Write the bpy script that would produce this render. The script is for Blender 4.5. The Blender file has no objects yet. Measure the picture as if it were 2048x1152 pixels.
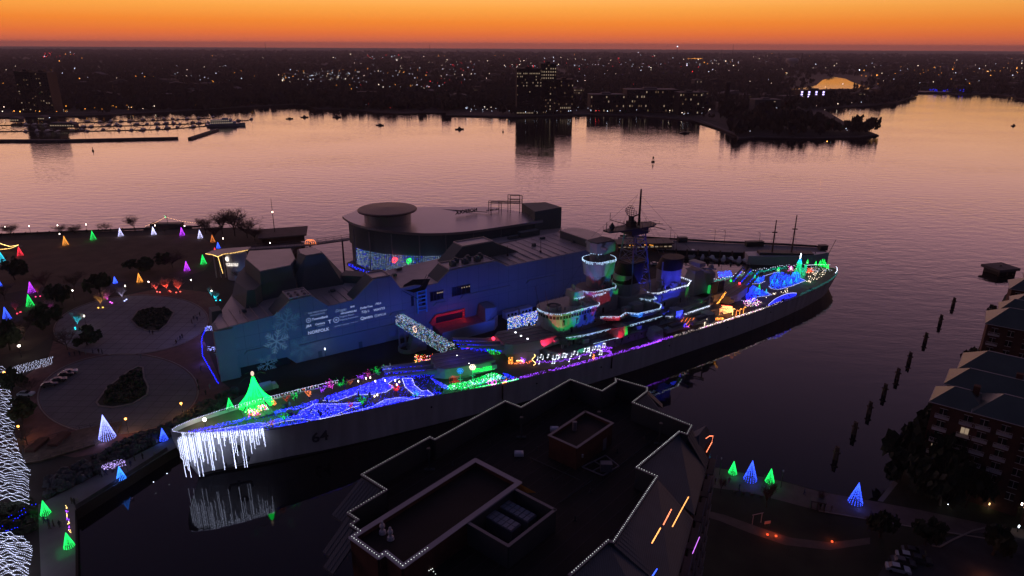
import bpy, bmesh, math, random
import numpy as np
from mathutils import Matrix, Vector
random.seed(7); RNG = np.random.default_rng(7)
scene = bpy.context.scene
COL = scene.collection
# ---------------------------------------------------------------- camera
CAM_H = 100.5; FOCAL = 1365.0; PITCH = math.atan(487 / FOCAL); ROLL = math.radians(.28)
_cp, _sp = math.cos(PITCH), math.sin(PITCH)
_R0 = np.array([1., 0, 0]); _U0 = np.array([0, _sp, _cp])
FWD = np.array([0, _cp, -_sp])
RGT = _R0 * math.cos(ROLL) + _U0 * math.sin(ROLL)
UPV = _U0 * math.cos(ROLL) - _R0 * math.sin(ROLL)
cam = bpy.data.cameras.new('camera'); cam.sensor_width = 36; cam.lens = 36 * FOCAL / 2048
cam.clip_start = 1; cam.clip_end = 60000
camo = bpy.data.objects.new('camera', cam); COL.objects.link(camo)
camo.matrix_world = Matrix(((RGT[0], UPV[0], -FWD[0], 0), (RGT[1], UPV[1], -FWD[1], 0), (RGT[2], UPV[2], -FWD[2], CAM_H), (0, 0, 0, 1)))
scene.camera = camo
# ---------------------------------------------------------------- twilight sky
world = bpy.data.worlds.new('World'); scene.world = world; world.use_nodes = True
_nt = world.node_tree; _nt.nodes.clear()
def _n(t, **k):
    n = _nt.nodes.new(t)
    for a, b in k.items(): setattr(n, a, b)
    return n
def _l(a, b): _nt.links.new(a, b)
tc = _n('ShaderNodeTexCoord')
sx = _n('ShaderNodeSeparateXYZ'); _l(tc.outputs['Generated'], sx.inputs[0])
el = _n('ShaderNodeMath', operation='ARCSINE'); _l(sx.outputs[2], el.inputs[0])
ef = _n('ShaderNodeMath', operation='DIVIDE'); _l(el.outputs[0], ef.inputs[0]); ef.inputs[1].default_value = math.pi / 2
es = _n('ShaderNodeMath', operation='POWER', use_clamp=True); _l(ef.outputs[0], es.inputs[0]); es.inputs[1].default_value = .5
def ramp(stops):
    r = _n('ShaderNodeValToRGB'); e = r.color_ramp.elements
    while len(e) > 1: e.remove(e[-1])
    for i, (deg, c) in enumerate(stops):
        p = math.sqrt(max(deg, 0) / 90)
        s = e[0] if i == 0 else e.new(p)
        s.position = p; s.color = (c[0] / 2, c[1] / 2, c[2] / 2, 1)
    r.color_ramp.interpolation = 'LINEAR'
    _l(es.outputs[0], r.inputs[0])
    return r
SKY_WEST = [(0, (.60, .125, .072)), (.35, (.70, .145, .064)), (.8, (.82, .175, .042)), (1.6, (.93, .25, .034)), (2.6, (1.0, .38, .065)), (3.5, (1.08, .50, .125)),
            (5.5, (1.62, .82, .43)), (8.5, (1.66, .84, .68)), (12, (1.30, .64, .72)), (17, (.70, .37, .50)), (24, (.30, .18, .30)), (33, (.118, .086, .172)), (48, (.045, .045, .106)), (90, (.020, .026, .066))]
SKY_EAST = [(0, (.024, .025, .050)), (6, (.029, .029, .056)), (14, (.030, .031, .064)), (30, (.028, .030, .070)), (90, (.020, .026, .066))]
rw, re_ = ramp(SKY_WEST), ramp(SKY_EAST)
az = _n('ShaderNodeVectorMath', operation='DOT_PRODUCT'); _l(tc.outputs['Generated'], az.inputs[0]); az.inputs[1].default_value = (-.22, .975, 0)
aw = _n('ShaderNodeMapRange', interpolation_type='SMOOTHSTEP'); _l(az.outputs['Value'], aw.inputs['Value'])
aw.inputs['From Min'].default_value = -.55; aw.inputs['From Max'].default_value = 1.0
mx = _n('ShaderNodeMix', data_type='RGBA'); _l(aw.outputs[0], mx.inputs['Factor']); _l(re_.outputs[0], mx.inputs['A']); _l(rw.outputs[0], mx.inputs['B'])
bg = _n('ShaderNodeBackground'); _l(mx.outputs['Result'], bg.inputs[0]); bg.inputs[1].default_value = 2.0
wo = _n('ShaderNodeOutputWorld'); _l(bg.outputs[0], wo.inputs[0])
# ---------------------------------------------------------------- render settings
scene.view_settings.view_transform = 'Standard'; scene.view_settings.look = 'None'
scene.view_settings.exposure = 0; scene.view_settings.gamma = 1; scene.view_settings.use_curve_mapping = False
cy = scene.cycles
cy.use_denoising = True
cy.max_bounces = 5; cy.diffuse_bounces = 2; cy.glossy_bounces = 3; cy.transmission_bounces = 3; cy.volume_bounces = 0
cy.sample_clamp_indirect = 5.0; cy.sample_clamp_direct = 0; cy.caustics_reflective = False; cy.caustics_refractive = False
cy.use_light_tree = True
# ---------------------------------------------------------------- geometry helpers
def P(x, y, h=0.):
    """World point at height h seen at photo pixel (x, y): used to survey the site plan from the photograph."""
    d = FWD + (x - 1024) / FOCAL * RGT + (576 - y) / FOCAL * UPV
    t = (h - CAM_H) / d[2]
    return Vector((d[0] * t, d[1] * t, h))
class Frame:
    def __init__(s, ox, oy, ang):
        s.o = np.array([ox, oy]); s.a = ang; s.u = np.array([math.cos(ang), math.sin(ang)]); s.v = np.array([-s.u[1], s.u[0]])
    def w(s, a, b, z=0.):
        q = s.o + s.u * a + s.v * b
        return Vector((q[0], q[1], z))
    def inv(s, p):
        d = np.array([p[0], p[1]]) - s.o
        return float(d @ s.u), float(d @ s.v)
WORLD = Frame(0, 0, 0)
_b, _s = P(343, 868, 13.4), P(1674, 534, 6.4)
SHIP = Frame(_b.x, _b.y, math.atan2(_s.y - _b.y, _s.x - _b.x))
_m = P(446, 761, 2.5)
MUS = Frame(_m.x, _m.y, math.radians(33.2))
def lerp(t, xs, ys): return float(np.interp(t, xs, ys))
def deck_z(s): return lerp(s, [0, 12, 22, 45, 85, 135, 200, 272], [13.2, 12.0, 11.2, 9.9, 8.4, 7.5, 6.7, 6.4])
def half_deck(s): return lerp(s, [0, 1.5, 5, 10, 18.5, 32, 45, 62, 75, 84, 110, 134, 193, 226, 242, 252, 260, 266, 270, 272], [.3, 1.7, 3.6, 5.4, 7.5, 8.7, 9.3, 10.7, 12.8, 14.2, 16.2, 16.8, 16.2, 14.4, 12.4, 10.6, 8.2, 5.6, 2.8, .6])
def ship_px(x, y, dz=0.):
    """Ship coordinates (s, l, z) of a photo pixel lying dz above the weather deck."""
    z = 8.
    for _ in range(5):
        s, l = SHIP.inv(P(x, y, z)); z = deck_z(s) + dz
    return s, l, z
def densify(pts, step, closed=False):
    pts = [Vector(p) for p in pts]
    if closed: pts = pts + [pts[0]]
    out = []
    for a, b in zip(pts, pts[1:]):
        n = max(1, int((b - a).length / step))
        for i in range(n): out.append(a.lerp(b, i / n))
    out.append(pts[-1])
    return out
def in_poly(x, y, poly):
    c = False; n = len(poly); j = n - 1
    for i in range(n):
        xi, yi = poly[i][0], poly[i][1]; xj, yj = poly[j][0], poly[j][1]
        if (yi > y) != (yj > y) and x < (xj - xi) * (y - yi) / (yj - yi + 1e-12) + xi: c = not c
        j = i
    return c
def scatter(poly, n, rng=random):
    xs = [p[0] for p in poly]; ys = [p[1] for p in poly]; out = []; k = 0
    while len(out) < n and k < n * 30:
        k += 1; x = rng.uniform(min(xs), max(xs)); y = rng.uniform(min(ys), max(ys))
        if in_poly(x, y, poly): out.append((x, y))
    return out
_ico = None
class MB:
    """Collects shapes in one frame, then links them as one mesh object."""
    def __init__(s): s.v = []; s.f = []
    def add(s, vs, fs):
        o = len(s.v); s.v += [tuple(v) for v in vs]; s.f += [tuple(i + o for i in f) for f in fs]; return s
    def box(s, x0, x1, y0, y1, z0, z1, taper=0.):
        t = taper
        return s.add([(x0, y0, z0), (x1, y0, z0), (x1, y1, z0), (x0, y1, z0), (x0 + t, y0 + t, z1), (x1 - t, y0 + t, z1), (x1 - t, y1 - t, z1), (x0 + t, y1 - t, z1)],
                     [(3, 2, 1, 0), (4, 5, 6, 7), (0, 1, 5, 4), (1, 2, 6, 5), (2, 3, 7, 6), (3, 0, 4, 7)])
    def prism(s, poly, z0, z1, top=None):
        n = len(poly); top = top or poly
        a = sum(poly[i][0] * poly[(i + 1) % n][1] - poly[(i + 1) % n][0] * poly[i][1] for i in range(n))
        if a < 0: poly = poly[::-1]; top = top[::-1]
        zt = z1 if callable(z1) else (lambda x, y: z1)
        zb = z0 if callable(z0) else (lambda x, y: z0)
        vs = [(p[0], p[1], zb(p[0], p[1])) for p in poly] + [(p[0], p[1], zt(p[0], p[1])) for p in top]
        fs = [tuple(range(n - 1, -1, -1)), tuple(range(n, 2 * n))] + [(i, (i + 1) % n, n + (i + 1) % n, n + i) for i in range(n)]
        return s.add(vs, fs)
    def vprism(s, prof, d0, d1):
        """profile in (x, z) pushed along y from d0 to d1 (d may be functions of the point index)."""
        n = len(prof)
        vs = [(p[0], d0, p[1]) for p in prof] + [(p[0], d1, p[1]) for p in prof]
        fs = [tuple(range(n)), tuple(range(2 * n - 1, n - 1, -1))] + [((i + 1) % n, i, n + i, n + (i + 1) % n) for i in range(n)]
        return s.add(vs, fs)
    def tube(s, a, b, r, r2=None, n=6, cap=True):
        a, b = Vector(a), Vector(b); d = b - a
        if d.length < 1e-6: return s
        d.normalize(); u = d.orthogonal().normalized(); w = d.cross(u); r2 = r if r2 is None else r2
        vs = []
        for c, rr in ((a, r), (b, r2)):
            for i in range(n):
                t = 2 * math.pi * i / n
                vs.append(c + (u * math.cos(t) + w * math.sin(t)) * rr)
        fs = [(i, (i + 1) % n, n + (i + 1) % n, n + i) for i in range(n)]
        if cap: fs += [tuple(range(n - 1, -1, -1)), tuple(range(n, 2 * n))]
        return s.add(vs, fs)
    def path(s, pts, r, n=4):
        for a, b in zip(pts, pts[1:]): s.tube(a, b, r, n=n)
        return s
    def lathe(s, prof, c=(0, 0), n=16, sx=1, sy=1, a0=0., cap=True):
        """(r, z) profile turned about a vertical axis."""
        vs = []; fs = []; m = len(prof)
        for r, z in prof:
            for i in range(n):
                t = a0 + 2 * math.pi * i / n
                vs.append((c[0] + r * sx * math.cos(t), c[1] + r * sy * math.sin(t), z))
        for k in range(m - 1):
            for i in range(n):
                j = (i + 1) % n
                fs.append((k * n + i, k * n + j, (k + 1) * n + j, (k + 1) * n + i))
        if cap: fs += [tuple(range(n - 1, -1, -1)), tuple(range((m - 1) * n, m * n))]
        return s.add(vs, fs)
    def ball(s, c, r, n=8, m=5, sz=1):
        return s.lathe([(max(.02, r * math.sin(math.pi * k / m)), c[2] - r * sz * math.cos(math.pi * k / m)) for k in range(m + 1)], c, n)
    def quad(s, *p): return s.add(p, [tuple(range(len(p)))])
    def bulb(s, p, r):
        x, y, z = p
        return s.add([(x + r, y, z), (x - r, y, z), (x, y + r, z), (x, y - r, z), (x, y, z + r), (x, y, z - r)],
                     [(0, 2, 4), (2, 1, 4), (1, 3, 4), (3, 0, 4), (2, 0, 5), (1, 2, 5), (3, 1, 5), (0, 3, 5)])
    def bulbs(s, pts, r):
        for p in pts: s.bulb(p, r * random.uniform(.8, 1.15))
        return s
    def xf(s, m):
        s.v = [tuple(m @ Vector(v)) for v in s.v]; return s
    def build(s, name, mat, parent=None, frame=None, smooth=False):
        v = np.array(s.v, dtype=float)
        me = bpy.data.meshes.new(name)
        if parent is None:
            c = np.array([(v[:, 0].min() + v[:, 0].max()) / 2, (v[:, 1].min() + v[:, 1].max()) / 2, v[:, 2].min()])
            v = v - c
        me.from_pydata(v.tolist(), [], s.f); me.materials.append(mat)
        if smooth: me.polygons.foreach_set('use_smooth', [True] * len(me.polygons))
        o = bpy.data.objects.new(name, me); COL.objects.link(o)
        if parent is not None: o.parent = parent
        else:
            fr = frame or WORLD
            o.location = fr.w(c[0], c[1], c[2]); o.rotation_euler = (0, 0, fr.a)
        return o
def tag(o, label=None, cat=None, group=None, kind=None):
    for k, x in (('label', label), ('category', cat), ('group', group), ('kind', kind)):
        if x: o[k] = x
    return o
def empty(name, loc, rz=0., label=None, cat=None, group=None):
    o = bpy.data.objects.new(name, None); COL.objects.link(o); o.location = loc; o.rotation_euler = (0, 0, rz); o.empty_display_size = .5
    return tag(o, label, cat, group)
def copy_tree(src, parent=None):
    c = src.copy(); COL.objects.link(c)
    if parent is not None: c.parent = parent
    for ch in src.children:
        copy_tree(ch, c)
    return c
def text_mesh(txt, size, depth=.02, bold=False):
    cu = bpy.data.curves.new('lettering', 'FONT'); cu.body = txt; cu.size = size; cu.extrude = depth; cu.align_x = 'CENTER'; cu.resolution_u = 2
    if bold: cu.offset = size * .018
    ob = bpy.data.objects.new('lettering_tmp', cu); COL.objects.link(ob)
    bpy.context.view_layer.update()
    me = bpy.data.meshes.new_from_object(ob.evaluated_get(bpy.context.evaluated_depsgraph_get()))
    bpy.data.objects.remove(ob); bpy.data.curves.remove(cu)
    return me
# ---------------------------------------------------------------- materials
MATS = {}
def mat(name, col, rough=.75, var=.2, scale=.25, bump=0., metal=0., spec=.3, detail=4, stripe=None):
    if name in MATS: return MATS[name]
    m = bpy.data.materials.new(name); m.use_nodes = True; nt = m.node_tree; b = nt.nodes['Principled BSDF']
    b.inputs['Roughness'].default_value = rough; b.inputs['Metallic'].default_value = metal; b.inputs['Specular IOR Level'].default_value = spec
    t = nt.nodes.new('ShaderNodeTexCoord'); nz = nt.nodes.new('ShaderNodeTexNoise'); nz.inputs['Scale'].default_value = scale; nz.inputs['Detail'].default_value = detail
    nt.links.new(t.outputs['Object'], nz.inputs['Vector'])
    r = nt.nodes.new('ShaderNodeValToRGB'); e = r.color_ramp.elements
    e[0].position = .3; e[1].position = .7
    e[0].color = tuple(c * (1 - var) for c in col) + (1,); e[1].color = tuple(min(1, c * (1 + var)) for c in col) + (1,)
    nt.links.new(nz.outputs[0], r.inputs[0]); out = r.outputs[0]
    if stripe:
        w = nt.nodes.new('ShaderNodeTexWave'); w.bands_direction = stripe[0]; w.inputs['Scale'].default_value = stripe[1]; w.inputs['Distortion'].default_value = .2
        nt.links.new(t.outputs['Object'], w.inputs['Vector'])
        x = nt.nodes.new('ShaderNodeMix'); x.data_type = 'RGBA'; x.blend_type = 'MULTIPLY'; x.inputs['Factor'].default_value = stripe[2]
        nt.links.new(out, x.inputs['A']); nt.links.new(w.outputs['Color'], x.inputs['B']); out = x.outputs['Result']
    nt.links.new(out, b.inputs['Base Color'])
    if bump:
        bp = nt.nodes.new('ShaderNodeBump'); bp.inputs['Strength'].default_value = bump; bp.inputs['Distance'].default_value = .3
        nt.links.new(nz.outputs[0], bp.inputs['Height']); nt.links.new(bp.outputs[0], b.inputs['Normal'])
    MATS[name] = m
    return m
def glow(name, col, strength, sampled=False):
    if name in MATS: return MATS[name]
    m = bpy.data.materials.new(name); m.use_nodes = True; nt = m.node_tree; nt.nodes.clear()
    e = nt.nodes.new('ShaderNodeEmission'); o = nt.nodes.new('ShaderNodeOutputMaterial'); nt.links.new(e.outputs[0], o.inputs[0])
    e.inputs[0].default_value = tuple(col) + (1,); e.inputs[1].default_value = strength
    m.cycles.emission_sampling = 'AUTO' if sampled else 'NONE'
    MATS[name] = m
    return m
def lamp(loc, col, power, radius=.25, kind='POINT', target=None, cone=60, blend=.6, parent=None):
    l = bpy.data.lights.new('lamp_light', kind); l.color = col; l.energy = power; l.shadow_soft_size = radius
    l.cycles.use_multiple_importance_sampling = False
    if kind == 'SPOT': l.spot_size = math.radians(cone); l.spot_blend = blend
    o = bpy.data.objects.new('lamp_light', l); COL.objects.link(o); o.location = loc
    if target is not None: o.rotation_euler = (Vector(target) - Vector(loc)).to_track_quat('-Z', 'Y').to_euler()
    return o
GREY_STEEL = mat('naval_grey_paint', (.27, .28, .30), .6, .12, .15)
DARK_STEEL = mat('dark_steel', (.05, .05, .055), .6, .2, .5)
BLACK = mat('black_paint', (.015, .015, .017), .6, .2, .5)
CONCRETE = mat('concrete', (.22, .21, .21), .9, .2, .12, .1)
CONCRETE_DARK = mat('weathered_concrete', (.11, .10, .10), .9, .3, .2, .1)
WHITE_PAINT = mat('white_paint', (.7, .7, .72), .5, .06, .4)
WOOD = mat('weathered_timber', (.10, .07, .05), .9, .35, .8, .1)
BRICK = mat('brick_wall', (.066, .026, .020), .9, .25, .6, .1)
ASPHALT = mat('asphalt', (.045, .043, .045), .95, .3, .25)
BARK = mat('bark', (.055, .04, .03), .95, .3, 1.5)
LEAF = mat('evergreen_leaf', (.035, .05, .022), .8, .35, .5)
TWIG = mat('bare_twigs', (.10, .06, .05), .9, .3, 1.)
B_BLUE = glow('blue_bulb', (.008, .018, 1.0), 5)
B_SKY = glow('azure_bulb', (.008, .22, 1.0), 3)
B_WHITE = glow('white_bulb', (.72, .80, 1.0), 4)
B_ICE = glow('icicle_bulb', (.64, .70, 1.0), 10)
B_GREEN = glow('green_bulb', (.01, 1.0, .10), 2.6)
B_MINT = glow('mint_bulb', (.01, .9, .34), 2.2)
B_RED = glow('red_bulb', (1.0, .03, .04), 6)
B_PURPLE = glow('purple_bulb', (.32, .05, 1.0), 5)
B_PINK = glow('magenta_bulb', (.9, .06, .75), 5)
B_AMBER = glow('amber_bulb', (1.0, .36, .05), 6)
B_GOLD = glow('gold_bulb', (1.0, .62, .18), 6)
B_CYAN = glow('cyan_bulb', (.01, .55, .75), 2.2)
B_ORANGE = glow('orange_bulb', (1.0, .22, .05), 6)
B_WARM = glow('warm_white_bulb', (1.0, .80, .58), 6)
# ================================================================ setting: water and land
def sheet(name, pts, mat_, z=None, kind='structure', thick=0., label=None, cat=None):
    m = MB()
    pts = [Vector(p) for p in pts]
    if z is not None: pts = [Vector((p.x, p.y, z)) for p in pts]
    if thick: m.prism([(p.x, p.y) for p in pts], pts[0].z - thick, pts[0].z)
    else:
        a = sum(pts[i].x * pts[(i + 1) % len(pts)].y - pts[(i + 1) % len(pts)].x * pts[i].y for i in range(len(pts)))
        if a < 0: pts = pts[::-1]
        m.quad(*pts)
    return tag(m.build(name, mat_), label, cat, kind=kind)
def PX(pts, h): return [P(x, y, h) for x, y in pts]
HAZE = 5.5e-5
# water -----------------------------------------------------------
wm = bpy.data.materials.new('river_water'); wm.use_nodes = True; nt = wm.node_tree; pb = nt.nodes['Principled BSDF']
pb.inputs['Base Color'].default_value = (.004, .005, .008, 1); pb.inputs['Roughness'].default_value = .03; pb.inputs['IOR'].default_value = 1.333; pb.inputs['Specular IOR Level'].default_value = .5
t_ = nt.nodes.new('ShaderNodeTexCoord'); mp = nt.nodes.new('ShaderNodeMapping'); mp.inputs['Rotation'].default_value = (0, 0, .35); mp.inputs['Scale'].default_value = (.55, 1.25, 1)
nt.links.new(t_.outputs['Object'], mp.inputs[0])
def wnoise(sc, det):
    n = nt.nodes.new('ShaderNodeTexNoise'); n.inputs['Scale'].default_value = sc; n.inputs['Detail'].default_value = det; n.inputs['Roughness'].default_value = .5
    nt.links.new(mp.outputs[0], n.inputs['Vector']); return n
def wm_math(op, a, b):
    n = nt.nodes.new('ShaderNodeMath'); n.operation = op
    for i, v in enumerate((a, b)):
        if isinstance(v, (int, float)): n.inputs[i].default_value = v
        else: nt.links.new(v, n.inputs[i])
    return n.outputs[0]
na, nb, nc = wnoise(.16, 2), wnoise(.55, 2), wnoise(.012, 2)
hsum = wm_math('ADD', wm_math('MULTIPLY', na.outputs[0], 1.5), wm_math('MULTIPLY', nb.outputs[0], .55))
dist = nt.nodes.new('ShaderNodeVectorMath'); dist.operation = 'DISTANCE'; nt.links.new(t_.outputs['Object'], dist.inputs[0]); dist.inputs[1].default_value = (-20, 120, 0)
sh_ = nt.nodes.new('ShaderNodeMapRange'); sh_.interpolation_type = 'SMOOTHSTEP'; nt.links.new(dist.outputs['Value'], sh_.inputs['Value'])
for k, v in (('From Min', 90), ('From Max', 330), ('To Min', .10), ('To Max', 1)): sh_.inputs[k].default_value = v
gust = wm_math('ADD', wm_math('MULTIPLY', nc.outputs[0], 1.9), .08)
bp = nt.nodes.new('ShaderNodeBump'); bp.inputs['Distance'].default_value = .10; nt.links.new(hsum, bp.inputs['Height'])
nt.links.new(wm_math('MULTIPLY', sh_.outputs[0], gust), bp.inputs['Strength']); nt.links.new(bp.outputs[0], pb.inputs['Normal'])
wmesh = MB().quad((-20000, -60, 0), (20000, -60, 0), (20000, 18000, 0), (-20000, 18000, 0))
me = bpy.data.meshes.new('river_water'); me.from_pydata(wmesh.v, [], wmesh.f); me.materials.append(wm)
wo_ = bpy.data.objects.new('river_water', me); COL.objects.link(wo_); tag(wo_, 'calm river reflecting the orange dusk sky', kind='structure')

GROUND = mat('dark_ground', (.032, .028, .024), .95, .35, .06)
FARGROUND = mat('far_wooded_ground', (.055, .040, .038), .95, .5, .004)
LAWN = mat('dormant_lawn', (.085, .055, .035), .95, .25, .12)
PLAZA = mat('plaza_concrete', (.20, .19, .20), .85, .12, .15)
PAVER = mat('brick_paving', (.13, .065, .055), .9, .2, .4)
QUAY = mat('quay_paving', (.16, .15, .15), .9, .15, .2)
SHRUB = mat('shrub_leaf', (.03, .035, .02), .9, .4, .8)
# near land: park, museum quay and the dock along the ship's far side
dock = [SHIP.w(s, 21.5, 2.5) for s in (20, 60, 110, 150, 168)]
land = PX([(-260, 492), (0, 471), (200, 463), (400, 456), (470, 455), (530, 462), (604, 484)], 2.5) + \
    [MUS.w(20, 66, 2.5), MUS.w(52, 34, 2.5), MUS.w(70, 32, 2.5), MUS.w(152, 32, 2.5)] + PX([(1240, 476), (1345, 481), (1352, 500), (1330, 545)], 2.5) + \
    dock[::-1] + PX([(480, 822), (440, 846), (335, 905), (150, 1022), (152, 1160), (152, 1400), (-400, 1400)], 2.5)
sheet('park_ground', land, GROUND, thick=4)
LANDPOLY = [(p.x, p.y) for p in land]
sheet('lawn', PX([(-60, 500), (0, 482), (200, 474), (395, 468), (440, 500), (410, 540), (330, 566), (190, 560), (80, 575), (-60, 600)], 2.5), LAWN, 2.504)
sheet('lawn_lower', PX([(-60, 612), (60, 596), (180, 566), (300, 574), (250, 590), (150, 640), (60, 700), (-60, 720)], 2.5), mat('lower_lawn', (.05, .036, .026), .95, .3, .12), 2.504)
def ell(cx, cy, rx, ry, rot=0, n=48):
    return [(cx + rx * math.cos(t) * math.cos(rot) - ry * math.sin(t) * math.sin(rot), cy + rx * math.cos(t) * math.sin(rot) + ry * math.sin(t) * math.cos(rot)) for t in np.linspace(0, 2 * math.pi, n, endpoint=False)]
sheet('brick_plaza', PX([(95, 720), (120, 640), (200, 600), (330, 575), (420, 585), (446, 640), (400, 660), (440, 760), (478, 792), (330, 880), (150, 915), (50, 900), (40, 760)], 2.5), PAVER, 2.508)
sheet('upper_plaza', PX(ell(262, 650, 153, 58, -.08), 2.5), PLAZA, 2.514)
sheet('lower_plaza', PX(ell(236, 788, 158, 78, -.06), 2.5), mat('lower_plaza_concrete', (.13, .125, .13), .9, .12, .15), 2.514)
sheet('quay_walk', PX([(76, 1010), (328, 882), (480, 792), (560, 770), (482, 822), (440, 845), (336, 904), (150, 1020), (151, 1160), (151, 1390), (85, 1390), (82, 1160)], 2.5), QUAY, 2.520)
# kerbs round plazas and beds
def kerb(name, pts, w, h, mat_, closed=True):
    m = MB(); pts = [Vector(p) for p in pts]; n = len(pts)
    for i in range(n if closed else n - 1):
        a, b = pts[i], pts[(i + 1) % n]; d = (b - a).normalized(); q = Vector((-d.y, d.x, 0)) * w / 2
        a = a - d * w * .2; b = b + d * w * .2
        m.add([a - q, b - q, b + q, a + q, a - q + Vector((0, 0, h)), b - q + Vector((0, 0, h)), b + q + Vector((0, 0, h)), a + q + Vector((0, 0, h))], [(4, 5, 6, 7), (0, 1, 5, 4), (1, 2, 6, 5), (2, 3, 7, 6), (3, 0, 4, 7)])
    return tag(m.build(name, mat_), kind='structure')
KERB = mat('kerb_stone', (.26, .22, .19), .9, .15, .3)
bed1 = [(262, 640), (275, 622), (300, 615), (335, 616), (348, 625), (335, 648), (318, 662), (295, 662), (275, 654)]
bed2 = [(193, 805), (215, 775), (258, 742), (276, 733), (286, 735), (288, 755), (297, 775), (294, 790), (265, 808), (225, 815), (198, 812)]
for k, b in enumerate((bed1, bed2)):
    sheet('planting_bed', PX(b, 2.5), SHRUB, 2.56)
    kerb('bed_kerb', PX(b, 2.53), .5, .18, KERB)
def joints(name, px, n, m_):
    a, b = P(px[0] - px[2], px[1], 2.53), P(px[0] + px[2], px[1], 2.53); pl = [(q.x, q.y) for q in PX(ell(*px, -.07), 2.53)]; xs = [q[0] for q in pl]; ys = [q[1] for q in pl]; m = MB()
    for ax_ in (0, 1):
        lo, hi, l2, h2 = (min(xs), max(xs), min(ys), max(ys)) if ax_ == 0 else (min(ys), max(ys), min(xs), max(xs))
        for k in range(1, n):
            c = lo + (hi - lo) * k / n; ins = [t for t in np.linspace(l2, h2, 90) if in_poly(*((c, t) if ax_ == 0 else (t, c)), pl)]
            if len(ins) > 2: m.box(*((c - .07, c + .07, ins[0], ins[-1]) if ax_ == 0 else (ins[0], ins[-1], c - .07, c + .07)), 2.51, 2.522 + .002 * ax_)
    tag(m.build(name, m_), 'paving joints across the oval plaza', kind='stuff')
for px in ((262, 650, 150, 56), (236, 788, 155, 76)): joints('paving_joints', px, 14, mat('joint_dark', (.07, .066, .07), .95, .2, .5))
kerb('plaza_kerb', PX(ell(262, 650, 155, 59.5, -.08), 2.5), .35, .1, KERB)
kerb('plaza_kerb', PX(ell(236, 788, 161, 80, -.06), 2.5), .35, .1, KERB)
def shrubbery(name, poly, n, r0, r1, z, label, mat_=None):
    m = MB()
    for x, y in scatter(poly, n):
        r = random.uniform(r0, r1); k = len(m.v)
        m.lathe([(r * .5, z - .1), (r, z + r * .5), (r * .75, z + r * 1.1), (r * .2, z + r * 1.4)], (x, y), 6, a0=random.random())
        for i in range(k, len(m.v)):
            v = m.v[i]; m.v[i] = (v[0] + random.uniform(-.25, .25) * r, v[1] + random.uniform(-.25, .25) * r, v[2] + random.uniform(-.2, .2) * r)
    return tag(m.build(name, mat_ or SHRUB), label, kind='stuff')
for b in (bed1, bed2):
    c = (sum(p[0] for p in b) / len(b), sum(p[1] for p in b) / len(b))
    shrubbery('bed_shrubs', [(q.x, q.y) for q in PX([(c[0] + (x - c[0]) * .85, c[1] + (y - c[1]) * .85) for x, y in b], 2.5)], 150, .4, .9, 2.56, 'low dark planting filling the oval bed')
# rocky bank between plaza and quay walk
shrubbery('bank_rocks', [(q.x, q.y) for q in PX([(95, 960), (250, 885), (330, 855), (420, 800), (470, 780), (478, 792), (330, 878), (90, 1000)], 2.5)], 420, .5, 1.3, 2.4, 'dark rocky planted bank above the quay', mat('bank_stone', (.06, .06, .065), .95, .4, .6))
# right bank
rland = PX([(1330, 915), (1420, 933), (1453, 938), (1561, 961), (1638, 982), (1755, 1003), (1787, 964), (1852, 868), (1945, 720), (2010, 590), (2070, 545), (2500, 470), (3200, 900), (3200, 2600), (700, 2600), (760, 1180), (960, 1000)], 2.5)
sheet('right_bank_ground', rland, mat('right_lawn', (.024, .026, .014), .95, .4, .15), thick=4)
sheet('promenade', PX([(1400, 929), (1453, 939), (1561, 962), (1638, 983), (1755, 1004), (1840, 1020), (1990, 1052), (2200, 1075), (2200, 1100), (1990, 1080), (1800, 1050), (1640, 1022), (1500, 985), (1400, 972)], 2.5), mat('promenade_paving', (.115, .085, .078), .9, .2, .35), 2.506)
sheet('garden_path', PX([(1400, 1018), (1450, 1030), (1520, 1055), (1580, 1075), (1660, 1085), (1740, 1075), (1740, 1088), (1660, 1100), (1570, 1090), (1500, 1066), (1440, 1042), (1400, 1030)], 2.5), mat('garden_path', (.10, .075, .06), .9, .2, .35), 2.506)
sheet('driveway', PX([(1890, 1075), (1960, 1065), (2100, 1085), (2300, 1250), (1700, 1250), (1780, 1110)], 2.5), ASPHALT, 2.51)
kerb('driveway_kerb', PX([(1985, 1052), (1945, 1062), (1905, 1080), (1880, 1094), (1865, 1092)], 2.5), .35, .14, KERB, False)
kerb('promenade_kerb', PX([(1638, 1022), (1800, 1050), (1990, 1080)], 2.5), .3, .12, KERB, False)
sheet('slipway', PX([(1755, 1001), (1787, 962), (1796, 966), (1766, 1004)], 2.5), QUAY, 2.505)
# ---------------------------------------------------------------- far bank
shore = [(-700, 262), (-200, 250), (0, 235), (171, 232), (342, 223.6), (513, 213), (585, 209), (615, 209), (632, 218), (700, 219), (792, 227), (891, 225), (893, 231), (1028, 234), (1178, 230), (1281, 232), (1400, 242), (1474, 271), (1476, 278), (1509, 275), (1620, 277), (1717, 275), (1758, 270), (1724, 257), (1690, 244), (1656, 224), (1642, 217), (1724, 212), (1792, 206), (1837, 189), (1827, 183), (1881, 185), (1912, 189), (1980, 188), (2028, 193), (2060, 202), (2300, 225), (2800, 250)]
fl = PX(shore, 1.2) + [Vector((14000, 1500, 1.2)), Vector((16000, 17950, 1.2)), Vector((-16000, 17950, 1.2)), Vector((-14000, 1200, 1.2))]
sheet('far_bank_ground', fl, FARGROUND, thick=3)
FARPOLY = [(p.x, p.y) for p in fl]
lake = [(1577, 179), (1600, 176.5), (1632, 171), (1645, 160), (1669, 154), (1690, 157), (1702, 163), (1717, 169), (1743, 175), (1740, 179), (1690, 177), (1650, 178), (1610, 181)]
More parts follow.
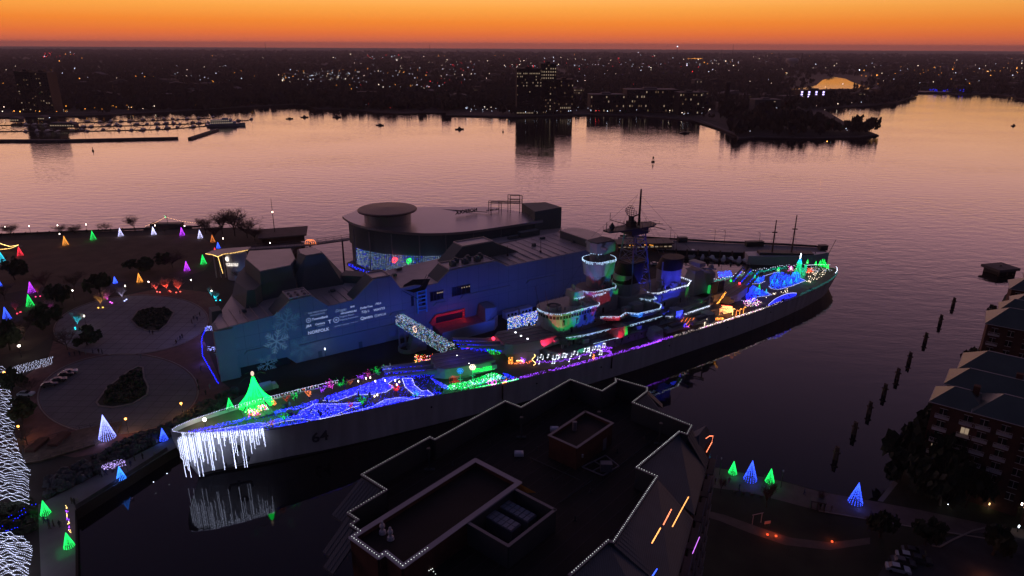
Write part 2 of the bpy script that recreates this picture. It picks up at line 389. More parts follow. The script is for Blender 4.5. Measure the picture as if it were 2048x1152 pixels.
lk = sheet('inlet_water', PX(lake, 1.9), wm, 1.9)
LAKEPOLY = [(p.x, p.y) for p in PX(lake, 1.9)]
sheet('point_lawn', PX([(1380, 240), (1474, 269), (1600, 274), (1752, 269), (1700, 262), (1500, 262), (1420, 240)], 1.2), mat('point_lawn', (.045, .035, .03), .95, .3, .03), 1.6)
sheet('shore_road', PX([(0, 230), (171, 227), (342, 218), (513, 208), (590, 204), (590, 201), (513, 204), (342, 214), (171, 223), (0, 227)], 1.2), mat('shore_road', (.07, .055, .05), .9, .2, .02), 1.5)
kerb('sea_wall', PX([(0, 234.5), (171, 231.5), (342, 223), (513, 212.5), (585, 208.8), (614, 208.8)], 1.0), 2.5, 1.1, CONCRETE_DARK, False)
kerb('sea_wall', PX([(893, 230.5), (1028, 233.4), (1178, 229.4), (1281, 231.4), (1400, 241.4), (1472, 270)], 1.0), 2.5, 1.3, CONCRETE_DARK, False)
kerb('sea_wall', PX([(1477, 277), (1509, 274.4), (1620, 276.4), (1717, 274.4), (1752, 270)], 1.0), 2.0, 1.2, CONCRETE_DARK, False)
def topz(p, y):
    """height above p (a ground point) that shows at photo row y."""
    lo, hi = -50, 600
    for _ in range(40):
        m = (lo + hi) / 2; q = Vector((p.x, p.y, m)); d = np.array([q.x, q.y, q.z - CAM_H]); z = d @ FWD
        if 576 - FOCAL * (d @ UPV) / z > y: lo = m
        else: hi = m
    return (lo + hi) / 2
SPOTS = [(-99, 200, 'behind the marina'), (200, 420, 'along the shore road right of the marina'), (420, 640, 'by the bend of the far shore road'), (640, 890, 'left of the hospital point'), (890, 1180, 'round the hospital tower'), (1180, 1430, 'behind the long low blocks'), (1430, 1770, 'on the wooded point'), (1770, 9999, 'near the creek mouth at the right')]
def whereabouts(q):
    d = np.array([q[0], q[1], q[2] - CAM_H]); x = 1024 + FOCAL * (d @ RGT) / (d @ FWD); return next(w for a, b, w in SPOTS if a <= x < b)
# ---------------------------------------------------------------- far buildings
FAR_DARK = mat('far_dark_brick', (.050, .034, .032), .9, .15, .05)
FAR_TAN = mat('far_tan_panel', (.10, .066, .05), .9, .15, .05)
FAR_GREY = mat('far_grey_panel', (.085, .075, .075), .9, .15, .05)
FAR_ROOF = mat('far_pale_roof', (.17, .14, .14), .9, .2, .03)
WIN_DARK = mat('dark_glass', (.012, .012, .015), .2, .1, .2, spec=.5)
WIN_LIT = glow('lit_window_glow', (1.0, .74, .50), .28)
WIN_DIM = glow('dim_window_glow', (1.0, .62, .36), .10)
WIN_VIOLET = glow('violet_stair_light', (.55, .45, 1.0), 3.0)
def win_mesh(w, h, m):
    key = ('win', round(w, 2), round(h, 2), m.name)
    if key not in MATS:
        b = MB().box(-w / 2, w / 2, -.25, 0, -h / 2, h / 2)
        me = bpy.data.meshes.new('window'); me.from_pydata(b.v, [], b.f); me.materials.append(m); MATS[key] = me
    return MATS[key]
def add_window(parent, x, y, z, w, h, m, name='window'):
    o = bpy.data.objects.new(name, win_mesh(w, h, m)); COL.objects.link(o); o.parent = parent; o.location = (x, y, z); return o
def far_building(name, label, x0, x1, yb, yt, depth, wallm, roofm=None, cat='building', floors=5, bays=8, lit=.15, dim=.2, rows=None, rz=0., group=None, windows=True, parts=()):
    a, b = P(x0, yb, 1.5), P(x1, yb, 1.5); c = (a + b) / 2; w = (b - a).length; z = topz(c, yt) - 1.5
    root = empty(name, (c.x, c.y, 1.5), math.atan2(b.y - a.y, b.x - a.x) + rz, label, cat, group)
    MB().box(-w / 2, w / 2, 0, depth, 0, z).build('wall', wallm, root)
    m = MB(); m.box(-w / 2 - .4, w / 2 + .4, -.4, depth + .4, z, z + .8)
    m.box(-w * .15, w * .12, depth * .3, depth * .7, z + .8, z + 3.2)
    m.build('roof', roofm or wallm, root)
    if windows:
        rg = random.Random(name + label); fh = z / floors; bw = w / bays
        for r in range(floors):
            for k in range(bays):
                t = rg.random(); row_l = (rows or {}).get(r)
                l_ = row_l if row_l is not None else lit
                mm = WIN_LIT if t < l_ else WIN_DIM if t < l_ + dim else WIN_DARK
                if mm is WIN_DARK and rg.random() < .35: continue
                add_window(root, -w / 2 + (k + .5) * bw, -.05, (r + .55) * fh, bw * .42, fh * .42, mm)
    return root, w, z
h1, w1, z1 = far_building('hospital_tower', 'tall dark hospital block with two rows of lit windows below the roof', 1033, 1082, 229, 138, 26, FAR_DARK, floors=15, bays=16, lit=.04, dim=.06, rows={13: .75, 12: .6, 11: .2, 9: .5, 10: .35, 0: .5})
far_building('hospital_core', 'taller dark slab rising behind the right half of the hospital block', 1080, 1111, 228, 128, 30, FAR_DARK, floors=16, bays=7, lit=.03, dim=.05, rows={12: .9, 13: .9, 11: .6, 14: .5})
far_building('hospital_wing', 'mid-rise brown wing stepping down beside the hospital slab', 1112, 1145, 227, 160, 30, mat('far_red_panel', (.085, .042, .036), .9, .15, .05), floors=9, bays=9, lit=.03, dim=.1, rows={1: .4})
far_building('parking_block', 'low glowing garage with warm lit storeys right of the hospital', 1147, 1168, 200, 178, 25, FAR_TAN, floors=4, bays=5, lit=.45, dim=.4)
far_building('medical_annex', 'long dark low-rise with a pale flat roof right of the hospital', 1180, 1248, 226, 190, 30, FAR_DARK, FAR_ROOF, floors=4, bays=16, lit=.08, dim=.12)
far_building('barracks', 'broad dark brick block with sloping pale roofs near the shore wall', 1252, 1352, 226, 180, 34, FAR_DARK, FAR_ROOF, floors=5, bays=22, lit=.1, dim=.14)
far_building('clinic', 'dark square clinic between the barracks and the wooded point', 1356, 1402, 230, 186, 30, FAR_DARK, FAR_GREY, floors=5, bays=9, lit=.12, dim=.15)
far_building('quarters', 'grey hip-roofed house above the wooded point', 1388, 1415, 205, 184, 20, FAR_GREY, FAR_ROOF, floors=3, bays=6, lit=.05, dim=.2)
for i, (x0, x1, yb, yt, lab) in enumerate([(1440, 1470, 224, 207, 'pale low gabled hall left of the dark point trees'), (1508, 1560, 222, 200, 'long pale shed standing behind the wooded point'), (1486, 1500, 206, 190, 'small white shed beside the round tank'), (1526, 1540, 204, 190, 'small white shed below the lit garage'), (1388, 1402, 176, 160, 'grey warehouse left of the brick chimney')]):
    far_building('far_hall', lab, x0, x1, yb, yt, 24, FAR_GREY, FAR_ROOF, floors=2, bays=6, lit=.12, dim=.2)
far_building('left_tower', 'tall tan apartment tower with two offset slabs above the marina', 76, 110, 226, 146, 24, FAR_TAN, floors=18, bays=7, lit=.05, dim=.12)
far_building('left_tower', 'darker tan apartment slab leaning on the marina tower', 46, 75, 226, 144, 30, mat('far_brown_panel', (.06, .042, .034), .9, .15, .05), floors=18, bays=6, lit=.05, dim=.1)
g, gw, gz = far_building('stair_garage', 'dark apartment house with four columns of violet stair lights', 1597, 1662, 206, 181, 22, FAR_DARK, FAR_GREY, floors=5, bays=12, lit=.05, dim=.1)
for k in range(4):
    for r in range(5): add_window(g, -gw / 2 + gw * (.06 + .22 * k), -.35, gz * (.12 + .19 * r), 3.4, 2.6, WIN_VIOLET, 'stair_light')
far_building('apartment_row', 'low apartment row with warm windows left of the creek mouth', 1708, 1728, 203, 187, 20, FAR_DARK, FAR_GREY, floors=4, bays=6, lit=.2, dim=.2)
# chimney, water tower, masts
c = P(1450, 226, 1.5); ch = empty('brick_chimney', c, 0, 'lone dark chimney stack above the low halls', 'chimney')
MB().lathe([(5, 0), (3.6, topz(c, 164) - 1.5)], n=10).build('stack', FAR_DARK, ch); MB().lathe([(4.4, topz(c, 164) - 3), (4.4, topz(c, 163) - 1.5)], n=10).build('stack_cap', FAR_GREY, ch)
c = P(1582, 140, 1.5); zt = topz(c, 116) - 1.5; wt = empty('water_tower', c, 0, 'white water tower standing up against the horizon', 'water tower')
MB().lathe([(14, 0), (11, zt * .45), (22, zt * .6), (27, zt * .78), (24, zt * .95), (8, zt)], n=14).build('tank', mat('water_tower_white', (.42, .37, .37), .6, .08, .05), wt, smooth=True)
tag(MB().tube(c + Vector((40, 0, 0)), c + Vector((40, 0, zt * 1.4)), 3, .8).build('radio_mast', DARK_STEEL), 'thin radio mast beside the white water tower', 'mast')
for x, y0, y1, lab in [(1353, 118, 93, 'tall lattice mast with white beacon cutting the horizon'), (860, 110, 90, 'faint mast on the skyline above the hospital lights'), (1442, 118, 98, 'mast on the skyline right of the beacon mast'), (532, 106, 86, 'thin mast on the skyline above the marina'), (1464, 118, 88, 'slim skyline mast nearest the water tower')]:
    c = P(x, y0, 1.5); z = topz(c, y1)
    o = tag(MB().tube(c, (c.x, c.y, z), c.y * .0004, c.y * .00022, 4).build('radio_mast', DARK_STEEL), lab, 'mast')
    if x == 1353: tag(MB().ball((c.x, c.y, z), c.y * .0007, 6, 4).build('beacon_light', B_WHITE), 'white beacon on top of the tall skyline mast', 'beacon')
# many plain houses and sheds far off
rg = random.Random(3); nfar = 0
while nfar < 130:
    x = rg.uniform(-20, 2060); y = rg.choice([rg.uniform(150, 214), rg.uniform(130, 190)])
    q = P(x, y, 1.5)
    if not in_poly(q.x, q.y, FARPOLY) or in_poly(q.x, q.y, LAKEPOLY): continue
    if any(a - 6 < x < b + 6 and y > 150 for a, b in ((28, 118), (1020, 1150), (1176, 1420), (1590, 1670))): continue
    w = rg.uniform(14, 60); d = rg.uniform(12, 26); h = rg.choice([6, 7, 9, 9, 12, 14])
    r = empty('far_house', q, rg.uniform(-.5, .5), 'plain low building among the dark trees of the far city', 'building', 'buildings of the far city')
    r['label'] = ('long ' if w > 40 else 'small ' if w < 24 else '') + 'plain low building ' + whereabouts(q); wm_ = rg.choice([FAR_DARK, FAR_GREY, FAR_TAN]); MB().box(-w / 2, w / 2, 0, d, 0, h).build('wall', wm_, r)
    m = MB()
    if rg.random() < .5: m.vprism([(-w / 2 - .5, h), (w / 2 + .5, h), (0, h + w * .12)], -.5, d + .5)
    else: m.box(-w / 2 - .3, w / 2 + .3, -.3, d + .3, h, h + .7)
    m.build('roof', rg.choice([FAR_ROOF, FAR_GREY, FAR_DARK]), r)
    for k in range(rg.randint(0, 3)): add_window(r, rg.uniform(-.4, .4) * w, -.05, h * .5, 3.0, 2.4, rg.choice([WIN_LIT, WIN_DIM, WIN_DIM]))
    nfar += 1
# ---------------------------------------------------------------- far trees
def crown_mesh(seed, faces, r=1., h=1., base=.25, fs=.3, mat_=LEAF):
    rr = random.Random(seed); m = MB()
    blobs = [(rr.gauss(0, .38), rr.gauss(0, .38), rr.uniform(base + .15, .85), rr.uniform(.28, .5)) for _ in range(7)]
    for _ in range(faces):
        bx, by, bz, br = rr.choice(blobs)
        t = rr.uniform(0, 2 * math.pi); ph = math.acos(rr.uniform(-1, 1)); q = br * rr.uniform(.55, 1.)
        c = Vector((bx + q * math.sin(ph) * math.cos(t), by + q * math.sin(ph) * math.sin(t), bz + q * math.cos(ph) * .8))
        u = Vector((rr.gauss(0, 1), rr.gauss(0, 1), rr.gauss(0, 1))).normalized(); v = u.orthogonal().normalized(); s = fs * rr.uniform(.6, 1.2)
        m.quad(c + u * s, c + v * s * .8, c - u * s * .7, c - v * s * .9)
    m.v = [(x * r, y * r, max(.05, z) * h) for x, y, z in m.v]
    return m
def make_tree(name, seed, faces, r, h, fs, label, cat='tree', group=None, leaf=LEAF, trunk_r=.25, loc=(0, 0, 0)):
    t = empty(name, loc, 0, label, cat, group)
    m = MB(); rr = random.Random(seed + 99)
    m.tube((0, 0, 0), (rr.uniform(-.1, .1) * r, rr.uniform(-.1, .1) * r, h * .55), trunk_r, trunk_r * .5, 6)
    for k in range(5):
        a = rr.uniform(0, 6.28); m.tube((0, 0, h * rr.uniform(.25, .5)), (r * .6 * math.cos(a), r * .6 * math.sin(a), h * rr.uniform(.55, .8)), trunk_r * .4, trunk_r * .15, 4)
    m.build('trunk', BARK, t); crown_mesh(seed, faces, r, h, .25, fs).build('crown', leaf, t)
    return t
FARLEAF = mat('far_leaf', (.060, .042, .036), .95, .4, .05)
protos = [make_tree('shore_tree', k, 110, 6.5 + k, 11 + 1.5 * k, .34, 'dark tree in the belt along the far shore', group='trees along the far shore', leaf=FARLEAF, loc=(0, 0, -500)) for k in range(4)]
rg = random.Random(11); placed = []
def put_far_tree(q, s):
    p = protos[len(placed) % 4]
    o = p if len(placed) < 4 else copy_tree(p)
    o.location = q; o.rotation_euler = (0, 0, rg.uniform(0, 6)); o.scale = (s, s, s * rg.uniform(.85, 1.15)); placed.append(o); o['label'] = 'dark tree ' + whereabouts(q)
tips = [(1452, 240, 1.4), (1470, 245, 1.5), (1500, 250, 1.3), (1520, 255, 1.5), (1540, 258, 1.4), (1560, 256, 1.7), (1585, 258, 1.6), (1605, 255, 1.3), (1625, 260, 1.3), (1650, 262, 1.1), (1700, 264, 1.0), (1710, 262, 1.25), (1722, 265, .9), (1480, 235, 1.5), (1530, 240, 1.6), (1575, 240, 1.5), (1610, 245, 1.2), (1640, 250, 1.0), (1670, 262, .7), (1455, 232, 1.3)]
for x, y, s in tips: put_far_tree(P(x, y, 1.5), s)
while len(placed) < 290:
    k = rg.random() ; i = rg.randrange(2, len(shore) - 3); a, b = shore[i], shore[i + 1]
    x = a[0] + (b[0] - a[0]) * k; y = a[1] + (b[1] - a[1]) * k - rg.uniform(3.0, 24)
    q = P(x, y, 1.5)
    if not in_poly(q.x, q.y, FARPOLY) or in_poly(q.x, q.y, LAKEPOLY): continue
    if 1150 < x < 1400 and y > 222: continue
    if 1028 < x < 1150 and y > 205: continue
    put_far_tree(q, rg.uniform(.6, 1.15))
V = []; Fc = []
base_c = [crown_mesh(50 + k, 26, 1, 1, .1, .5) for k in range(5)]
xs = RNG.uniform(-60, 2110, 26000); ys = 101.5 + 118 * RNG.random(26000) ** 1.9
for x, y in zip(xs, ys):
    q = P(x, y, 1.2)
    if q.y > 9000 or q.y < 600 or not in_poly(q.x, q.y, FARPOLY): continue
    if in_poly(q.x, q.y, LAKEPOLY): continue
    if 1560 < x < 1760 and 150 < y < 195 and random.random() < .85: continue
    if random.random() < (.25 if math.sin(q.x * .004 + 2) * math.sin(q.y * .0031) > .25 else .0): continue
    b = base_c[random.randrange(5)]; r = random.uniform(5, 9) * max(1, q.y / 2600); h = random.uniform(8, 14) * max(1, q.y / 6000); o = len(V)
    V += [(q.x + v[0] * r, q.y + v[1] * r, 1.2 + v[2] * h) for v in b.v]; Fc += [tuple(i + o for i in f) for f in b.f]
me = bpy.data.meshes.new('far_woodland'); me.from_pydata(V, [], Fc); me.materials.append(FARLEAF)
o = bpy.data.objects.new('far_woodland', me); COL.objects.link(o); tag(o, 'dark wooded suburbs stretching to the horizon', kind='stuff')
# ---------------------------------------------------------------- city lights (uncountable points of light)
cl = {'city_lights_white': (MB(), B_WHITE), 'city_lights_warm': (MB(), B_WARM), 'city_lights_amber': (MB(), B_AMBER), 'city_lights_red': (MB(), B_RED)}
rg = random.Random(21)
clusters = [(85, 150, 104, 116, 16, 'wrr'), (90, 105, 104, 112, 9, 'r'), (280, 480, 148, 168, 26, 'wwa'), (560, 720, 142, 172, 80, 'wwma'), (620, 700, 150, 168, 45, 'wwwm'), (700, 860, 138, 186, 85, 'wwma'), (730, 800, 112, 124, 18, 'wmr'), (880, 960, 126, 168, 45, 'wwmr'), (1000, 1400, 116, 146, 70, 'wmr'), (1390, 1480, 122, 133, 26, 'wma'), (1720, 2045, 128, 158, 46, 'wama'), (0, 700, 110, 205, 90, 'wma'), (700, 1400, 105, 210, 90, 'wmr'), (1400, 2048, 105, 180, 70, 'wma'), (830, 900, 172, 182, 26, 'rwm'), (700, 800, 190, 216, 16, 'war'), (200, 420, 208, 221, 34, 'aam'), (360, 615, 196, 212, 42, 'mwa'), (0, 200, 205, 226, 26, 'aam'), (930, 1035, 208, 227, 34, 'wwm'), (1035, 1130, 218, 229, 22, 'wwm'), (1115, 1200, 205, 225, 26, 'wwr'), (1225, 1420, 212, 230, 34, 'wm'), (1480, 1700, 215, 262, 26, 'wm'), (1500, 1800, 185, 215, 30, 'wm')]
KEY = {'w': 'city_lights_white', 'm': 'city_lights_warm', 'a': 'city_lights_amber', 'r': 'city_lights_red'}
for x0, x1, y0, y1, n, cols in clusters:
    for _ in range(n):
        x, y = rg.uniform(x0, x1), rg.uniform(y0, y1); q = P(x, y, 7)
        if not in_poly(q.x, q.y, FARPOLY) or in_poly(q.x, q.y, LAKEPOLY): continue
        q.z = rg.uniform(10, 16) if q.y > 1500 else 7
        cl[KEY[rg.choice(cols)]][0].bulb(q, q.length * .00026 * rg.choice([.7, .8, 1, 1, 1.3, 1.7]))
for x0, y0, x1, y1, n, k in ((560, 168, 720, 160, 26, 'm'), (420, 176, 700, 184, 22, 'w'), (700, 128, 1010, 121, 34, 'm'), (1010, 133, 1400, 125, 34, 'w'), (1420, 142, 1700, 134, 26, 'm'), (1720, 152, 2040, 140, 30, 'a'), (60, 160, 430, 150, 22, 'm'), (700, 176, 980, 166, 26, 'w'), (830, 112, 1200, 109, 26, 'a')):
    for j in range(n): t = (j + rg.random() * .5) / n; q = P(x0 + (x1 - x0) * t, y0 + (y1 - y0) * t + rg.uniform(-.6, .6), 9); cl[KEY[k]][0].bulb(q, q.length * .00022 * rg.choice([.8, 1, 1.3]))
for x, y, k, s in [(150, 137, 'w', 4), (239, 138, 'w', 3.6), (618, 170, 'w', 3.2), (653, 168, 'w', 2.6), (1159, 143, 'w', 3), (1205, 144, 'w', 4), (1374, 128, 'w', 4), (1374, 131, 'w', 3), (1719, 140, 'w', 3.6), (1817, 133, 'a', 3.8), (1868, 136, 'a', 4.2), (1901, 139, 'r', 2.5), (1977, 144, 'a', 5), (2013, 146, 'a', 3.6), (1976, 162, 'w', 5), (1817, 160, 'w', 3.5), (1839, 166, 'w', 3.6), (1754, 150, 'a', 2.8), (1766, 148, 'w', 2.2), (1564, 259, 'w', 2), (1692, 257, 'w', 2), (1500, 262, 'w', 1.6), (1680, 199, 'w', 3), (1215, 222, 'w', 2.6), (42, 198, 'r', 2), (40, 223, 'a', 3), (28, 222, 'a', 2.4), (99, 235, 'w', 2)]:
    q = P(x, y, 9); cl[KEY[k]][0].bulb(q, q.length * .00022 * s)
for k, (m, mt) in cl.items(): tag(m.build(k, mt), 'scattered lamps of the far city', kind='stuff')
m = MB()
for x in np.linspace(1376, 1405, 14): q = P(x, 117 + .3 * random.random(), 12); m.bulb(q, q.length * .0003)
tag(m.build('rooftop_lights', B_AMBER), 'amber row of lights along a roof on the skyline', 'lights')
bl = MB(); q0 = P(1900, 186, 2)
for k in range(30): bl.bulb(q0 + Vector((random.uniform(-40, 40), random.uniform(0, 40), random.uniform(0, 8))), 1.4)
tag(bl.build('lit_barge_lights', glow('dim_blue_bulb', (.02, .03, 1), .8)), 'blue lit barge moored by the dark right shore', kind='stuff')
bb = MB().prism([(q0.x - 70, q0.y), (q0.x + 70, q0.y), (q0.x + 60, q0.y + 40), (q0.x - 60, q0.y + 40)], .2, 4); tag(bb.build('far_barge', DARK_STEEL), 'dark barge under blue lights by the right shore', 'barge')
# ---------------------------------------------------------------- evening haze
hm = bpy.data.materials.new('evening_haze'); hm.use_nodes = True; nt = hm.node_tree; nt.nodes.clear()
pv = nt.nodes.new('ShaderNodeVolumePrincipled'); ho_ = nt.nodes.new('ShaderNodeOutputMaterial'); nt.links.new(pv.outputs[0], ho_.inputs['Volume'])
pv.inputs['Color'].default_value = (.80, .72, .76, 1); pv.inputs['Density'].default_value = HAZE; pv.inputs['Anisotropy'].default_value = .2
tag(MB().box(-21000, 21000, -400, 18500, -6, 125).build('haze', hm), 'thin evening haze over the river and the far city', kind='stuff')
# ---------------------------------------------------------------- marina and craft on the river
HULL_W = mat('boat_white', (.30, .28, .29), .5, .1, .5)
def hull_mesh(L_, W_, H_, z0=-.3):
    m = MB(); st = [(0, .8, .9), (.25, 1, .95), (.55, .95, 1.), (.8, .6, 1.1), (1., .04, 1.25)]; vs = []
    for t, w, h in st:
        x = (t - .5) * L_; ww = W_ / 2 * w
        vs += [(x, -ww * .6, z0), (x, -ww, H_ * h), (x, ww, H_ * h), (x, ww * .6, z0)]
    fs = []
    for i in range(4):
        for j in range(4): fs.append((i * 4 + j, i * 4 + (j + 1) % 4, i * 4 + 4 + (j + 1) % 4, i * 4 + 4 + j))
    fs += [(0, 3, 2, 1), (16, 17, 18, 19)]
    return m.add(vs, fs)
def make_boat(name, L_, label, cat, sail, group=None, hm=HULL_W):
    b = empty(name, (0, 0, 0), 0, label, cat, group)
    hull_mesh(L_, L_ * .3, L_ * .11).build('hull', hm, b)
    c = MB(); c.box(-L_ * .18, L_ * .2, -L_ * .09, L_ * .09, L_ * .1, L_ * .2, L_ * .02)
    if not sail: c.box(-L_ * .12, L_ * .1, -L_ * .08, L_ * .08, L_ * .2, L_ * .29, L_ * .02)
    c.build('cabin', WHITE_PAINT if hm is HULL_W else hm, b)
    if sail:
        m = MB(); m.tube((L_ * .05, 0, L_ * .1), (L_ * .05, 0, L_ * 1.25), L_ * .011, L_ * .007, 5); m.tube((L_ * .05, 0, L_ * .26), (-L_ * .35, 0, L_ * .26), L_ * .012, n=5)
        m.tube((L_ * .05, 0, L_ * 1.22), (L_ * .5, 0, L_ * .13), L_ * .003, n=3); m.build('mast', DARK_STEEL, b)
    return b
def pier_strip(name, px, h, w, label=None, cat=None, mat_=CONCRETE_DARK, depth=1.5):
    pts = PX(px, h); m = MB()
    for a, b in zip(pts, pts[1:]):
        d = (b - a).normalized(); q = Vector((-d.y, d.x, 0)) * w / 2
        m.prism([(p.x, p.y) for p in (a - q, b - q, b + q, a + q)], h - depth, h)
    return tag(m.build(name, mat_), label, cat)
pier_strip('breakwater', [(-60, 279), (120, 279), (355, 274)], 2.2, 5, 'long dark breakwater wall closing the marina', 'breakwater', depth=3)
pier_strip('breakwater', [(379, 275), (435, 257)], 2.2, 4, 'short dark breakwater beside the white yacht', 'breakwater', depth=3)
docks = [[(0, 262), (160, 262), (330, 258), (430, 250)], [(150, 254), (380, 247), (497, 240)], [(150, 245), (300, 241), (420, 236)], [(0, 250), (150, 248)]]
for k, d in enumerate(docks): pier_strip('marina_dock', d, .7, 2.5, ['nearest floating dock of the marina', 'middle floating dock ending past the white yacht', 'farthest floating dock of the marina', 'short dock at the shore end of the marina'][k], 'dock', WOOD, 1)
pil = MB()
for d in docks:
    for p in densify(PX(d, 0), 9): pil.tube(p + Vector((random.uniform(-9, 9), random.uniform(-9, 9), -1)), p + Vector((random.uniform(-9, 9), 0, 3.5)), .28, n=5)
tag(pil.build('marina_piles', WOOD), 'mooring piles standing along the marina docks', kind='stuff')
sb = make_boat('sailboat', 11, 'sailboat berthed in the crowded marina', 'sailboat', True, 'sailboats in the marina'); mb_ = make_boat('motorboat', 10, 'motorboat berthed in the crowded marina', 'motorboat', False, 'motorboats in the marina')
rg = random.Random(5); us = {0: 0, 1: 0}
for d in docks:
    for p in densify(PX(d, 0), 11):
        if rg.random() < .18: continue
        k = 0 if rg.random() < .62 else 1; src = (sb, mb_)[k]
        o = src if us[k] == 0 else copy_tree(src); us[k] += 1
        o.location = (p.x + rg.uniform(-2, 2), p.y + rg.choice([-7, 7]), 0); o.rotation_euler = (0, 0, math.pi / 2 + rg.uniform(-.15, .15) + (math.pi if rg.random() < .5 else 0)); s = rg.uniform(.8, 1.25); o.scale = (s, s, s); o['label'] = ('sailboat', 'motorboat')[k] + ' berthed at the ' + ('nearest', 'middle', 'farthest', 'short inner')[docks.index(d)] + ' marina dock'
for x0, x1, y, lab in [(100, 150, 254, 'low marina pavilion with a warm lit front'), (20, 40, 243, 'small marina shed with a lit front at the shore end'), (76, 90, 240, 'white marina shed by the shore')]:
    a, b = P(x0, y, 2), P(x1, y, 2); w = (b - a).length; r = empty('marina_shed', ((a.x + b.x) / 2, a.y, 1.2), 0, lab, 'building')
    MB().box(-w / 2, w / 2, 0, 9, 0, 4).build('wall', FAR_GREY, r); MB().vprism([(-w / 2 - 1, 4), (w / 2 + 1, 4), (w * .4, 6.2), (-w * .4, 6.2)], -1, 10).build('roof', FAR_ROOF, r)
    for k in range(int(w / 3)): add_window(r, -w / 2 + 1.5 + k * 3, -.05, 2.6, 1.8, 1.2, WIN_LIT, 'lit_bay')
# white yacht
c = (P(425, 255, 0) + P(480, 250, 0)) / 2; y_ = empty('white_yacht', c, math.radians(20), 'white river cruise yacht with lit decks at the marina mouth', 'yacht'); Ly = 46
hull_mesh(Ly, 9, 3.2).build('hull', mat('yacht_white', (.45, .45, .47), .4, .05, .3), y_)
MB().box(-20, 12, -3.6, 3.6, 3.2, 6).box(-18, 7, -3.2, 3.2, 6.1, 8.6).build('deckhouse', WHITE_PAINT, y_); MB().box(-4, 3, -2, 2, 8.7, 10.6).tube((-2, 0, 10.6), (-2, 0, 16), .15).build('wheelhouse', WHITE_PAINT, y_)
for k in range(12): add_window(y_, -18 + k * 2.3, -3.62, 4.7, 1.4, 1.1, WIN_LIT)
for k in range(9): add_window(y_, -16 + k * 2.4, -3.22, 7.4, 1.4, 1.0, WIN_LIT)
# craft moored on the river
DARKHULL = mat('boat_dark', (.05, .045, .05), .6, .2, .5)
for x, y, s, sail, lab in [(579, 238, .9, True, 'small dark sailboat anchored nearest the marina mouth'), (609, 235, 1.0, False, 'dark workboat anchored right of the marina mouth'), (674, 235, 1.15, False, 'dark cabin boat anchored off the shore street lights'), (760, 251, 1.0, True, 'dark sailboat anchored below the shore trees'), (919, 259, 1.0, False, 'dark motorboat drifting left of the tower reflection'), (1369, 267, 1.1, True, 'dark sailboat anchored off the wooded point'), (2027, 252, .8, False, 'tiny dark boat near the river bend on the right')]:
    b = make_boat('anchored_boat', 11, lab, 'boat', sail, 'boats anchored on the river', DARKHULL); b.location = P(x, y, 0); b.scale = (s, s, s); b.rotation_euler = (0, 0, random.uniform(-.3, .5))
for x, y, h, lab in [(186, 302, 3.5, 'small dark channel marker nearest the breakwater'), (1006, 264, 3, 'tiny buoy left of the tower reflection'), (823, 236, 3, 'tiny dark buoy below the far shore trees')]:
    p = P(x, y, 0); tag(MB().lathe([(.9, -.5), (.9, .6), (.3, 1.0), (.2, h)], n=8).build('channel_marker', BLACK), lab, 'buoy').location = p
bu = empty('channel_buoy', P(1306, 324, 0), 0, 'dark lattice channel buoy alone in mid river', 'buoy')
MB().lathe([(1.5, -.6), (1.6, .8), (1.1, 1.0)], n=10).build('float', BLACK, bu); m = MB()
for a in range(4):
    t = a * math.pi / 2; m.tube((1.1 * math.cos(t), 1.1 * math.sin(t), .9), (.35 * math.cos(t), .35 * math.sin(t), 4.6), .13, n=4)
m.box(-.6, .6, -.6, .6, 3.2, 4.6).ball((0, 0, 5.0), .35); m.build('tower', BLACK, bu)
# ================================================================ museum hall, cruise terminal, entrance
MWALL = mat('museum_steel_cladding', (.20, .215, .23), .65, .08, .08)
MROOF = mat('museum_roof_membrane', (.36, .315, .31), .46, spec=.6, var=.16, scale=.12)
MDARK = mat('museum_dark_cladding', (.085, .115, .12), .7, .1, .1)
mus = empty('museum_hall', MUS.w(0, 0, 0), MUS.a, 'long angular grey museum hall washed blue beside the battleship', 'museum')
def mpart(name, mb, mat_, label=None):
    o = mb.build(name, mat_, mus); return tag(o, label)
def mus_wall(x, y, w=0.):
    """(u, z) on the museum's ship side wall seen at photo pixel (x, y)."""
    d = FWD + (x - 1024) / FOCAL * RGT + (576 - y) / FOCAL * UPV
    n = np.array([MUS.v[0], MUS.v[1], 0]); o = MUS.w(0, w, 0)
    t = ((np.array(o) - np.array([0, 0, CAM_H])) @ n) / (d @ n); p = np.array([0, 0, CAM_H]) + d * t
    return MUS.inv(p)[0], float(p[2])
# the ship side wall: one folded slab with the hatch profiles as its top edge, and dark loading bays as recesses
prof = [(0, 2.5), (5.5, 2.5), (5.5, 5.4), (19.8, 5.4), (22.6, 2.5), (152, 2.5), (152, 21.9), (103.9, 21.6), (99.2, 24.5), (79.6, 24.2), (74.6, 20.4), (71, 20.2), (66, 21.2), (60.4, 21.1), (57.2, 26.1), (50.8, 26.1), (43.4, 20.3), (36.6, 19.8), (34.6, 20.0), (29.8, 24.5), (22.8, 24.2), (17.8, 20.4), (0, 19.2)]
mpart('ship_side_wall', MB().vprism(prof, 0, .6), MWALL)
mpart('wall_ledge', MB().box(24, 58, -.5, -.003, 8.2, 8.7).box(-.6, 5, -.7, -.003, 2.5, 19.1), MWALL)
mpart('loading_bay', MB().box(5.6, 21, .7, 5, 2.6, 5.3), BLACK, 'dark loading bay at the foot of the wall')
mpart('west_wall', MB().prism([(0, .65), (0, 6), (4, 13), (10.7, 27.9), (18, 46), (19, 46), (11.6, 27.9), (5, 13), (1, 5.5), (1, .65)], 2.5, 19.15), MWALL)
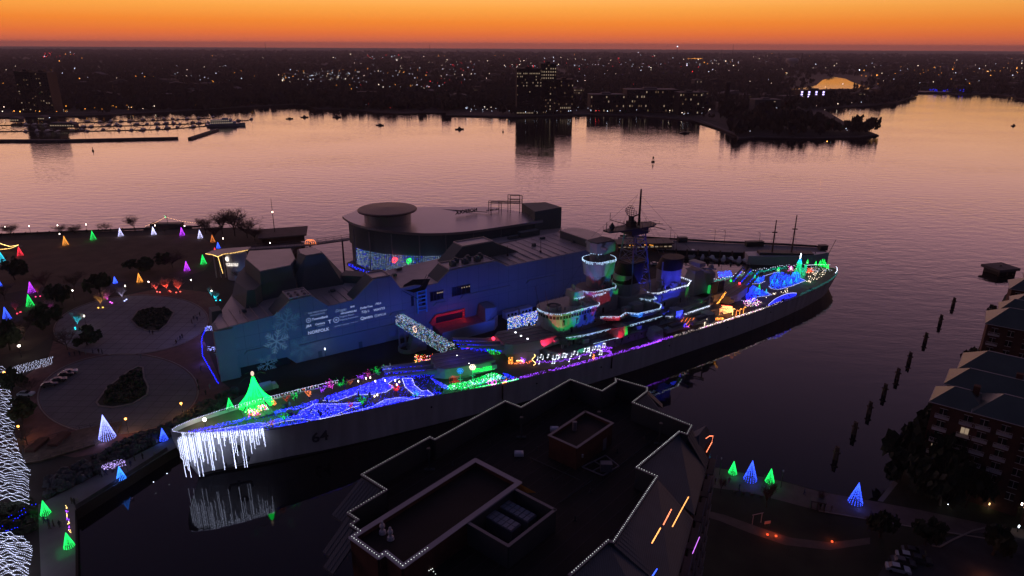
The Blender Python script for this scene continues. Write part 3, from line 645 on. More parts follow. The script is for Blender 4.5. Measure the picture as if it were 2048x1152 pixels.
roof = MB().prism([(.3, .7), (152, .7), (150, 30), (121, 28), (85, 24), (45, 22), (36, 46), (18, 46), (10.7, 27.9), (.3, 6)], 18.4, lambda u, w: lerp(u, [0, 18, 36, 60, 104, 152], [19.1, 20.2, 19.7, 20.6, 21.3, 21.6]))
mpart('main_roof', roof, MROOF)
seam = MB()
for u in list(range(4, 18, 3)) + list(range(36, 50, 3)) + list(range(106, 150, 4)):
    seam.box(u, u + .12, 1, 16 if u < 60 else 28, lerp(u, [0, 18, 36, 60, 104, 152], [19.1, 20.2, 19.7, 20.6, 21.3, 21.6]) - .2, lerp(u, [0, 18, 36, 60, 104, 152], [19.1, 20.2, 19.7, 20.6, 21.3, 21.6]) + .14)
tag(mpart('roof_seams', seam, MROOF), kind='stuff')
def hatch(u0, u1, u2, u3, zt, w0, w1, zb, name='roof_hatch', back=.0):
    """a roof lantern with sloped flanks: trapezoid from u0..u3 at the base to u1..u2 on top."""
    m = MB().vprism([(u0, zb), (u3, zb), (u2, zt), (u1, zt)], w0, w1); o = mpart(name, m, MDARK)
    t = MB().box(u1 + .3, u2 - .3, w0 + .3, w1 - .3, zt - .2, zt + .12)
    t.box(u1, u2, w0, w0 + .3, zt, zt + .5).box(u1, u2, w1 - .3, w1, zt, zt + .5).box(u1, u1 + .3, w0 + .3, w1 - .3, zt, zt + .5).box(u2 - .3, u2, w0 + .3, w1 - .3, zt, zt + .5)
    c = t.build('hatch_roof', MROOF, o); return o
hatch(17.8, 22.8, 29.8, 34.6, 24.3, .65, 8.8, 19.5)
hatch(43.4, 50.8, 57.2, 60.3, 26.0, .65, 7.6, 19.5)
hatch(74.8, 79.7, 99.2, 103.8, 24.2, .65, 9.4, 20)
hatch(85.2, 93.2, 107, 121, 27.2, 14.7, 22.2, 20.3)
vent = MB()
for u in (24, 26.2, 28.4):
    for w in (3, 5.6): vent.lathe([(.5, 24.4), (.5, 25.0), (.7, 25.05), (.1, 25.35)], (u, w), 8)
mpart('roof_vent', vent, MROOF)
for k in range(6):
    u = 82 + 2.6 * k; m = MB().box(u, u + 2.0, 3 + (k % 2) * 2.6, 5 + (k % 2) * 2.6, 24.4, 26.0)
    m.lathe([(.7, 26.0), (.7, 26.5)], (u + 1, 4 + (k % 2) * 2.6), 10); mpart('air_unit', m, MDARK)
pj = MB()
for u in np.arange(3.5, 152, 4.4): z1 = lerp(u, [p[0] for p in prof[:5:-1]], [p[1] for p in prof[:5:-1]]) - .3; pj.box(u, u + .07, -.03, -.003, 8.8 if 22 < u < 60 else 5.6, z1)
for z in (11.2, 15.4): pj.box(.5, 151.5, -.034, -.004, z, z + .06)
tag(mpart('panel_joint', pj, MDARK), kind='stuff')
for u in (30, 44, 93, 118, 131, 140): mpart('service_door', MB().box(u, u + 1.3, -.06, -.004, 2.52, 4.8), MDARK)
for u, w in ((10, 9), (13, 16), (40, 12), (64, 14), (68, 20), (112, 20), (128, 17), (137, 24), (145, 12)): z = lerp(u, [0, 18, 36, 60, 104, 152], [19.1, 20.2, 19.7, 20.6, 21.3, 21.6]); mpart('roof_unit', MB().box(u, u + rg.uniform(.8, 2.2), w, w + 1.2, z, z + rg.uniform(.5, 1.3)).tube((u - .8, w, z), (u - .8, w, z + 1), .12, n=5), MDARK)
# upper tiers
mpart('upper_tier', MB().prism([(10.5, 27), (11.8, 13), (15, 12.5), (18.2, 17), (30, 18), (37, 28), (44, 20), (46, 22), (45, 34), (36, 44), (19, 45), (14, 36)], 19.5, lambda u, w: 25, top=[(12, 26), (13.2, 14.5), (15.6, 14.2), (18.6, 18.2), (30, 19), (37, 28.4), (42, 22), (43.6, 24), (43, 33), (35.5, 42), (20, 43.5), (15, 35)]), MDARK)
mpart('upper_roof', MB().prism([(18.4, 17.5), (29.6, 18.6), (33.5, 26), (36, 40.5), (21, 46), (17.4, 36)], 25.02, 29.2, top=[(18.8, 18.4), (29.4, 19.6), (33, 26.4), (35.4, 40), (21.4, 45.2), (18, 35.6)]), MDARK)
mpart('upper_roof_deck', MB().prism([(19.0, 18.8), (29.2, 20), (32.7, 26.6), (35.1, 39.8), (21.6, 44.8), (18.3, 35.6)], 29.21, 29.5), MROOF)
mpart('wedge_tower', MB().prism([(27, 21.5), (31.5, 18.4), (46.5, 17), (50, 22), (44, 36), (36, 41)], 19.6, 31.6, top=[(33.6, 24.5), (34.6, 19.8), (41, 20.2), (41.3, 23), (40.4, 30), (34.8, 30)]), MDARK)
mpart('wedge_tower_deck', MB().prism([(34.2, 24.4), (35.0, 20.4), (40.6, 20.8), (40.8, 23), (40.0, 29.4), (35.2, 29.4)], 31.61, 31.9), MROOF)
mpart('slant_roof', MB().prism([(45, 20), (59, 8), (62, 9), (62, 14), (50, 27)], 19.8, lambda u, w: 22.6, top=[(46, 20.6), (58.8, 9.2), (61, 10), (60.6, 13.6), (50, 25)]), MDARK)
mpart('corner_box', MB().box(1.2, 5, 13.0, 18.5, 15, 20.4, .4), MDARK)
# rounded far end
pr = [(145.5, 22)] + [(150 + 7 * math.cos(t), 13 + 11 * math.sin(t)) for t in np.linspace(1.9, -1.4, 12)] + [(146, 1)]
mpart('rounded_end', MB().prism(pr, 2.5, 24.6), MDARK); mpart('rounded_end_roof', MB().prism([(u * .98 + 2.9, w * .94 + .7) for u, w in pr], 24.61, 24.9), MROOF)
for i, (u, w) in enumerate([(112, 12), (126, 9)]): mpart('roof_mast', MB().tube((u, w, 21.3), (u, w, 25.5 + i), .09, n=5).box(u - .3, u + .3, w - .3, w + .3, 21.3, 22.1), DARK_STEEL)
# window boxes, relief panels and rail on the ship side wall
for q in [(1308, 575, 1383, 610, 1), (1433, 548, 1536, 582, .4), (1200, 600, 1215, 640, 0), (1262, 596, 1286, 630, 0)]:
    x0, y0, x1, y1, l_ = q; a = mus_wall(400 + x0 * .3516, 380 + y0 * .3516 + 3); b = mus_wall(400 + x1 * .3516, 380 + y1 * .3516)
    z0, z1 = min(a[1], b[1]), max(a[1], b[1]); z0 = z1 - 3.2
    f = mpart('wall_window', MB().box(a[0], b[0], -.12, -.004, z0, z1), WIN_DARK)
    fr = MB(); fr.box(a[0] - .2, b[0] + .2, -.2, -.13, z1, z1 + .2).box(a[0] - .2, b[0] + .2, -.2, -.13, z0 - .2, z0)
    n = 4
    for k in range(n + 1): u = a[0] + (b[0] - a[0]) * k / n; fr.box(u - .06, u + .06, -.2, -.13, z0, z1)
    fr.build('window_frame', DARK_STEEL, f)
    if l_:
        lg = MB()
        for k in range(4): u = a[0] + (b[0] - a[0]) * (.5 + .14 * k); lg.box(u, u + .5, -.19, -.14, z1 - .9, z1 - .5)
        lg.build('lit_pane', WIN_LIT, f)
relief = MB()
for q in [(1480, 605, 1775, 560), (1855, 520, 2030, 500), (1325, 660, 1410, 640), (250, 920, 395, 915), (1075, 715, 1185, 690)]:
    a = mus_wall(400 + q[0] * .3516, 380 + q[1] * .3516); b = mus_wall(400 + q[2] * .3516, 380 + q[3] * .3516); z = (a[1] + b[1]) / 2
    h = 1.4
    mpart('relief_panel', MB().vprism([(a[0], z), (a[0] + 1.2, z - h * .7), (b[0] - 1.2, z - h * .7), (b[0], z), (b[0] - 1.2, z + h * .7), (a[0] + 1.2, z + h * .7)], -.45, -.004), mat('relief_panel', (.20, .215, .22), .7, .08, .1))
# blue ladder frame, gangway landing, red lit entrance recess
lad = MB()
for u in (66.0, 69.4): lad.box(u, u + .45, -1.0, -.5, 10.8, 19.4)
for k in range(6): lad.box(66.45, 69.4, -.95, -.55, 11.6 + 1.45 * k, 11.95 + 1.45 * k)
tag(lad.build('blue_ladder_frame', mat('pale_blue_paint', (.10, .38, .62), .5, .1, .5), None, MUS), 'pale blue ladder frame hung on the museum wall', 'ladder')
tarp = MB().add([(61, .3, 20.6), (64.5, -1.6, 19.2), (69, -1.8, 19.6), (72, .2, 22.4), (67, 4, 22), (63, 3, 21)], [(0, 1, 5), (1, 4, 5), (1, 2, 4), (2, 3, 4)])
for a, b in (((61, 0, 20.2), (66, -1.7, 16.6)), ((66, -1.8, 20), (72, 1, 23.4)), ((67, -1.8, 20), (71, 1, 24))): tarp.tube(a, b, .1, n=4)
mpart('notch_canopy', tarp, BLACK, 'dark folded canopy in the roof notch')
RED_PAINT = mat('entrance_red', (.55, .06, .045), .6, .1, .2)
a, b = mus_wall(865, 645), mus_wall(928, 626)
fr = MB(); u0, u1 = a[0], b[0]
fr.box(u0 + 1, u1, -.8, -.003, a[1] + 2.0, a[1] + 2.9).box(u1 - .9, u1, -.8, -.003, 4.2, a[1] + 1.99).vprism([(u0 - 1.4, a[1] + .2), (u0 + .2, a[1] - 1.6), (u0 + 1, a[1] - .6), (u0 + 1, a[1] + 2.9)], -.8, -.003).box(u0 + 1.01, u1 - .91, -.7, -.003, a[1] - 2.6, a[1] - .5)
mpart('entrance_frame', fr, RED_PAINT, 'red framed entrance recess')
mpart('entrance_void', MB().box(u0 + 1.01, u1 - .92, -.3, -.003, a[1] - .49, a[1] + 1.99), BLACK)
for k in range(4): lamp(MUS.w(u0 + 1.5 + (u1 - u0 - 3) * k / 3, -2.2, a[1] + 1.6), (1, .05, .03), 34, .2)
lamp(MUS.w(u1 - 2.4, -2.4, 6.2), (1, .05, .03), 40, .2)
# raised landing with blue parapet in front of the entrance
tr = empty('entry_terrace', MUS.w(u0 - 2, -12, 0), MUS.a, 'red lit entry terrace with curved blue parapet beside the museum', 'terrace')
MB().prism([(0, 0), (21, 1), (24, 4), (24, 11.4), (2, 11.4)], .5, 5.0).build('terrace_floor', mat('terrace_red_paving', (.28, .09, .07), .8, .2, .5), tr)
MB().prism([(-.5, -.5), (21.3, .5), (24.6, 3.6), (24.0, 4), (20.8, 1.2), (0, .1)], .5, 6.6).build('parapet', MWALL, tr)
MB().prism([(19, 3), (24.5, 4.1), (24.5, 11), (20, 11)], 5.01, 9.6, top=[(20, 5), (24.5, 4.2), (24.5, 11), (21, 11)]).build('end_tower', MWALL, tr)
gl = empty('gangway_landing', MUS.w(60, -10.5, 0), MUS.a, 'pale curved stair landing under the museum end of the gangway', 'stair')
MB().prism([(-4, -2.6), (3, -3), (4.4, 1), (-3, 2.4)], .4, 7.0, top=[(-1, -1), (3, -2.6), (4.4, 1), (-.6, 2.4)]).build('stair_block', MWALL, gl)
MB().lathe([(3.4, 3.2), (3.4, 4.6), (3.1, 4.6), (3.1, 3.3)], (-3, -1.2), 18, cap=False).build('curved_rail', MWALL, gl)
for u, w in ((-3, 6), (-.5, 6.5), (5.5, -2), (6.8, 1.2)): MB().tube((u, w, .3), (u, w, 8.6), .35, n=8).build('column', CONCRETE, gl)
for k in range(2):
    u = 103 + 6.5 * k; bx = empty('dock_cabin', MUS.w(u, -4, 2.5), MUS.a, ['white dock cabin nearer the gangway at the museum foot', 'white dock cabin nearer the ship tower at the museum foot'][k], 'cabin', 'white cabins at the foot of the museum')
    MB().box(-2.8, 2.8, -1.3, 1.3, 0, 2.7).build('body', WHITE_PAINT, bx); MB().box(-2.9, 2.9, -1.4, 1.4, 2.71, 2.85).build('roof', MROOF, bx)
    for v in (-1.6, 0, 1.6): MB().box(v - .4, v + .4, -1.36, -1.303, 1.1, 2.0).build('window', WIN_DARK, bx)
# projected snowflakes and sponsor lettering: their light is emission put into thin wall-coloured shapes, no projector
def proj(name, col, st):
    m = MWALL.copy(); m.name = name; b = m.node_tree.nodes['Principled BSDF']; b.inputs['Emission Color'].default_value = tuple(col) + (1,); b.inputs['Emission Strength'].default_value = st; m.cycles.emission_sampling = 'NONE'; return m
PROJ = proj('emissive_projection', (.50, .60, .95), .55); PROJS = proj('emissive_projection_snow', (.26, .50, .72), .14); PROJ2 = proj('emissive_projection_faint', (.10, .30, .46), .10)
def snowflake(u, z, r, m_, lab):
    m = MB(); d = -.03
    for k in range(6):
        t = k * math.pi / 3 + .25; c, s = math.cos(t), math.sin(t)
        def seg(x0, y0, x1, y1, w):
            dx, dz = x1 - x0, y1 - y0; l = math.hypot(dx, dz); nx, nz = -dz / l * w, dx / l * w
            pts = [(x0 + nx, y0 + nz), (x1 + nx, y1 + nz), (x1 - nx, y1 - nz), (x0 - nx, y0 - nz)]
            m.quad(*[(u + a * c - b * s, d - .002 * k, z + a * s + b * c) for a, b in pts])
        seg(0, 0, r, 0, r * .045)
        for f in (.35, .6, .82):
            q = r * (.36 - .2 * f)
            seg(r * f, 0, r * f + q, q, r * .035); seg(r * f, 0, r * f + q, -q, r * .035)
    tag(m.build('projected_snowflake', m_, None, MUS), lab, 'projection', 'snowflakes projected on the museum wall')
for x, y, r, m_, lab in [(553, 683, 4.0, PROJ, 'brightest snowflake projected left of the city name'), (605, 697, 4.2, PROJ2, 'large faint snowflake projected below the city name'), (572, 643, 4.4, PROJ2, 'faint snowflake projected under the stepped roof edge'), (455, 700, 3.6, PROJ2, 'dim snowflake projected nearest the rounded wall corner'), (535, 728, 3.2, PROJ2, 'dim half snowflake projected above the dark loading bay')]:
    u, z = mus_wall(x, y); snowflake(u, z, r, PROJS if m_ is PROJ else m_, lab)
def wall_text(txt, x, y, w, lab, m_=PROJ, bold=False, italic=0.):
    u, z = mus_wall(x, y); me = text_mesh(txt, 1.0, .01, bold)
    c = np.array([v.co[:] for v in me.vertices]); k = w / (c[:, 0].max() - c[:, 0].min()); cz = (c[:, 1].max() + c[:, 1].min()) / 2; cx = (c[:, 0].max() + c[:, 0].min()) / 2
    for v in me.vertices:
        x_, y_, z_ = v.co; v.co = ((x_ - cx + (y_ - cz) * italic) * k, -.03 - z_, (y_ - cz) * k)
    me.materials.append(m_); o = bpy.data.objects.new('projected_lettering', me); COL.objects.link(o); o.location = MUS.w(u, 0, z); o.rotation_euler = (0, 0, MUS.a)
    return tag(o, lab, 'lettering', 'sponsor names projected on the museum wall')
PF = proj('emissive_projection_soft', (.40, .52, .85), .34)
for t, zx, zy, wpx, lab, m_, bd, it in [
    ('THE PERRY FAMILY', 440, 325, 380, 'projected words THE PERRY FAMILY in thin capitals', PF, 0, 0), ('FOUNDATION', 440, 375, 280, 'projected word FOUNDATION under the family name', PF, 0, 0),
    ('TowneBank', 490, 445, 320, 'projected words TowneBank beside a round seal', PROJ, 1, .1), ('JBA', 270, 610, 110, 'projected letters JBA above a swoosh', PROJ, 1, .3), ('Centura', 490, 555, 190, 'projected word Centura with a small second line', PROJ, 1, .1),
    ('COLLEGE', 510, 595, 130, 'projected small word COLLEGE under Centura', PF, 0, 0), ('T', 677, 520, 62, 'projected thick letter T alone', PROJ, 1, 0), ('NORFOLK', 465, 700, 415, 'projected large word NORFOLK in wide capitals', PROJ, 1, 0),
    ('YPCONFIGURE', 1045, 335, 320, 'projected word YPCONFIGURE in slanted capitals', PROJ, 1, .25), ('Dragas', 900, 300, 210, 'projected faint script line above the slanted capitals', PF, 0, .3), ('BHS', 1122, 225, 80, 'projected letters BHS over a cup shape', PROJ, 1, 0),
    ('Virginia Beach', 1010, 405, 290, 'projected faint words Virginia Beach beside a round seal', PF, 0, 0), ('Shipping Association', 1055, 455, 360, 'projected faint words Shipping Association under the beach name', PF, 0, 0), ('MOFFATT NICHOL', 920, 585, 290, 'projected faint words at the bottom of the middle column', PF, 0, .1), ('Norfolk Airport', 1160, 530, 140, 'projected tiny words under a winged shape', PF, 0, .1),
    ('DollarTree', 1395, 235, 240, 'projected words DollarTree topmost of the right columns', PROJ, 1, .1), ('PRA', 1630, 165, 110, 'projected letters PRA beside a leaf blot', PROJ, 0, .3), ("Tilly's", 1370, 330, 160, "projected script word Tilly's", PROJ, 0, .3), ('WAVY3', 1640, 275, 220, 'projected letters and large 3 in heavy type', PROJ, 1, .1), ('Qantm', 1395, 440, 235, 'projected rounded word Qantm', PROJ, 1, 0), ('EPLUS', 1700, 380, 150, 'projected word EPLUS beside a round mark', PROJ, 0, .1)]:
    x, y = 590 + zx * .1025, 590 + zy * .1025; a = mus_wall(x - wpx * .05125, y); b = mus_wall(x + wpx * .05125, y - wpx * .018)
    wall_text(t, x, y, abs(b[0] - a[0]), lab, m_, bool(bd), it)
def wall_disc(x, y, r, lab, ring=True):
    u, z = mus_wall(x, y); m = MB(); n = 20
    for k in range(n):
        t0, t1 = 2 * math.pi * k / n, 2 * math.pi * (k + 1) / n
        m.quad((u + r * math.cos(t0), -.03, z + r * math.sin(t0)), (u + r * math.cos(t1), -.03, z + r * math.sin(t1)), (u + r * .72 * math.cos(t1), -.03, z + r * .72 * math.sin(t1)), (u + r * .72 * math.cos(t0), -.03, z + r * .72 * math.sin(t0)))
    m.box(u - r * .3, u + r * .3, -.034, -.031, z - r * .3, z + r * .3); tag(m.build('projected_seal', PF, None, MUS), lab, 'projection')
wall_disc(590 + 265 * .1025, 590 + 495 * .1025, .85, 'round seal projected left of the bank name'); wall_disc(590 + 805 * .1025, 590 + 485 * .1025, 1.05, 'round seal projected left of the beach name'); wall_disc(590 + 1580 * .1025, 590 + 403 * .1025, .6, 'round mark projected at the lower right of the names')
# blue floodlights washing the wall
for u, pw, c, z in ((8, 1700, (.01, .15, .52), 8.), (26, 1500, (.01, .13, .60), 8), (46, 1600, (.015, .08, .80), 9), (66, 1800, (.02, .06, .85), 10), (88, 1800, (.025, .07, .80), 10), (112, 1500, (.03, .08, .70), 10), (138, 900, (.04, .09, .60), 10)):
    lamp(MUS.w(u, -22, z + 2), c, pw * 4.2, .6, 'SPOT', MUS.w(u, 0, 12), 100, .9)
# ---------------------------------------------------------------- cruise terminal
CRF = mat('cruise_roof_metal', (.33, .30, .30), .33, metal=.55, spec=.6, var=.08, scale=.06, stripe=('X', 2.2, .12))
cr = empty('cruise_terminal', MUS.w(0, 0, 0), MUS.a, 'curved cruise terminal with sweeping roof and light curtain behind the museum', 'terminal')
def arc(pts, n=8):
    out = []
    for i in range(len(pts) - 1):
        p0 = pts[max(0, i - 1)]; p1 = pts[i]; p2 = pts[i + 1]; p3 = pts[min(len(pts) - 1, i + 2)]
        for k in range(n):
            t = k / n
            out.append(tuple(.5 * ((2 * p1[j]) + (-p0[j] + p2[j]) * t + (2 * p0[j] - 5 * p1[j] + 4 * p2[j] - p3[j]) * t * t + (-p0[j] + 3 * p1[j] - 3 * p2[j] + p3[j]) * t ** 3) for j in range(2)))
    return out + [pts[-1]]
front = arc([(72, 88), (72.5, 76), (79, 62.5), (92, 50), (108, 43.5), (128, 41.5), (150, 41)], 6)
roofp = front + [(152, 50), (140, 70), (114, 84), (84, 96)]
cx, cw = 108, 66
rz = lambda u, w: lerp(w + (u - 72) * .12, [44, 60, 80, 100], [24.4, 25.4, 26.6, 27.6])
ins = [(cx + (u - cx) * .985, cw + (w - cw) * .985) for u, w in roofp]
MB().prism(roofp, lambda u, w: rz(u, w) - 1.1, rz).build('sweeping_roof', CRF, cr)
inn = [(cx + (u - cx) * .94, cw + (w - cw) * .94) for u, w in roofp]
MB().prism(inn, 14.8, lambda u, w: rz(u, w) - 1.2).build('upper_wall', MDARK, cr)
inn2 = [(cx + (u - cx) * .93 + .6, cw + (w - cw) * .93 + .6) for u, w in roofp]
MB().prism(inn2, 5.0, 14.7).build('lobby_wall', mat('lobby_glass_wall', (.10, .11, .13), .4, .1, .2), cr)
MB().prism([(cx + (u - cx) * .99, cw + (w - cw) * .99) for u, w in roofp], 3.6, 4.9).build('terminal_deck', CONCRETE, cr)
for k in range(9):
    u, w = front[4 + k * 4]; MB().tube((u + 3, w + 4, -1), (u + 3, w + 4, 3.6), .6, n=8).build('pier_pile', CONCRETE_DARK, cr)
for k in range(7):
    u, w = front[6 + k * 4]; MB().tube((u + .4, w + 1.4, 4.9), (u + .4, w + 1.4, 23.5), .28, n=8).build('canopy_column', CONCRETE, cr)
dz = 31.5; dd = MB().lathe([(10.2, 25), (10.4, dz - 1.4), (10.8, dz - 1.0)], (87.3, 72.2), 40); dd.build('disc_drum', CRF, cr, smooth=False)
MB().lathe([(9.0, dz - 1.1), (13.2, dz - .5), (13.4, dz), (12.9, dz + .35), (.5, dz + 1.0)], (87.3, 72.2), 48, sx=.98, sy=.98).build('roof_disc', mat('disc_copper_roof', (.16, .10, .085), .55, .1, .2), cr)
MB().prism([(146, 42), (162, 43), (162, 56), (151, 60)], 5, 29.0).build('end_block', MDARK, cr)
MB().prism([(96, 33.5), (152, 33.5), (160, 40), (150, 42), (128, 41), (104, 41.5)], 18.5, 20.0).build('rear_flat_roof', MROOF, cr)
MB().prism([(98, 34), (152, 34), (158, 40), (150, 41), (128, 40), (104, 41)], 5, 18.45).build('rear_wall', MDARK, cr)
MB().box(134, 144, 35, 38, 20.05, 22.4).build('plant_room', MDARK, cr); MB().box(128, 133, 35.4, 37, 20.05, 21.4).build('plant_room', MDARK, cr)
fm = MB()
def rp(x, y):
    p = P(x, y, 26.2); return MUS.inv(p)
u0, w0 = rp(982, 424); u1, w1 = rp(1044, 425)
for t in (0, .33, .62, 1.0):
    u, w = u0 + (u1 - u0) * t, w0 + (w1 - w0) * t; top = 31.2 if t < .6 else 34.2
    for o_ in (0, 2.0): fm.tube((u, w + o_, 25.5), (u, w + o_, top), .18, n=5)
for t0, t1, z in ((0, 1, 31.2), (.62, 1, 34.2), (.62, 1, 32.2), (0, 1, 30.4)):
    for o_ in (0, 2.0): fm.tube((u0 + (u1 - u0) * t0, w0 + (w1 - w0) * t0 + o_, z), (u0 + (u1 - u0) * t1, w0 + (w1 - w0) * t1 + o_, z), .15, n=5)
fm.build('roof_frame', DARK_STEEL, cr)
me = text_mesh('NORFOLK', 2.5, .12, True); me2 = text_mesh('WELCOME TO', 1.1, .1, True)
for mm_, (x, y), nm in ((me, (933, 428), 'roof_letters'), (me2, (960, 427), 'roof_letters_small')):
    u, w = rp(x, y)
    if mm_ is me2: u += 7.0
    for v in mm_.vertices: x_, y_, z_ = v.co; v.co = (-x_, z_, y_)
    mm_.materials.append(DARK_STEEL); o = bpy.data.objects.new(nm, mm_); COL.objects.link(o); o.parent = cr; o.location = (u, w, 26.7)
u, w = rp(880, 420); u2, w2 = rp(975, 426); MB().tube((u, w, 26.6), (u2, w2, 26.6), .16, n=5).build('roof_edge_rail', DARK_STEEL, cr)
# the curtain of light hung on the lobby wall
cur = {k: MB() for k in ('blue', 'white', 'sky')}
cpts = [p for p in front[5:33]]
for i in range(len(cpts) - 1):
    (ua, wa), (ub, wb) = cpts[i], cpts[i + 1]; n = max(2, int(math.hypot(ub - ua, wb - wa) / .75))
    for k in range(n):
        t = k / n; u = ua + (ub - ua) * t; w = wa + (wb - wa) * t; u = cx + (u - cx) * .955; w = cw + (w - cw) * .955 - .2
        z = 14.2; zb = random.uniform(6.0, 7.4)
        while z > zb:
            cur[random.choices(('blue', 'white', 'sky'), (.2, .5, .45))[0]].bulb((u + random.uniform(-.1, .1), w, z), .105); z -= random.uniform(.45, .9)
for k, m_, lab in (('blue', B_BLUE, 'blue drops in the light curtain under the terminal roof'), ('white', glow('curtain_white', (.62, .78, 1.0), 2.6), 'white drops in the light curtain under the terminal roof'), ('sky', glow('curtain_azure', (.16, .46, 1.0), 2.2), 'azure drops in the light curtain under the terminal roof')):
    tag(cur[k].build('light_curtain', m_, None, MUS), lab, 'string lights', kind='stuff')
eb = MB()
for (u, w) in front[3:26]:
    for _ in range(5): eb.bulb((cx + (u - cx) * .995 + random.uniform(-.7, .7), cw + (w - cw) * .995 + random.uniform(-.7, .7), 4.9 + random.uniform(0, .8)), .16)
tag(eb.build('deck_edge_lights', B_BLUE, None, MUS), 'blue string lights along the terminal deck edge', 'string lights')
for (x, y), m_, lab, c in (((787, 500), B_RED, 'red starburst ornament on the light curtain', (1, .05, .1)), ((816, 503), B_GREEN, 'green starburst ornament on the light curtain', (.05, 1, .3))):
    az_ = lambda q: math.atan2(q.x, q.y)
    u, w = min(densify([Vector((a, b, 0)) for a, b in cpts], .3), key=lambda q: abs(az_(MUS.w(cx + (q.x - cx) * .955, cw + (q.y - cw) * .955)) - az_(P(x, y))))[:2]; u, w = cx + (u - cx) * .955, cw + (w - cw) * .955 - .6; m = MB()
    for _ in range(70): r = 1.3 * random.random() ** .5; t = random.uniform(0, 6.28); m.bulb((u + r * math.cos(t), w + random.uniform(-.4, .0), 12.2 + r * math.sin(t)), .13)
    tag(m.build('starburst_ornament', m_, None, MUS), lab, 'ornament')
for u, w in ((82, 56), (94, 45.5), (106, 39.5)): lamp(MUS.w(u, w, 10), (.45, .6, 1), 260, .8)
# ---------------------------------------------------------------- walkway and entrance pavilion
wk = empty('elevated_walkway', (0, 0, 0), 0, 'long elevated trussed walkway joining the entrance to the terminal', 'walkway')
wp = [P(497, 497, 8.5), P(620, 488, 9.5), P(700, 477, 10.5)]
dkm = MB(); rail = MB(); leg = MB()
for a, b in zip(wp, wp[1:]):
    d = (b - a).normalized(); q = Vector((-d.y, d.x, 0)) * 1.8
    dkm.add([a - q, b - q, b + q, a + q, a - q - Vector((0, 0, .5)), b - q - Vector((0, 0, .5)), b + q - Vector((0, 0, .5)), a + q - Vector((0, 0, .5))], [(0, 1, 2, 3), (7, 6, 5, 4), (0, 4, 5, 1), (3, 2, 6, 7)])
    ps = densify([a, b], 3.2)
    for s in (-1, 1):
        rail.tube(a + q * s + Vector((0, 0, 1.6)), b + q * s + Vector((0, 0, 1.6)), .1, n=4)
        for p in ps: rail.tube(p + q * s, p + q * s + Vector((0, 0, 1.6)), .07, n=4)
        for p, p2 in zip(ps, ps[1:]): rail.tube(p + q * s - Vector((0, 0, .4)), p2 + q * s + Vector((0, 0, 1.5)), .05, n=3)
    for p in ps[::4]:
        for s in (-1, 1): leg.tube((p.x + q.x * s, p.y + q.y * s, -1), (p.x + q.x * s * .7, p.y + q.y * s * .7, p.z - .4), .28, n=6)
        leg.tube((p.x - q.x, p.y - q.y, 2), (p.x + q.x, p.y + q.y, p.z - 1), .12, n=4)
dkm.build('deck', CONCRETE, wk); rail.build('truss_rail', DARK_STEEL, wk); leg.build('trestle', DARK_STEEL, wk)
rd = MB()
for k in range(3):
    c = P(617 + 4 * k, 488, 9.8); 
    for i in range(14): t = i / 13 * math.pi; rd.bulb((c.x + 1.6 * math.cos(t), c.y, 9.9 + 2.0 * math.sin(t)), .12)
tag(rd.build('reindeer_lights', B_ORANGE), 'orange outline ornaments standing on the elevated walkway', 'ornament')
en = empty('entrance_pavilion', P(462, 560, 2.5), 0, 'pale drum entrance pavilion with wavy lit canopy left of the museum', 'pavilion'); ec = P(462, 560, 2.5)
PAV = mat('pavilion_plaster', (.42, .42, .46), .7, .06, .2)
MB().lathe([(4.6, 0), (4.5, 12.2)], (2.2, 3.5), 24).build('drum', PAV, en)
m = MB()
for k in range(4): m.tube((-7.5 + k * 1.9, 3 + k * .3, 0), (-7.5 + k * 1.9, 3 + k * .3, 12), .25, n=6)
m.build('column_row', PAV, en)
can = [P(412, 507, 15), P(425, 509, 15), P(436, 513, 15), P(447, 508, 15), P(470, 505, 15), P(495, 500, 15), P(502, 494, 15), P(470, 496, 15), P(430, 500, 15)]
MB().prism([(p.x - ec.x, p.y - ec.y) for p in can], 12.0, 12.7).build('canopy', MROOF, en)
cl_ = MB().bulbs(densify([p - Vector((0, .3, 0)) for p in can[:6]], .45), .12); tag(cl_.build('canopy_lights', B_GOLD), 'warm light line along the wavy entrance canopy', 'string lights')
vl = MB().bulbs([P(436, 514, 15).lerp(P(446, 548, 4.5), k / 26) for k in range(26)], .12); tag(vl.build('column_lights', B_GOLD), 'warm light line running down the entrance drum', 'string lights')
me = text_mesh('Half Moone Cruise &\nCelebration Center', 1.0, .05, True)
for v in me.vertices: x_, y_, z_ = v.co; v.co = (x_ * .62, -z_, y_ * .75)
me.materials.append(glow('sign_white', (1, .9, .8), 1.6)); o = bpy.data.objects.new('pavilion_sign', me); COL.objects.link(o); o.parent = en; o.location = (2.0, -1.35, 7.6)
m = MB().quad(*[(.2 + .9 * math.cos(t), -1.3, 10.0 + 1.1 * math.sin(t)) for t in np.linspace(.9, 5.4, 14)]); m.build('sign_emblem', MATS['sign_white'], en)
lamp(P(452, 566, 4) + Vector((0, -5, 0)), (.36, .32, 1), 3200, .4, 'SPOT', P(462, 560, 8) , 80)
lamp(P(490, 556, 4), (.2, .4, 1), 300, .4)
lamp(P(395, 625, 12), (.30, .28, 1), 900, 1)
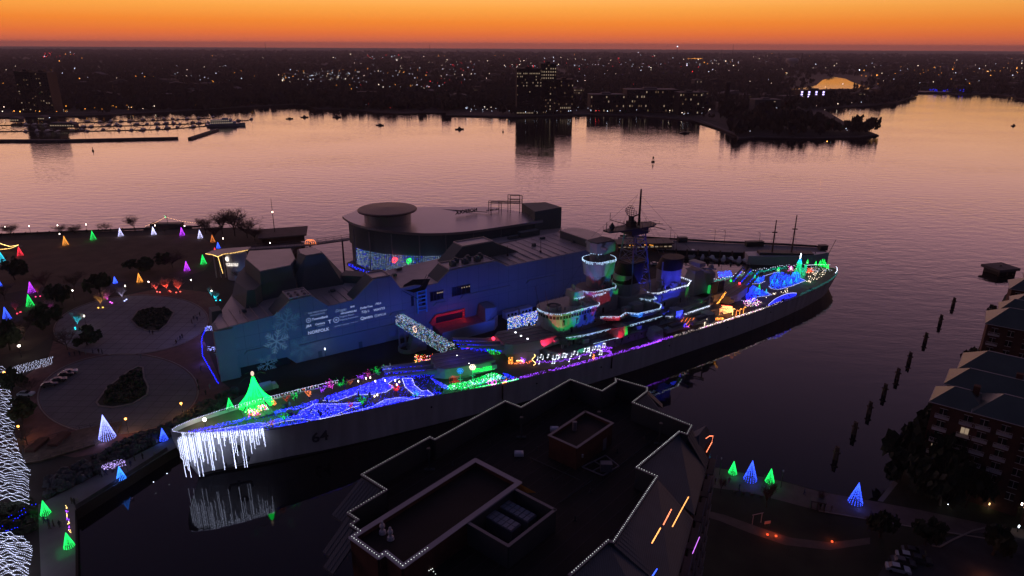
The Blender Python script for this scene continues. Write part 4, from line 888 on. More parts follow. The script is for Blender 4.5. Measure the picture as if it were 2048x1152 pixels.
# ================================================================ the battleship
HULLP = mat('hull_grey_paint', (.46, .455, .47), .55, .16, .2)
for n_ in HULLP.node_tree.nodes:
    if n_.type == 'TEX_NOISE':
        mp_h = HULLP.node_tree.nodes.new('ShaderNodeMapping'); mp_h.inputs['Scale'].default_value = (2.2, .3, .22); l0 = n_.inputs['Vector'].links[0].from_socket; HULLP.node_tree.links.new(l0, mp_h.inputs[0]); HULLP.node_tree.links.new(mp_h.outputs[0], n_.inputs['Vector'])
SUPER = mat('superstructure_grey', (.25, .26, .275), .6, .1, .15)
DECKM = mat('teak_deck', (.13, .11, .095), .9, .2, .3, stripe=('Y', 3.0, .15))
DECKG = mat('deck_grey_paint', (.14, .14, .15), .85, .2, .2)
FUN = mat('funnel_black', (.012, .012, .013), .7, .2, .2)
ship = empty('battleship', SHIP.w(0, 0, 0), SHIP.a, 'long grey battleship moored at the quay, decked in festival lights', 'battleship')
def part(name, mb, m_, label=None, parent=None, smooth=False):
    return tag(mb.build(name, m_, parent or ship, smooth=smooth), label)
# hull: stations from the bow aft; deck edge flares out forward, waterline finer than deck
def half_wl(s): return lerp(s, [0, 3.5, 10, 19, 32, 49, 66, 87, 110, 136, 186, 210, 231, 248, 259, 266, 271], [.05, .25, 1.9, 4.0, 6.2, 8.8, 11.0, 13.2, 15.6, 16.6, 16.6, 15.4, 13.0, 10.0, 6.6, 3.4, .1])
st = sorted(set([0, .4, 1.2, 2.5, 4, 6, 9, 13, 18] + list(range(24, 252, 8)) + [252, 256, 260, 263, 266, 268.5, 270, 271.2, 272]))
m = MB(); vs = []; rows = []
def stem_shift(z): return 4.2 * max(0, 1 - z / 11.)      # raked stem
for s in st:
    dzs = deck_z(s) + lerp(s, [0, 20, 40, 60], [.9, .6, .25, .0]); hb = half_deck(s); hw = half_wl(s); r = []
    for t in (0, .12, .3, .5, .7, .87, 1.):
        z = -1.0 + (dzs + 1.0) * t; e = t ** lerp(s, [0, 60, 110], [1.9, 1.5, 1.0]); y = hw + (hb - hw) * e
        x = s + stem_shift(max(z, 0)) * max(0, 1 - s / 40.) - lerp(s, [255, 272], [0, 4.5]) * (1 - t) * (1 if s > 255 else 0)
        r.append((x, y, z))
    rows.append(r)
nv = 7
for r in rows: vs += [(x, -y, z) for x, y, z in r] + [(x, y, z) for x, y, z in r]
fs = []
for i in range(len(rows) - 1):
    a, b = i * 14, (i + 1) * 14
    for j in range(6): fs += [(a + j, b + j, b + j + 1, a + j + 1), (a + 7 + j, a + 8 + j, b + 8 + j, b + 7 + j)]
for j in range(6): fs += [(j, j + 1, 8 + j, 7 + j)]; e = (len(rows) - 1) * 14; fs += [(e + j, e + 7 + j, e + 8 + j, e + j + 1)]
part('hull', MB().add(vs, fs), HULLP, smooth=True)
for sd in (0, 7):
    bt = []
    for i in range(len(rows)):
        lo, hi = Vector(vs[i * 14 + sd]), Vector(vs[i * 14 + sd + 1]); q = hi if hi.z < .5 else lo.lerp(hi, (.75 - lo.z) / (hi.z - lo.z)); o_ = Vector((0, -.04 if sd == 0 else .04, 0)); bt += [lo + o_, q + o_]
    part('boot_topping', MB().add(bt, [(2 * i, 2 * i + 1, 2 * i + 3, 2 * i + 2) for i in range(len(rows) - 1)]), BLACK, 'black band along the waterline')
ps_ = MB()
for i in range(4, len(rows) - 8, 2):
    for j in range(1, 6): a, b = Vector(vs[i * 14 + j]), Vector(vs[i * 14 + j + 1]); ps_.tube(a, b, .035, n=3)
for j in (3, 5):
    for i in range(4, len(rows) - 8): ps_.tube(vs[i * 14 + j], vs[i * 14 + 14 + j], .03, n=3)
part('plate_seam', ps_, HULLP)['kind'] = 'stuff'
ml = MB()
for s, s2 in ((10, 16), (20, 34), (52, 44), (96, 84), (150, 140)): a = Vector((s, half_deck(s), deck_z(s))); b = Vector((s2, 22.5, 3.0)); ml.path([a.lerp(b, t) - Vector((0, 0, 1.6 * math.sin(math.pi * t))) for t in np.linspace(0, 1, 7)], .09, 4)
part('mooring_line', ml, DARK_STEEL)['kind'] = 'stuff'
ds = [s for s in st if s >= .4 and s <= 271.2]
dv = [(s + .15 * (s < 3), -half_deck(s) + .12, deck_z(s)) for s in ds] + [(s + .15 * (s < 3), half_deck(s) - .12, deck_z(s)) for s in ds]; n = len(ds)
part('deck', MB().add(dv, [(i, i + 1, n + i + 1, n + i) for i in range(n - 1)]), DECKM)
# waterway strake, boot topping seam, scuppers and anchor
sk = MB()
for s in range(84, 264, 40): y = half_deck(s + 4); sk.box(s, s + .35, -y - .05, -y + .3, 3.5, deck_z(s) - .3)
part('hull_drain', sk, BLACK); ho = MB()
for s, z in ((63, 6), (96, 5.5), (120, 5), (150, 5), (180, 4.6), (206, 4.6)): ho.lathe([(.28, -.05), (.28, .05)], n=8); ho.v[-16:] = [(s + v[0], -lerp(z, [0, deck_z(s)], [half_wl(s), half_deck(s)]) - .08 + v[2], z + v[1]) for v in ho.v[-16:]]
part('scupper', ho, BLACK)
an = MB()
for a, b, r in (((12.0, -4.3, 6.6), (12.6, -3.2, 2.6), .38), ((10.2, -4.0, 2.7), (15.2, -4.6, 3.0), .34), ((10.2, -4.0, 2.7), (9.8, -4.6, 4.2), .3), ((15.2, -4.6, 3.0), (15.4, -5.0, 4.4), .3)): an.tube(a, b, r, n=6)
part('anchor', an, DARK_STEEL, 'dark anchor stowed high on the bow')
hp = MB().lathe([(.9, -.2), (.9, .2)], n=14); hp.v = [(13 + v[0], -4.9 + v[2], 7.4 + v[1]) for v in hp.v]; part('hawse_pipe', hp, BLACK)
# hull number 64 on the port bow
me = text_mesh('64', 4.6, .04, True)
a_ = SHIP
xs_, zs_ = [v.co.x for v in me.vertices], [v.co.y for v in me.vertices]
for v in me.vertices:
    x, y, z = v.co; s = 30 + (x - min(xs_)) ; zz = 3.6 + y; hb = half_deck(s); hw = half_wl(s); t = (zz + 1) / (deck_z(s) + 1 + lerp(s, [0, 20, 40, 60], [.9, .6, .25, 0])); e = t ** lerp(s, [0, 60, 110], [1.9, 1.5, 1.0])
    v.co = (s + stem_shift(zz) * max(0, 1 - s / 40.), -(hw + (hb - hw) * e) - .16 - z, zz)
me.materials.append(mat('hull_number_paint', (.10, .105, .12), .6, .1, .3)); o = bpy.data.objects.new('hull_number', me); COL.objects.link(o); o.parent = ship
# bow bulwark ring and gun tub
bw = MB(); pts = [(s, half_deck(s) - .1) for s in (.4, 1.5, 3, 5, 8, 12)]
loop = [(s, -y) for s, y in pts[::-1]] + pts
for (a, b), (c, d) in zip(loop, loop[1:]): bw.add([(a, b, deck_z(a) - .1), (c, d, deck_z(c) - .1), (c, d, deck_z(c) + 1.1), (a, b, deck_z(a) + 1.1)], [(0, 1, 2, 3)])
part('bow_bulwark', bw, HULLP)
part('bow_tub', MB().lathe([(1.9, 10.6), (2.0, 11.9), (1.8, 11.9), (1.75, 10.7)], (9.2, 0), 18, sx=1.7, cap=False), SUPER); part('bow_tub', MB().lathe([(1.5, 10.6), (1.6, 11.6), (1.4, 11.6), (1.4, 10.7)], (5.6, .2), 14, cap=False), SUPER)
# wildcats, capstans, hatches and bollards on the foredeck
fd = MB()
for l in (-2.4, 2.4): part('capstan', MB().lathe([(.9, deck_z(27)), (1.0, deck_z(27) + .4), (.55, deck_z(27) + .8), (.8, deck_z(27) + 1.3)], (27, l), 14), DARK_STEEL)
for s, l in ((44, -7.6), (44, 7.6), (66, -9.4), (66, 9.4), (120, -15), (160, -15.6), (215, -13.6), (236, -12), (236, 12)):
    b = MB()
    for o_ in (0, 1.2): b.lathe([(.35, deck_z(s)), (.35, deck_z(s) + .8), (.45, deck_z(s) + .85)], (s + o_, l), 8)
    part('bollard', b, DARK_STEEL)
# rails along the deck edge
for side in (-1, 1):
    r = MB(); pr_ = [(s, side * (half_deck(s) - .25), deck_z(s)) for s in range(14, 268, 4)]
    for z in (.5, 1.05): r.path([(a, b, c + z) for a, b, c in pr_], .035, 3)
    for a, b, c in pr_: r.tube((a, b, c), (a, b, c + 1.1), .045, n=3)
    part('deck_rail', r, DARK_STEEL)
# main turrets
TROOF = mat('turret_roof_grey', (.15, .145, .15), .75, .15, .3)
def turret(s, l, zd, zb, rot, elev, up, zr, ad):
    t = empty('turret', (s, l, zd), rot); t.parent = ship
    MB().lathe([(5.6, 0), (5.6, zb)], n=28).build('barbette', SUPER, t)
    b = zb + .3; h = 2.9
    body = [(-9.2, -3.6), (-6.2, -5.7), (4.2, -5.9), (9.6, -5.0), (9.6, 5.0), (4.2, 5.9), (-6.2, 5.7), (-9.2, 3.6)]
    m = MB().prism(body, b, lambda x, y: b + h + .12 * (9 - x) * .1); 
    m.v = [(x - (1.5 if (x < -8 and z > b + 1) else 0) * -1, y, z) for x, y, z in m.v]; m.build('gunhouse', SUPER, t)
    rf = MB().prism([(x * .985 + (.9 if x < -8 else 0), y * .985) for x, y in body], lambda x, y: b + h + .02, lambda x, y: b + h + .25)
    rfo = rf.build('turret_roof', TROOF, t)
    sm = MB()
    for y in (-3.6, -1.2, 1.2, 3.6): sm.box(-7.6, 9.0, y - .1, y + .1, b + h + .252, b + h + .37)
    sm.build('roof_seam', SUPER, rfo)
    MB().box(8.0, 9.4, -6.6, -5.02, b + 1.0, b + 2.2).build('rangefinder_ear', SUPER, t); MB().box(8.0, 9.4, 5.02, 6.6, b + 1.0, b + 2.2).build('rangefinder_ear', SUPER, t)
    for y in (-3.05, 0, 3.05):
        g = MB(); p0 = Vector((-7.8, y, b + 1.5)); d = Vector((-math.cos(elev), 0, math.sin(elev)))
        g.tube(p0, p0 + d * 3.2, .95, .8, 12); g.tube(p0 + d * 3.2, p0 + d * 14.2, .62, .36, 12); g.tube(p0 + d * 14.2, p0 + d * 14.9, .44, .42, 12)
        gb = g.build('gun_barrel', SUPER, t); MB().tube(p0 + d * 14.905, p0 + d * 14.93, .28, .28, 10).build('muzzle', BLACK, gb)
    return t
t1 = turret(78.4, .2, 8.5, .6, math.radians(-12), math.radians(5), 0, 0, 0)
t2 = turret(101.2, 0, 8.0, 3.2, math.radians(-8), math.radians(13), 0, 0, 0)
t3 = turret(200.2, 1.0, 6.7, .6, math.pi + math.radians(16), math.radians(16), 0, 0, 0)
# superstructure levels
def rnd(s0, s1, hw, r0, r1, n=8):
    """plan outline with elliptical ends."""
    a = [(s0 + r0 - r0 * math.sin(t), hw * math.cos(t)) for t in np.linspace(0, math.pi, n * 2)]      # front end
    b = [(s1 - r1 + r1 * math.sin(t), -hw * math.cos(t)) for t in np.linspace(0, math.pi, n * 2)]
    return a + b
def lvl(name, poly, z0, z1, m_=SUPER, label=None): return part(name, MB().prism(poly, z0, z1), m_, label)
lvl('deckhouse', rnd(106, 184, 11.0, 4, 3), 7.4, 10.4); lvl('deckhouse_roof', rnd(105.6, 184.4, 11.8, 4, 3), 10.41, 10.75, DECKG)
lvl('deckhouse_second', rnd(110.6, 180, 7.8, 4, 3), 10.76, 13.4); lvl('second_roof', rnd(110, 152, 9.6, 5, 2), 13.41, 13.7, DECKG); lvl('second_roof', rnd(152.4, 181, 9.2, 1, 2), 13.41, 13.65, DECKG)
lvl('conning_base', rnd(109.6, 150, 5.4, 4.6, 2), 13.71, 16.5)
lvl('bridge', rnd(108.6, 128, 5.7, 5.0, 3), 16.51, 19.2)
BR = rnd(108.4, 128.2, 5.85, 5.1, 3)
lvl('bridge_band', rnd(108.5, 128.1, 5.8, 5.05, 3), 19.21, 20.4, BLACK, 'dark band of bridge windows')
wb = MB(); bw_pts = densify([Vector((a, b, 0)) for a, b in BR], 1.05, True)
for p in bw_pts: wb.box(p.x - .09, p.x + .09, p.y - .09, p.y + .09, 19.2, 20.4)
part('window_mullion', wb, SUPER)['kind'] = 'stuff'
lvl('bridge_roof', rnd(108.0, 129, 6.2, 5.3, 3), 20.41, 21.2)
part('bridge_tub', MB().lathe([(2.6, 21.2), (2.6, 22.2), (2.3, 22.2), (2.3, 21.3)], (112.9, -.3), 22, cap=False), SUPER); part('bridge_hatch', MB().lathe([(1.4, 21.2), (1.4, 21.9), (.9, 22.2)], (112.9, -.3), 14), DECKG)
for s, l in ((109.4, -2.8), (109.4, 2.4)): part('whip_antenna', MB().tube((s, l, 21), (s - 2.0, l, 29), .1, .05, 4), DARK_STEEL)
# gun director with radar dish
part('director_base', MB().lathe([(1.8, 21.2), (1.6, 24.0)], (120.6, -1.2), 12), SUPER); part('director_box', MB().box(118.6, 122.8, -3.4, 1.2, 24.01, 26.2, .25), SUPER)
dsh = MB().lathe([(.1, 0), (.7, .12), (1.05, .4)], n=16); dsh.v = [(120 - v[2] , -1.4 + v[0] - .3, 27.3 + v[1]) for v in dsh.v]; part('radar_dish', dsh, SUPER)
# bridge wings and sponsons (port and starboard)
for sd in (-1, 1):
    def f(poly): return [(a, b * sd) for a, b in poly]
    lvl('wing_platform', f([(126, 5), (127, 8.4), (131.5, 11.2), (135.6, 9.6), (138.5, 12.6), (147.5, 13.2), (150.6, 11), (150.2, 5)]), 16.52, 16.85, DECKG)
    wl = MB(); pts = [Vector((a, b * sd, 16.86)) for a, b in [(126.4, 7.8), (131.5, 11.1), (135.6, 9.5), (138.5, 12.5), (147.5, 13.1), (150.5, 10.9), (150.1, 5.4)]]
    for a, b in zip(pts, pts[1:]): wl.add([a, b, b + Vector((0, 0, 1.1)), a + Vector((0, 0, 1.1))], [(0, 1, 2, 3)])
    part('wing_screen', wl, SUPER)
    lvl('lower_wing', f([(112, 8.2), (118, 9.8), (128, 10.6), (136, 11.8), (150, 12), (150, 8.4)]), 13.72, 14.0, DECKG)
    for s in (140, 143, 146): part('wing_strut', MB().tube((s, 9 * sd, 13.7), (s, 12.4 * sd, 16.4), .2, n=5), SUPER)
    part('wing_house', MB().box(139.5, 143.5, min(6.5 * sd, 9.6 * sd), max(6.5 * sd, 9.6 * sd), 16.86, 19.4), SUPER); part('wing_house', MB().box(136, 138.8, min(7 * sd, 9 * sd), max(7 * sd, 9 * sd), 16.86, 18.8), SUPER)
    part('wing_director', MB().lathe([(1.5, 16.86), (1.7, 20.2), (1.7, 21.2), (1.1, 21.8)], (147, 8.6 * sd), 12), SUPER)
    # five inch mounts
    for k, s in enumerate((132.5, 146, 159, 172)):
        zb = 10.76 if k % 2 == 0 else 7.5; l = (10.2 if k % 2 == 0 else 13.4) * sd; g = empty('secondary_mount', (s, l, zb), 0); g.parent = ship
        MB().lathe([(2.4, 0), (2.4, .7)], n=14).build('mount_ring', SUPER, g)
        MB().prism([(-2.3, -2), (-1, -2.5), (1.8, -2.4), (2.4, -1.2), (2.4, 1.2), (1.8, 2.4), (-1, 2.5), (-2.3, 2)], .7, 3.6, top=[(-1.6, -1.6), (-.8, -2.1), (1.6, -2.1), (2.1, -1.1), (2.1, 1.1), (1.6, 2.1), (-.8, 2.1), (-1.6, 1.6)]).build('gunhouse', SUPER, g)
        for y in (-.8, .8): MB().tube((0, y, 2.2), (0 - 4.4 * (1 if s < 150 else -1) * .5, y + 4.0 * sd, 3.0), .2, .13, 6).build('gun_barrel', SUPER, g)
    for k, (s, lab) in enumerate(((152.5, None), (165, None))):
        b = hull_mesh(10, 3.0, 1.5, 0); b.v = [(x + s + 3, y + 14.0 * sd, z + 8.6) for x, y, z in b.v]; bo = part('ship_boat', b, SUPER)
        MB().box(s, s + 5.4, 14 * sd - .9, 14 * sd + .9, 10.2, 10.9).build('boat_cover', DECKG, bo)
# fire control tower
lvl('tower', rnd(127.4, 135.8, 3.2, 3, 3), 21.2, 30.0); lvl('tower_lower', rnd(125, 138.6, 4.4, 4, 3), 16.9, 24.0)
lvl('tower_platform', rnd(123.4, 137.2, 4.7, 4.4, 3), 25.2, 25.5, DECKG); tp = MB(); pl_ = [Vector((a, b, 25.51)) for a, b in rnd(123.4, 137.2, 4.7, 4.4, 3)]
part('tower_screen', MB().prism(rnd(123.6, 137, 4.5, 4.3, 3), 24.05, 25.19), SUPER)
part('flared_top', MB().prism(rnd(126.4, 136.4, 4.0, 3.8, 3), 29.6, 33.6, top=rnd(125.8, 136.8, 4.3, 4, 3)), SUPER); lvl('flared_deck', rnd(126, 136.6, 4.15, 3.9, 3), 33.61, 33.8, DECKG)
fs_ = MB(); pl_ = [Vector((a, b, 33.61)) for a, b in rnd(125.8, 136.8, 4.3, 4, 3)]
for a, b in zip(pl_, pl_[1:] + pl_[:1]): fs_.add([a, b, b + Vector((0, 0, 1.2)), a + Vector((0, 0, 1.2))], [(0, 1, 2, 3)])
part('top_screen', fs_, SUPER)
lvl('upper_drum', rnd(128.2, 135.2, 2.6, 2.6, 2.6), 33.81, 37.2); part('top_director', MB().prism([(128, -2.6), (135.4, -3.2), (136.2, 0), (135.4, 3.2), (128, 2.6), (127.3, 0)], 37.21, 40.6), SUPER); part('director_rim', MB().prism([(128.3, -2.4), (135.2, -2.95), (135.9, 0), (135.2, 2.95), (128.3, 2.4), (127.6, 0)], 40.61, 40.9), DECKG)
part('rangefinder_arm', MB().tube((130, -5.2, 39.2), (130, 5.2, 39.2), .5, n=8), SUPER)
rl = MB()
for z in (22.5, 28): 
    for a, b in (((121, -5.2), (124, -6)), ((124, -6), (130, -6.6)), ((130, -6.6), (136, -6.2))): rl.tube((a[0], a[1], z + 4), (b[0], b[1], z + 4), .06, n=4)
# forward funnel and main mast
lvl('funnel_base', rnd(138, 152, 5.2, 4, 4), 13.4, 20.5); part('forward_funnel', MB().prism(rnd(139.5, 149.5, 4.0, 4, 4), 20.51, 27.5), SUPER)
part('forward_funnel_cap', MB().prism(rnd(139.2, 149.8, 4.2, 4, 4), 24.6, 31.4, top=[(a + 1.8, b) for a, b in rnd(139.6, 149.4, 3.9, 4, 4)]), FUN, 'black top of the forward funnel')
mast = empty('main_mast', (147, 0, 20), 0); mast.parent = ship
lt = MB(); feet = [(-4.5, -4.4), (5.5, -3.6), (5.5, 3.6), (-4.5, 4.4)]; heads = [(-2.4, -2.2), (2.4, -2.0), (2.4, 2.0), (-2.4, 2.2)]
for i in range(4):
    a, b = Vector((*feet[i], 0)), Vector((*heads[i], 23)); lt.tube(a, b, .34, .26, 6); j = (i + 1) % 4; a2, b2 = Vector((*feet[j], 0)), Vector((*heads[j], 23))
    for k in range(6):
        t, u = k / 6, (k + 1) / 6; lt.tube(a.lerp(b, t), a2.lerp(b2, u), .12, n=4); lt.tube(a2.lerp(b2, t), a.lerp(b, u), .12, n=4); lt.tube(a.lerp(b, u), a2.lerp(b2, u), .12, n=4)
lt.build('lattice_leg', mat('mast_blue_grey', (.20, .22, .28), .6, .1, .2), mast)
MB().prism([(-13, -1.6), (-6, -3), (5, -3.4), (8.4, -1.4), (8.4, 1.4), (5, 3.4), (-6, 3), (-13, 1.6)], 23.01, 23.5).prism([(-4, -2.6), (3.4, -2.8), (5, 0), (3.4, 2.8), (-4, 2.6)], 21, 23).build('mast_platform', DARK_STEEL, mast)
m = MB()
for k in range(9): m.tube((-13 + 2.6 * k, -1.6 - (.0 if k < 2 else 1.5), 23.5), (-13 + 2.6 * k, -1.6 - (.0 if k < 2 else 1.5), 24.7), .06, n=3); m.tube((-13 + 2.6 * k, 1.6 + (.0 if k < 2 else 1.5), 23.5), (-13 + 2.6 * k, 1.6 + (.0 if k < 2 else 1.5), 24.7), .06, n=3)
m.tube((-13, -1.6, 24.6), (8, -1.6, 24.6), .06, n=3); m.build('platform_rail', DARK_STEEL, mast)
m = MB().tube((1.4, 0, 23.5), (1.4, 0, 35.6), .42, .28, 8)
for k in range(11): m.tube((.9, -.8 + .05 * k, 26.5 + .85 * k), (1.9, .8 - .05 * k, 26.5 + .85 * k), .08, n=4)
m.tube((.4, -.9, 35.5), (2.4, .9, 35.5), .14, n=5); m.build('pole_mast', DARK_STEEL, mast)
MB().box(-3.4, -1, -1.2, 1.2, 23.51, 25.4).box(-2.8, -1.6, -.7, .7, 25.41, 27.0).tube((-2.2, 0, 26.6), (1.2, 0, 27.2), .22, n=5).tube((.6, 0, 24), (-2, 0, 26.6), .12, n=4).build('radar_pedestal', DARK_STEEL, mast)
rd = MB()
for k in range(7):
    t0 = -1 + 2 * k / 6
    for j in range(6):
        h0, h1 = -1 + 2 * j / 6, -1 + 2 * (j + 1) / 6
        if t0 * t0 + h0 * h0 < 1.2 and t0 * t0 + h1 * h1 < 1.2:
            q = lambda t, h: (-3.4 + .8 * (t * t + h * h), t * 2.6, 28.6 + h * 2.0)
            rd.tube(q(t0, h0), q(t0, h1), .09, n=3); rd.tube(q(h0, t0), q(h1, t0), .09, n=3)
rd.build('radar_antenna', DARK_STEEL, mast)
yd = MB()
for sd in (-1, 1):
    yd.tube((-1, 0, 23.4), (-3, 9.5 * sd, 23.9), .16, .1, 5); yd.tube((-3, 9.5 * sd, 23.8), (-3, 9.5 * sd, 26.4), .09, n=4); yd.tube((5, 2 * sd, 23.2), (7.5, 6.5 * sd, 22.4), .14, n=4)
    for k in range(5): yd.tube((-1.4 - .35 * k, (2 + 1.7 * k) * sd, 23.5), (-1.4 - .35 * k, (2 + 1.7 * k) * sd, 24.6), .05, n=3)
yd.tube((8.4, 0, 23.3), (13, 0, 22.2), .13, n=4).tube((-13, 0, 23.3), (-13, 0, 26.4), .1, n=4).lathe([(.5, 23.5), (1.0, 24.6), (.1, 26)], (-10.6, 0), 8).build('yard', DARK_STEEL, mast)
# after house, after funnel, after tower
lvl('after_house', [(151.4, -5.0), (154, -6.2), (168, -6.0), (172.6, -3.4), (172.6, 3.4), (168, 6), (154, 6.2), (151.4, 5.0)], 13.66, 19.4)
lvl('after_house_roof', [(151.0, -5.2), (153.9, -6.5), (168.2, -6.3), (173, -3.6), (173, 3.6), (168.2, 6.3), (153.9, 6.5), (151.0, 5.2)], 19.41, 19.7, DECKG)
lvl('after_gallery', [(155, -9.4), (158, -11.6), (176, -10.6), (177, -7), (155, -7)], 10.78, 11.6)
af = rnd(160.5, 169.5, 3.9, 3.8, 3.8); part('after_funnel', MB().prism(af, 19.71, 25.6), SUPER)
part('after_funnel_cap', MB().prism(rnd(160.2, 169.8, 4.1, 3.8, 3.8), 25.61, 29.4, top=[(a + 1.6, b) for a, b in rnd(160.8, 169.2, 3.6, 3.8, 3.8)]), FUN, 'black slanted top of the after funnel')
part('funnel_pipe', MB().tube((159.6, -1.8, 19.7), (159.6, -1.8, 29), .3, n=6), SUPER); part('funnel_locker', MB().box(157.4, 159.0, -3, -1.4, 19.71, 22.4), SUPER); part('funnel_locker', MB().box(162, 164, -5.6, -4.2, 19.71, 21.6), SUPER)
part('after_tower', MB().prism([(175, -3.6), (183, -3.6), (183, 3.6), (175, 3.6)], 13.66, 22.2, top=[(177, -1.8), (181.4, -1.8), (181.4, 1.8), (177, 1.8)]), SUPER)
m = MB().box(176.4, 182, -2.4, 2.4, 22.21, 22.6).tube((179, -6.4, 23), (179, 6.0, 23), .22, n=5).box(177.6, 180.6, -3.2, 2.2, 24.0, 25.6)
for y in (-2.6, 1.6): m.tube((179, y, 22.6), (179, y, 24), .14, n=4)
m.tube((181.6, -1, 22.6), (184.6, -5, 22.8), .3, n=6); part('after_radar', m, SUPER)
part('after_director', MB().lathe([(2.4, 13.6), (2.0, 17.6), (2.5, 17.7), (2.5, 19.6), (1.4, 20.4)], (187.6, .6), 14), SUPER); part('after_director_dish', MB().ball((188.6, .6, 21.4), 1.1, 10, 6), SUPER)
lvl('after_deckhouse', rnd(176, 192, 6.6, 2, 3), 10.76, 13.5); lvl('after_deckhouse_roof', rnd(175.8, 192.3, 7, 2, 3), 13.51, 13.65, DECKG)
part('screen_frame', MB().box(186.6, 189.4, -5.6, -5.2, 13.66, 17.6), BLACK); part('screen_frame', MB().box(181.4, 184.8, -6.4, -6.0, 13.66, 18.4), DARK_STEEL)
cr_ = MB().tube((163, -9.6, 11.6), (176, -11.6, 16.8), .22, n=5).tube((176.6, -10, 11.6), (176.6, -10, 18), .26, n=6).tube((151.6, -10.2, 10.8), (151.6, -10.2, 21.0), .18, n=5)
part('boat_crane', cr_, SUPER)
rb = MB()
def ribs(poly, z0, z1, step):
    for p in densify([Vector((a, b, 0)) for a, b in poly], step, True): rb.box(p.x - .05, p.x + .05, p.y - .05, p.y + .05, z0 + .05, z1 - .05)
for a in ((rnd(108.6, 128, 5.7, 5, 3), 16.5, 19.2, 1.4), (rnd(109.6, 150, 5.4, 4.6, 2), 13.7, 16.5, 1.6), (rnd(125, 138.6, 4.4, 4, 3), 17, 24, 1.5), (rnd(127.4, 135.8, 3.2, 3, 3), 25.6, 29.6, 1.2), (rnd(110.6, 180, 7.8, 4, 3), 10.8, 13.4, 2), (rnd(106, 184, 11, 4, 3), 7.5, 10.4, 2.2), (rnd(160.5, 169.5, 3.9, 3.8, 3.8), 19.8, 25.5, 1.5), (rnd(128.2, 135.2, 2.6, 2.6, 2.6), 33.9, 37.2, 1.1)): ribs(*a)
part('plate_rib', rb, SUPER)['kind'] = 'stuff'
dr = MB()
for s, l, z in ((112, -11, 8), (121, -11, 8), (133, -11, 8), (147, -11, 8), (160, -11, 8), (171, -11, 8), (115, -7.8, 10.9), (127, -7.8, 10.9), (141, -7.8, 10.9), (158, -7.8, 10.9), (116, -5.4, 13.9), (131, -5.4, 13.9), (145, -5.4, 13.9), (130, -4.4, 17.2), (131, -3.2, 25.8), (157, -6.1, 14), (165, -6.05, 14), (112.5, -5.7, 17), (121, -5.7, 17)): dr.box(s, s + .8, l - .07, l - .01, z, z + 1.8)
for s in np.arange(113, 150, 2.6): dr.box(s, s + .4, -7.88, -7.81, 12.2, 12.6); dr.box(s, s + .4, -5.48, -5.41, 15.2, 15.6)
part('deck_door', dr, BLACK)['kind'] = 'stuff'
gb = MB(); rr = random.Random(9)
def clutter(s0, s1, l, z, n, out=-1):
    for _ in range(n):
        s = rr.uniform(s0, s1); w = rr.uniform(.3, 1.1); d = rr.uniform(.2, .7); k = rr.random()
        if k < .45: gb.box(s, s + w, min(l, l + out * d), max(l, l + out * d) , z, z + rr.uniform(.5, 1.6))
        elif k < .7: gb.tube((s, l + out * .15, z), (s, l + out * .15, z + rr.uniform(1.4, 2.8)), .09, n=5)
        elif k < .85: gb.lathe([(.3, z), (.3, z + .8), (.45, z + .85), (.2, z + 1.1)], (s, l + out * .5), 7)
        else:
            for q in range(6): gb.box(s, s + .5, min(l, l + out * .12), max(l, l + out * .12), z + .35 * q, z + .35 * q + .06)
for a in ((110, 150, -7.9, 10.8, 34), (152, 180, -7.9, 10.8, 24), (112, 150, -5.5, 13.75, 22), (112, 127, -5.9, 16.6, 8), (127, 137, -4.5, 17, 8), (128, 135, -3.3, 25.6, 8), (153, 170, -6.4, 13.7, 18), (154, 170, -4.4, 19.75, 12), (176, 190, -6.7, 10.8, 12), (106, 184, -11.1, 7.6, 46), (110, 126, -3, 21.25, 10), (128, 134, -2.7, 33.85, 6)): clutter(*a)
part('deck_fitting', gb, SUPER)['kind'] = 'stuff'
rg_ = MB()
def rail(pts, z):
    for h in (.5, 1.0): rg_.path([(a, b, z + h) for a, b in pts], .03, 3)
    for p in densify([Vector((a, b, z)) for a, b in pts], 1.6): rg_.tube(p, p + Vector((0, 0, 1.05)), .035, n=3)
for sd in (-1, 1):
    for pts, z in (([(108, 11 * sd), (182, 11.4 * sd)], 10.76), ([(112, 9.0 * sd), (150, 9.2 * sd)], 13.7), ([(153, 8.8 * sd), (180, 8.8 * sd)], 13.66), ([(124, 4.5 * sd), (136, 4.5 * sd)], 25.5), ([(153, 6.3 * sd), (168, 6.1 * sd)], 19.7), ([(110, 5 * sd), (128, 6 * sd)], 21.2), ([(176, 6.8 * sd), (191, 6.6 * sd)], 13.66)): rail(pts, z)
part('gallery_rail', rg_, DARK_STEEL)['kind'] = 'stuff'
st_ = MB()
for a, b in (((147, 0, 54), (132, -5, 40.6)), ((147, 0, 54), (132, 5, 40.6)), ((148, 0, 50), (165, -3, 29)), ((148, 0, 50), (165, 3, 29)), ((144, 9, 44), (120, 6, 21.4)), ((144, -9, 44), (120, -6, 21.4)), ((148, 0, 54), (181, 0, 25.6))): st_.tube(a, b, .04, n=3)
part('rigging_wire', st_, DARK_STEEL)['kind'] = 'stuff'
for s, l in ((155, -9.4), (169, 8), (178, -8), (180.6, 8.4), (140, -10), (118, -8.8)): part('deck_locker', MB().box(s, s + 2.4, l - .8, l + .8, 10.76, 12.2), SUPER)
# portholes and doors low on the deckhouse
ph = MB()
for s in range(112, 182, 3): ph.box(s, s + .5, -11.04, -11.003, 8.9, 9.5)
part('deckhouse_port', ph, BLACK)['kind'] = 'stuff'
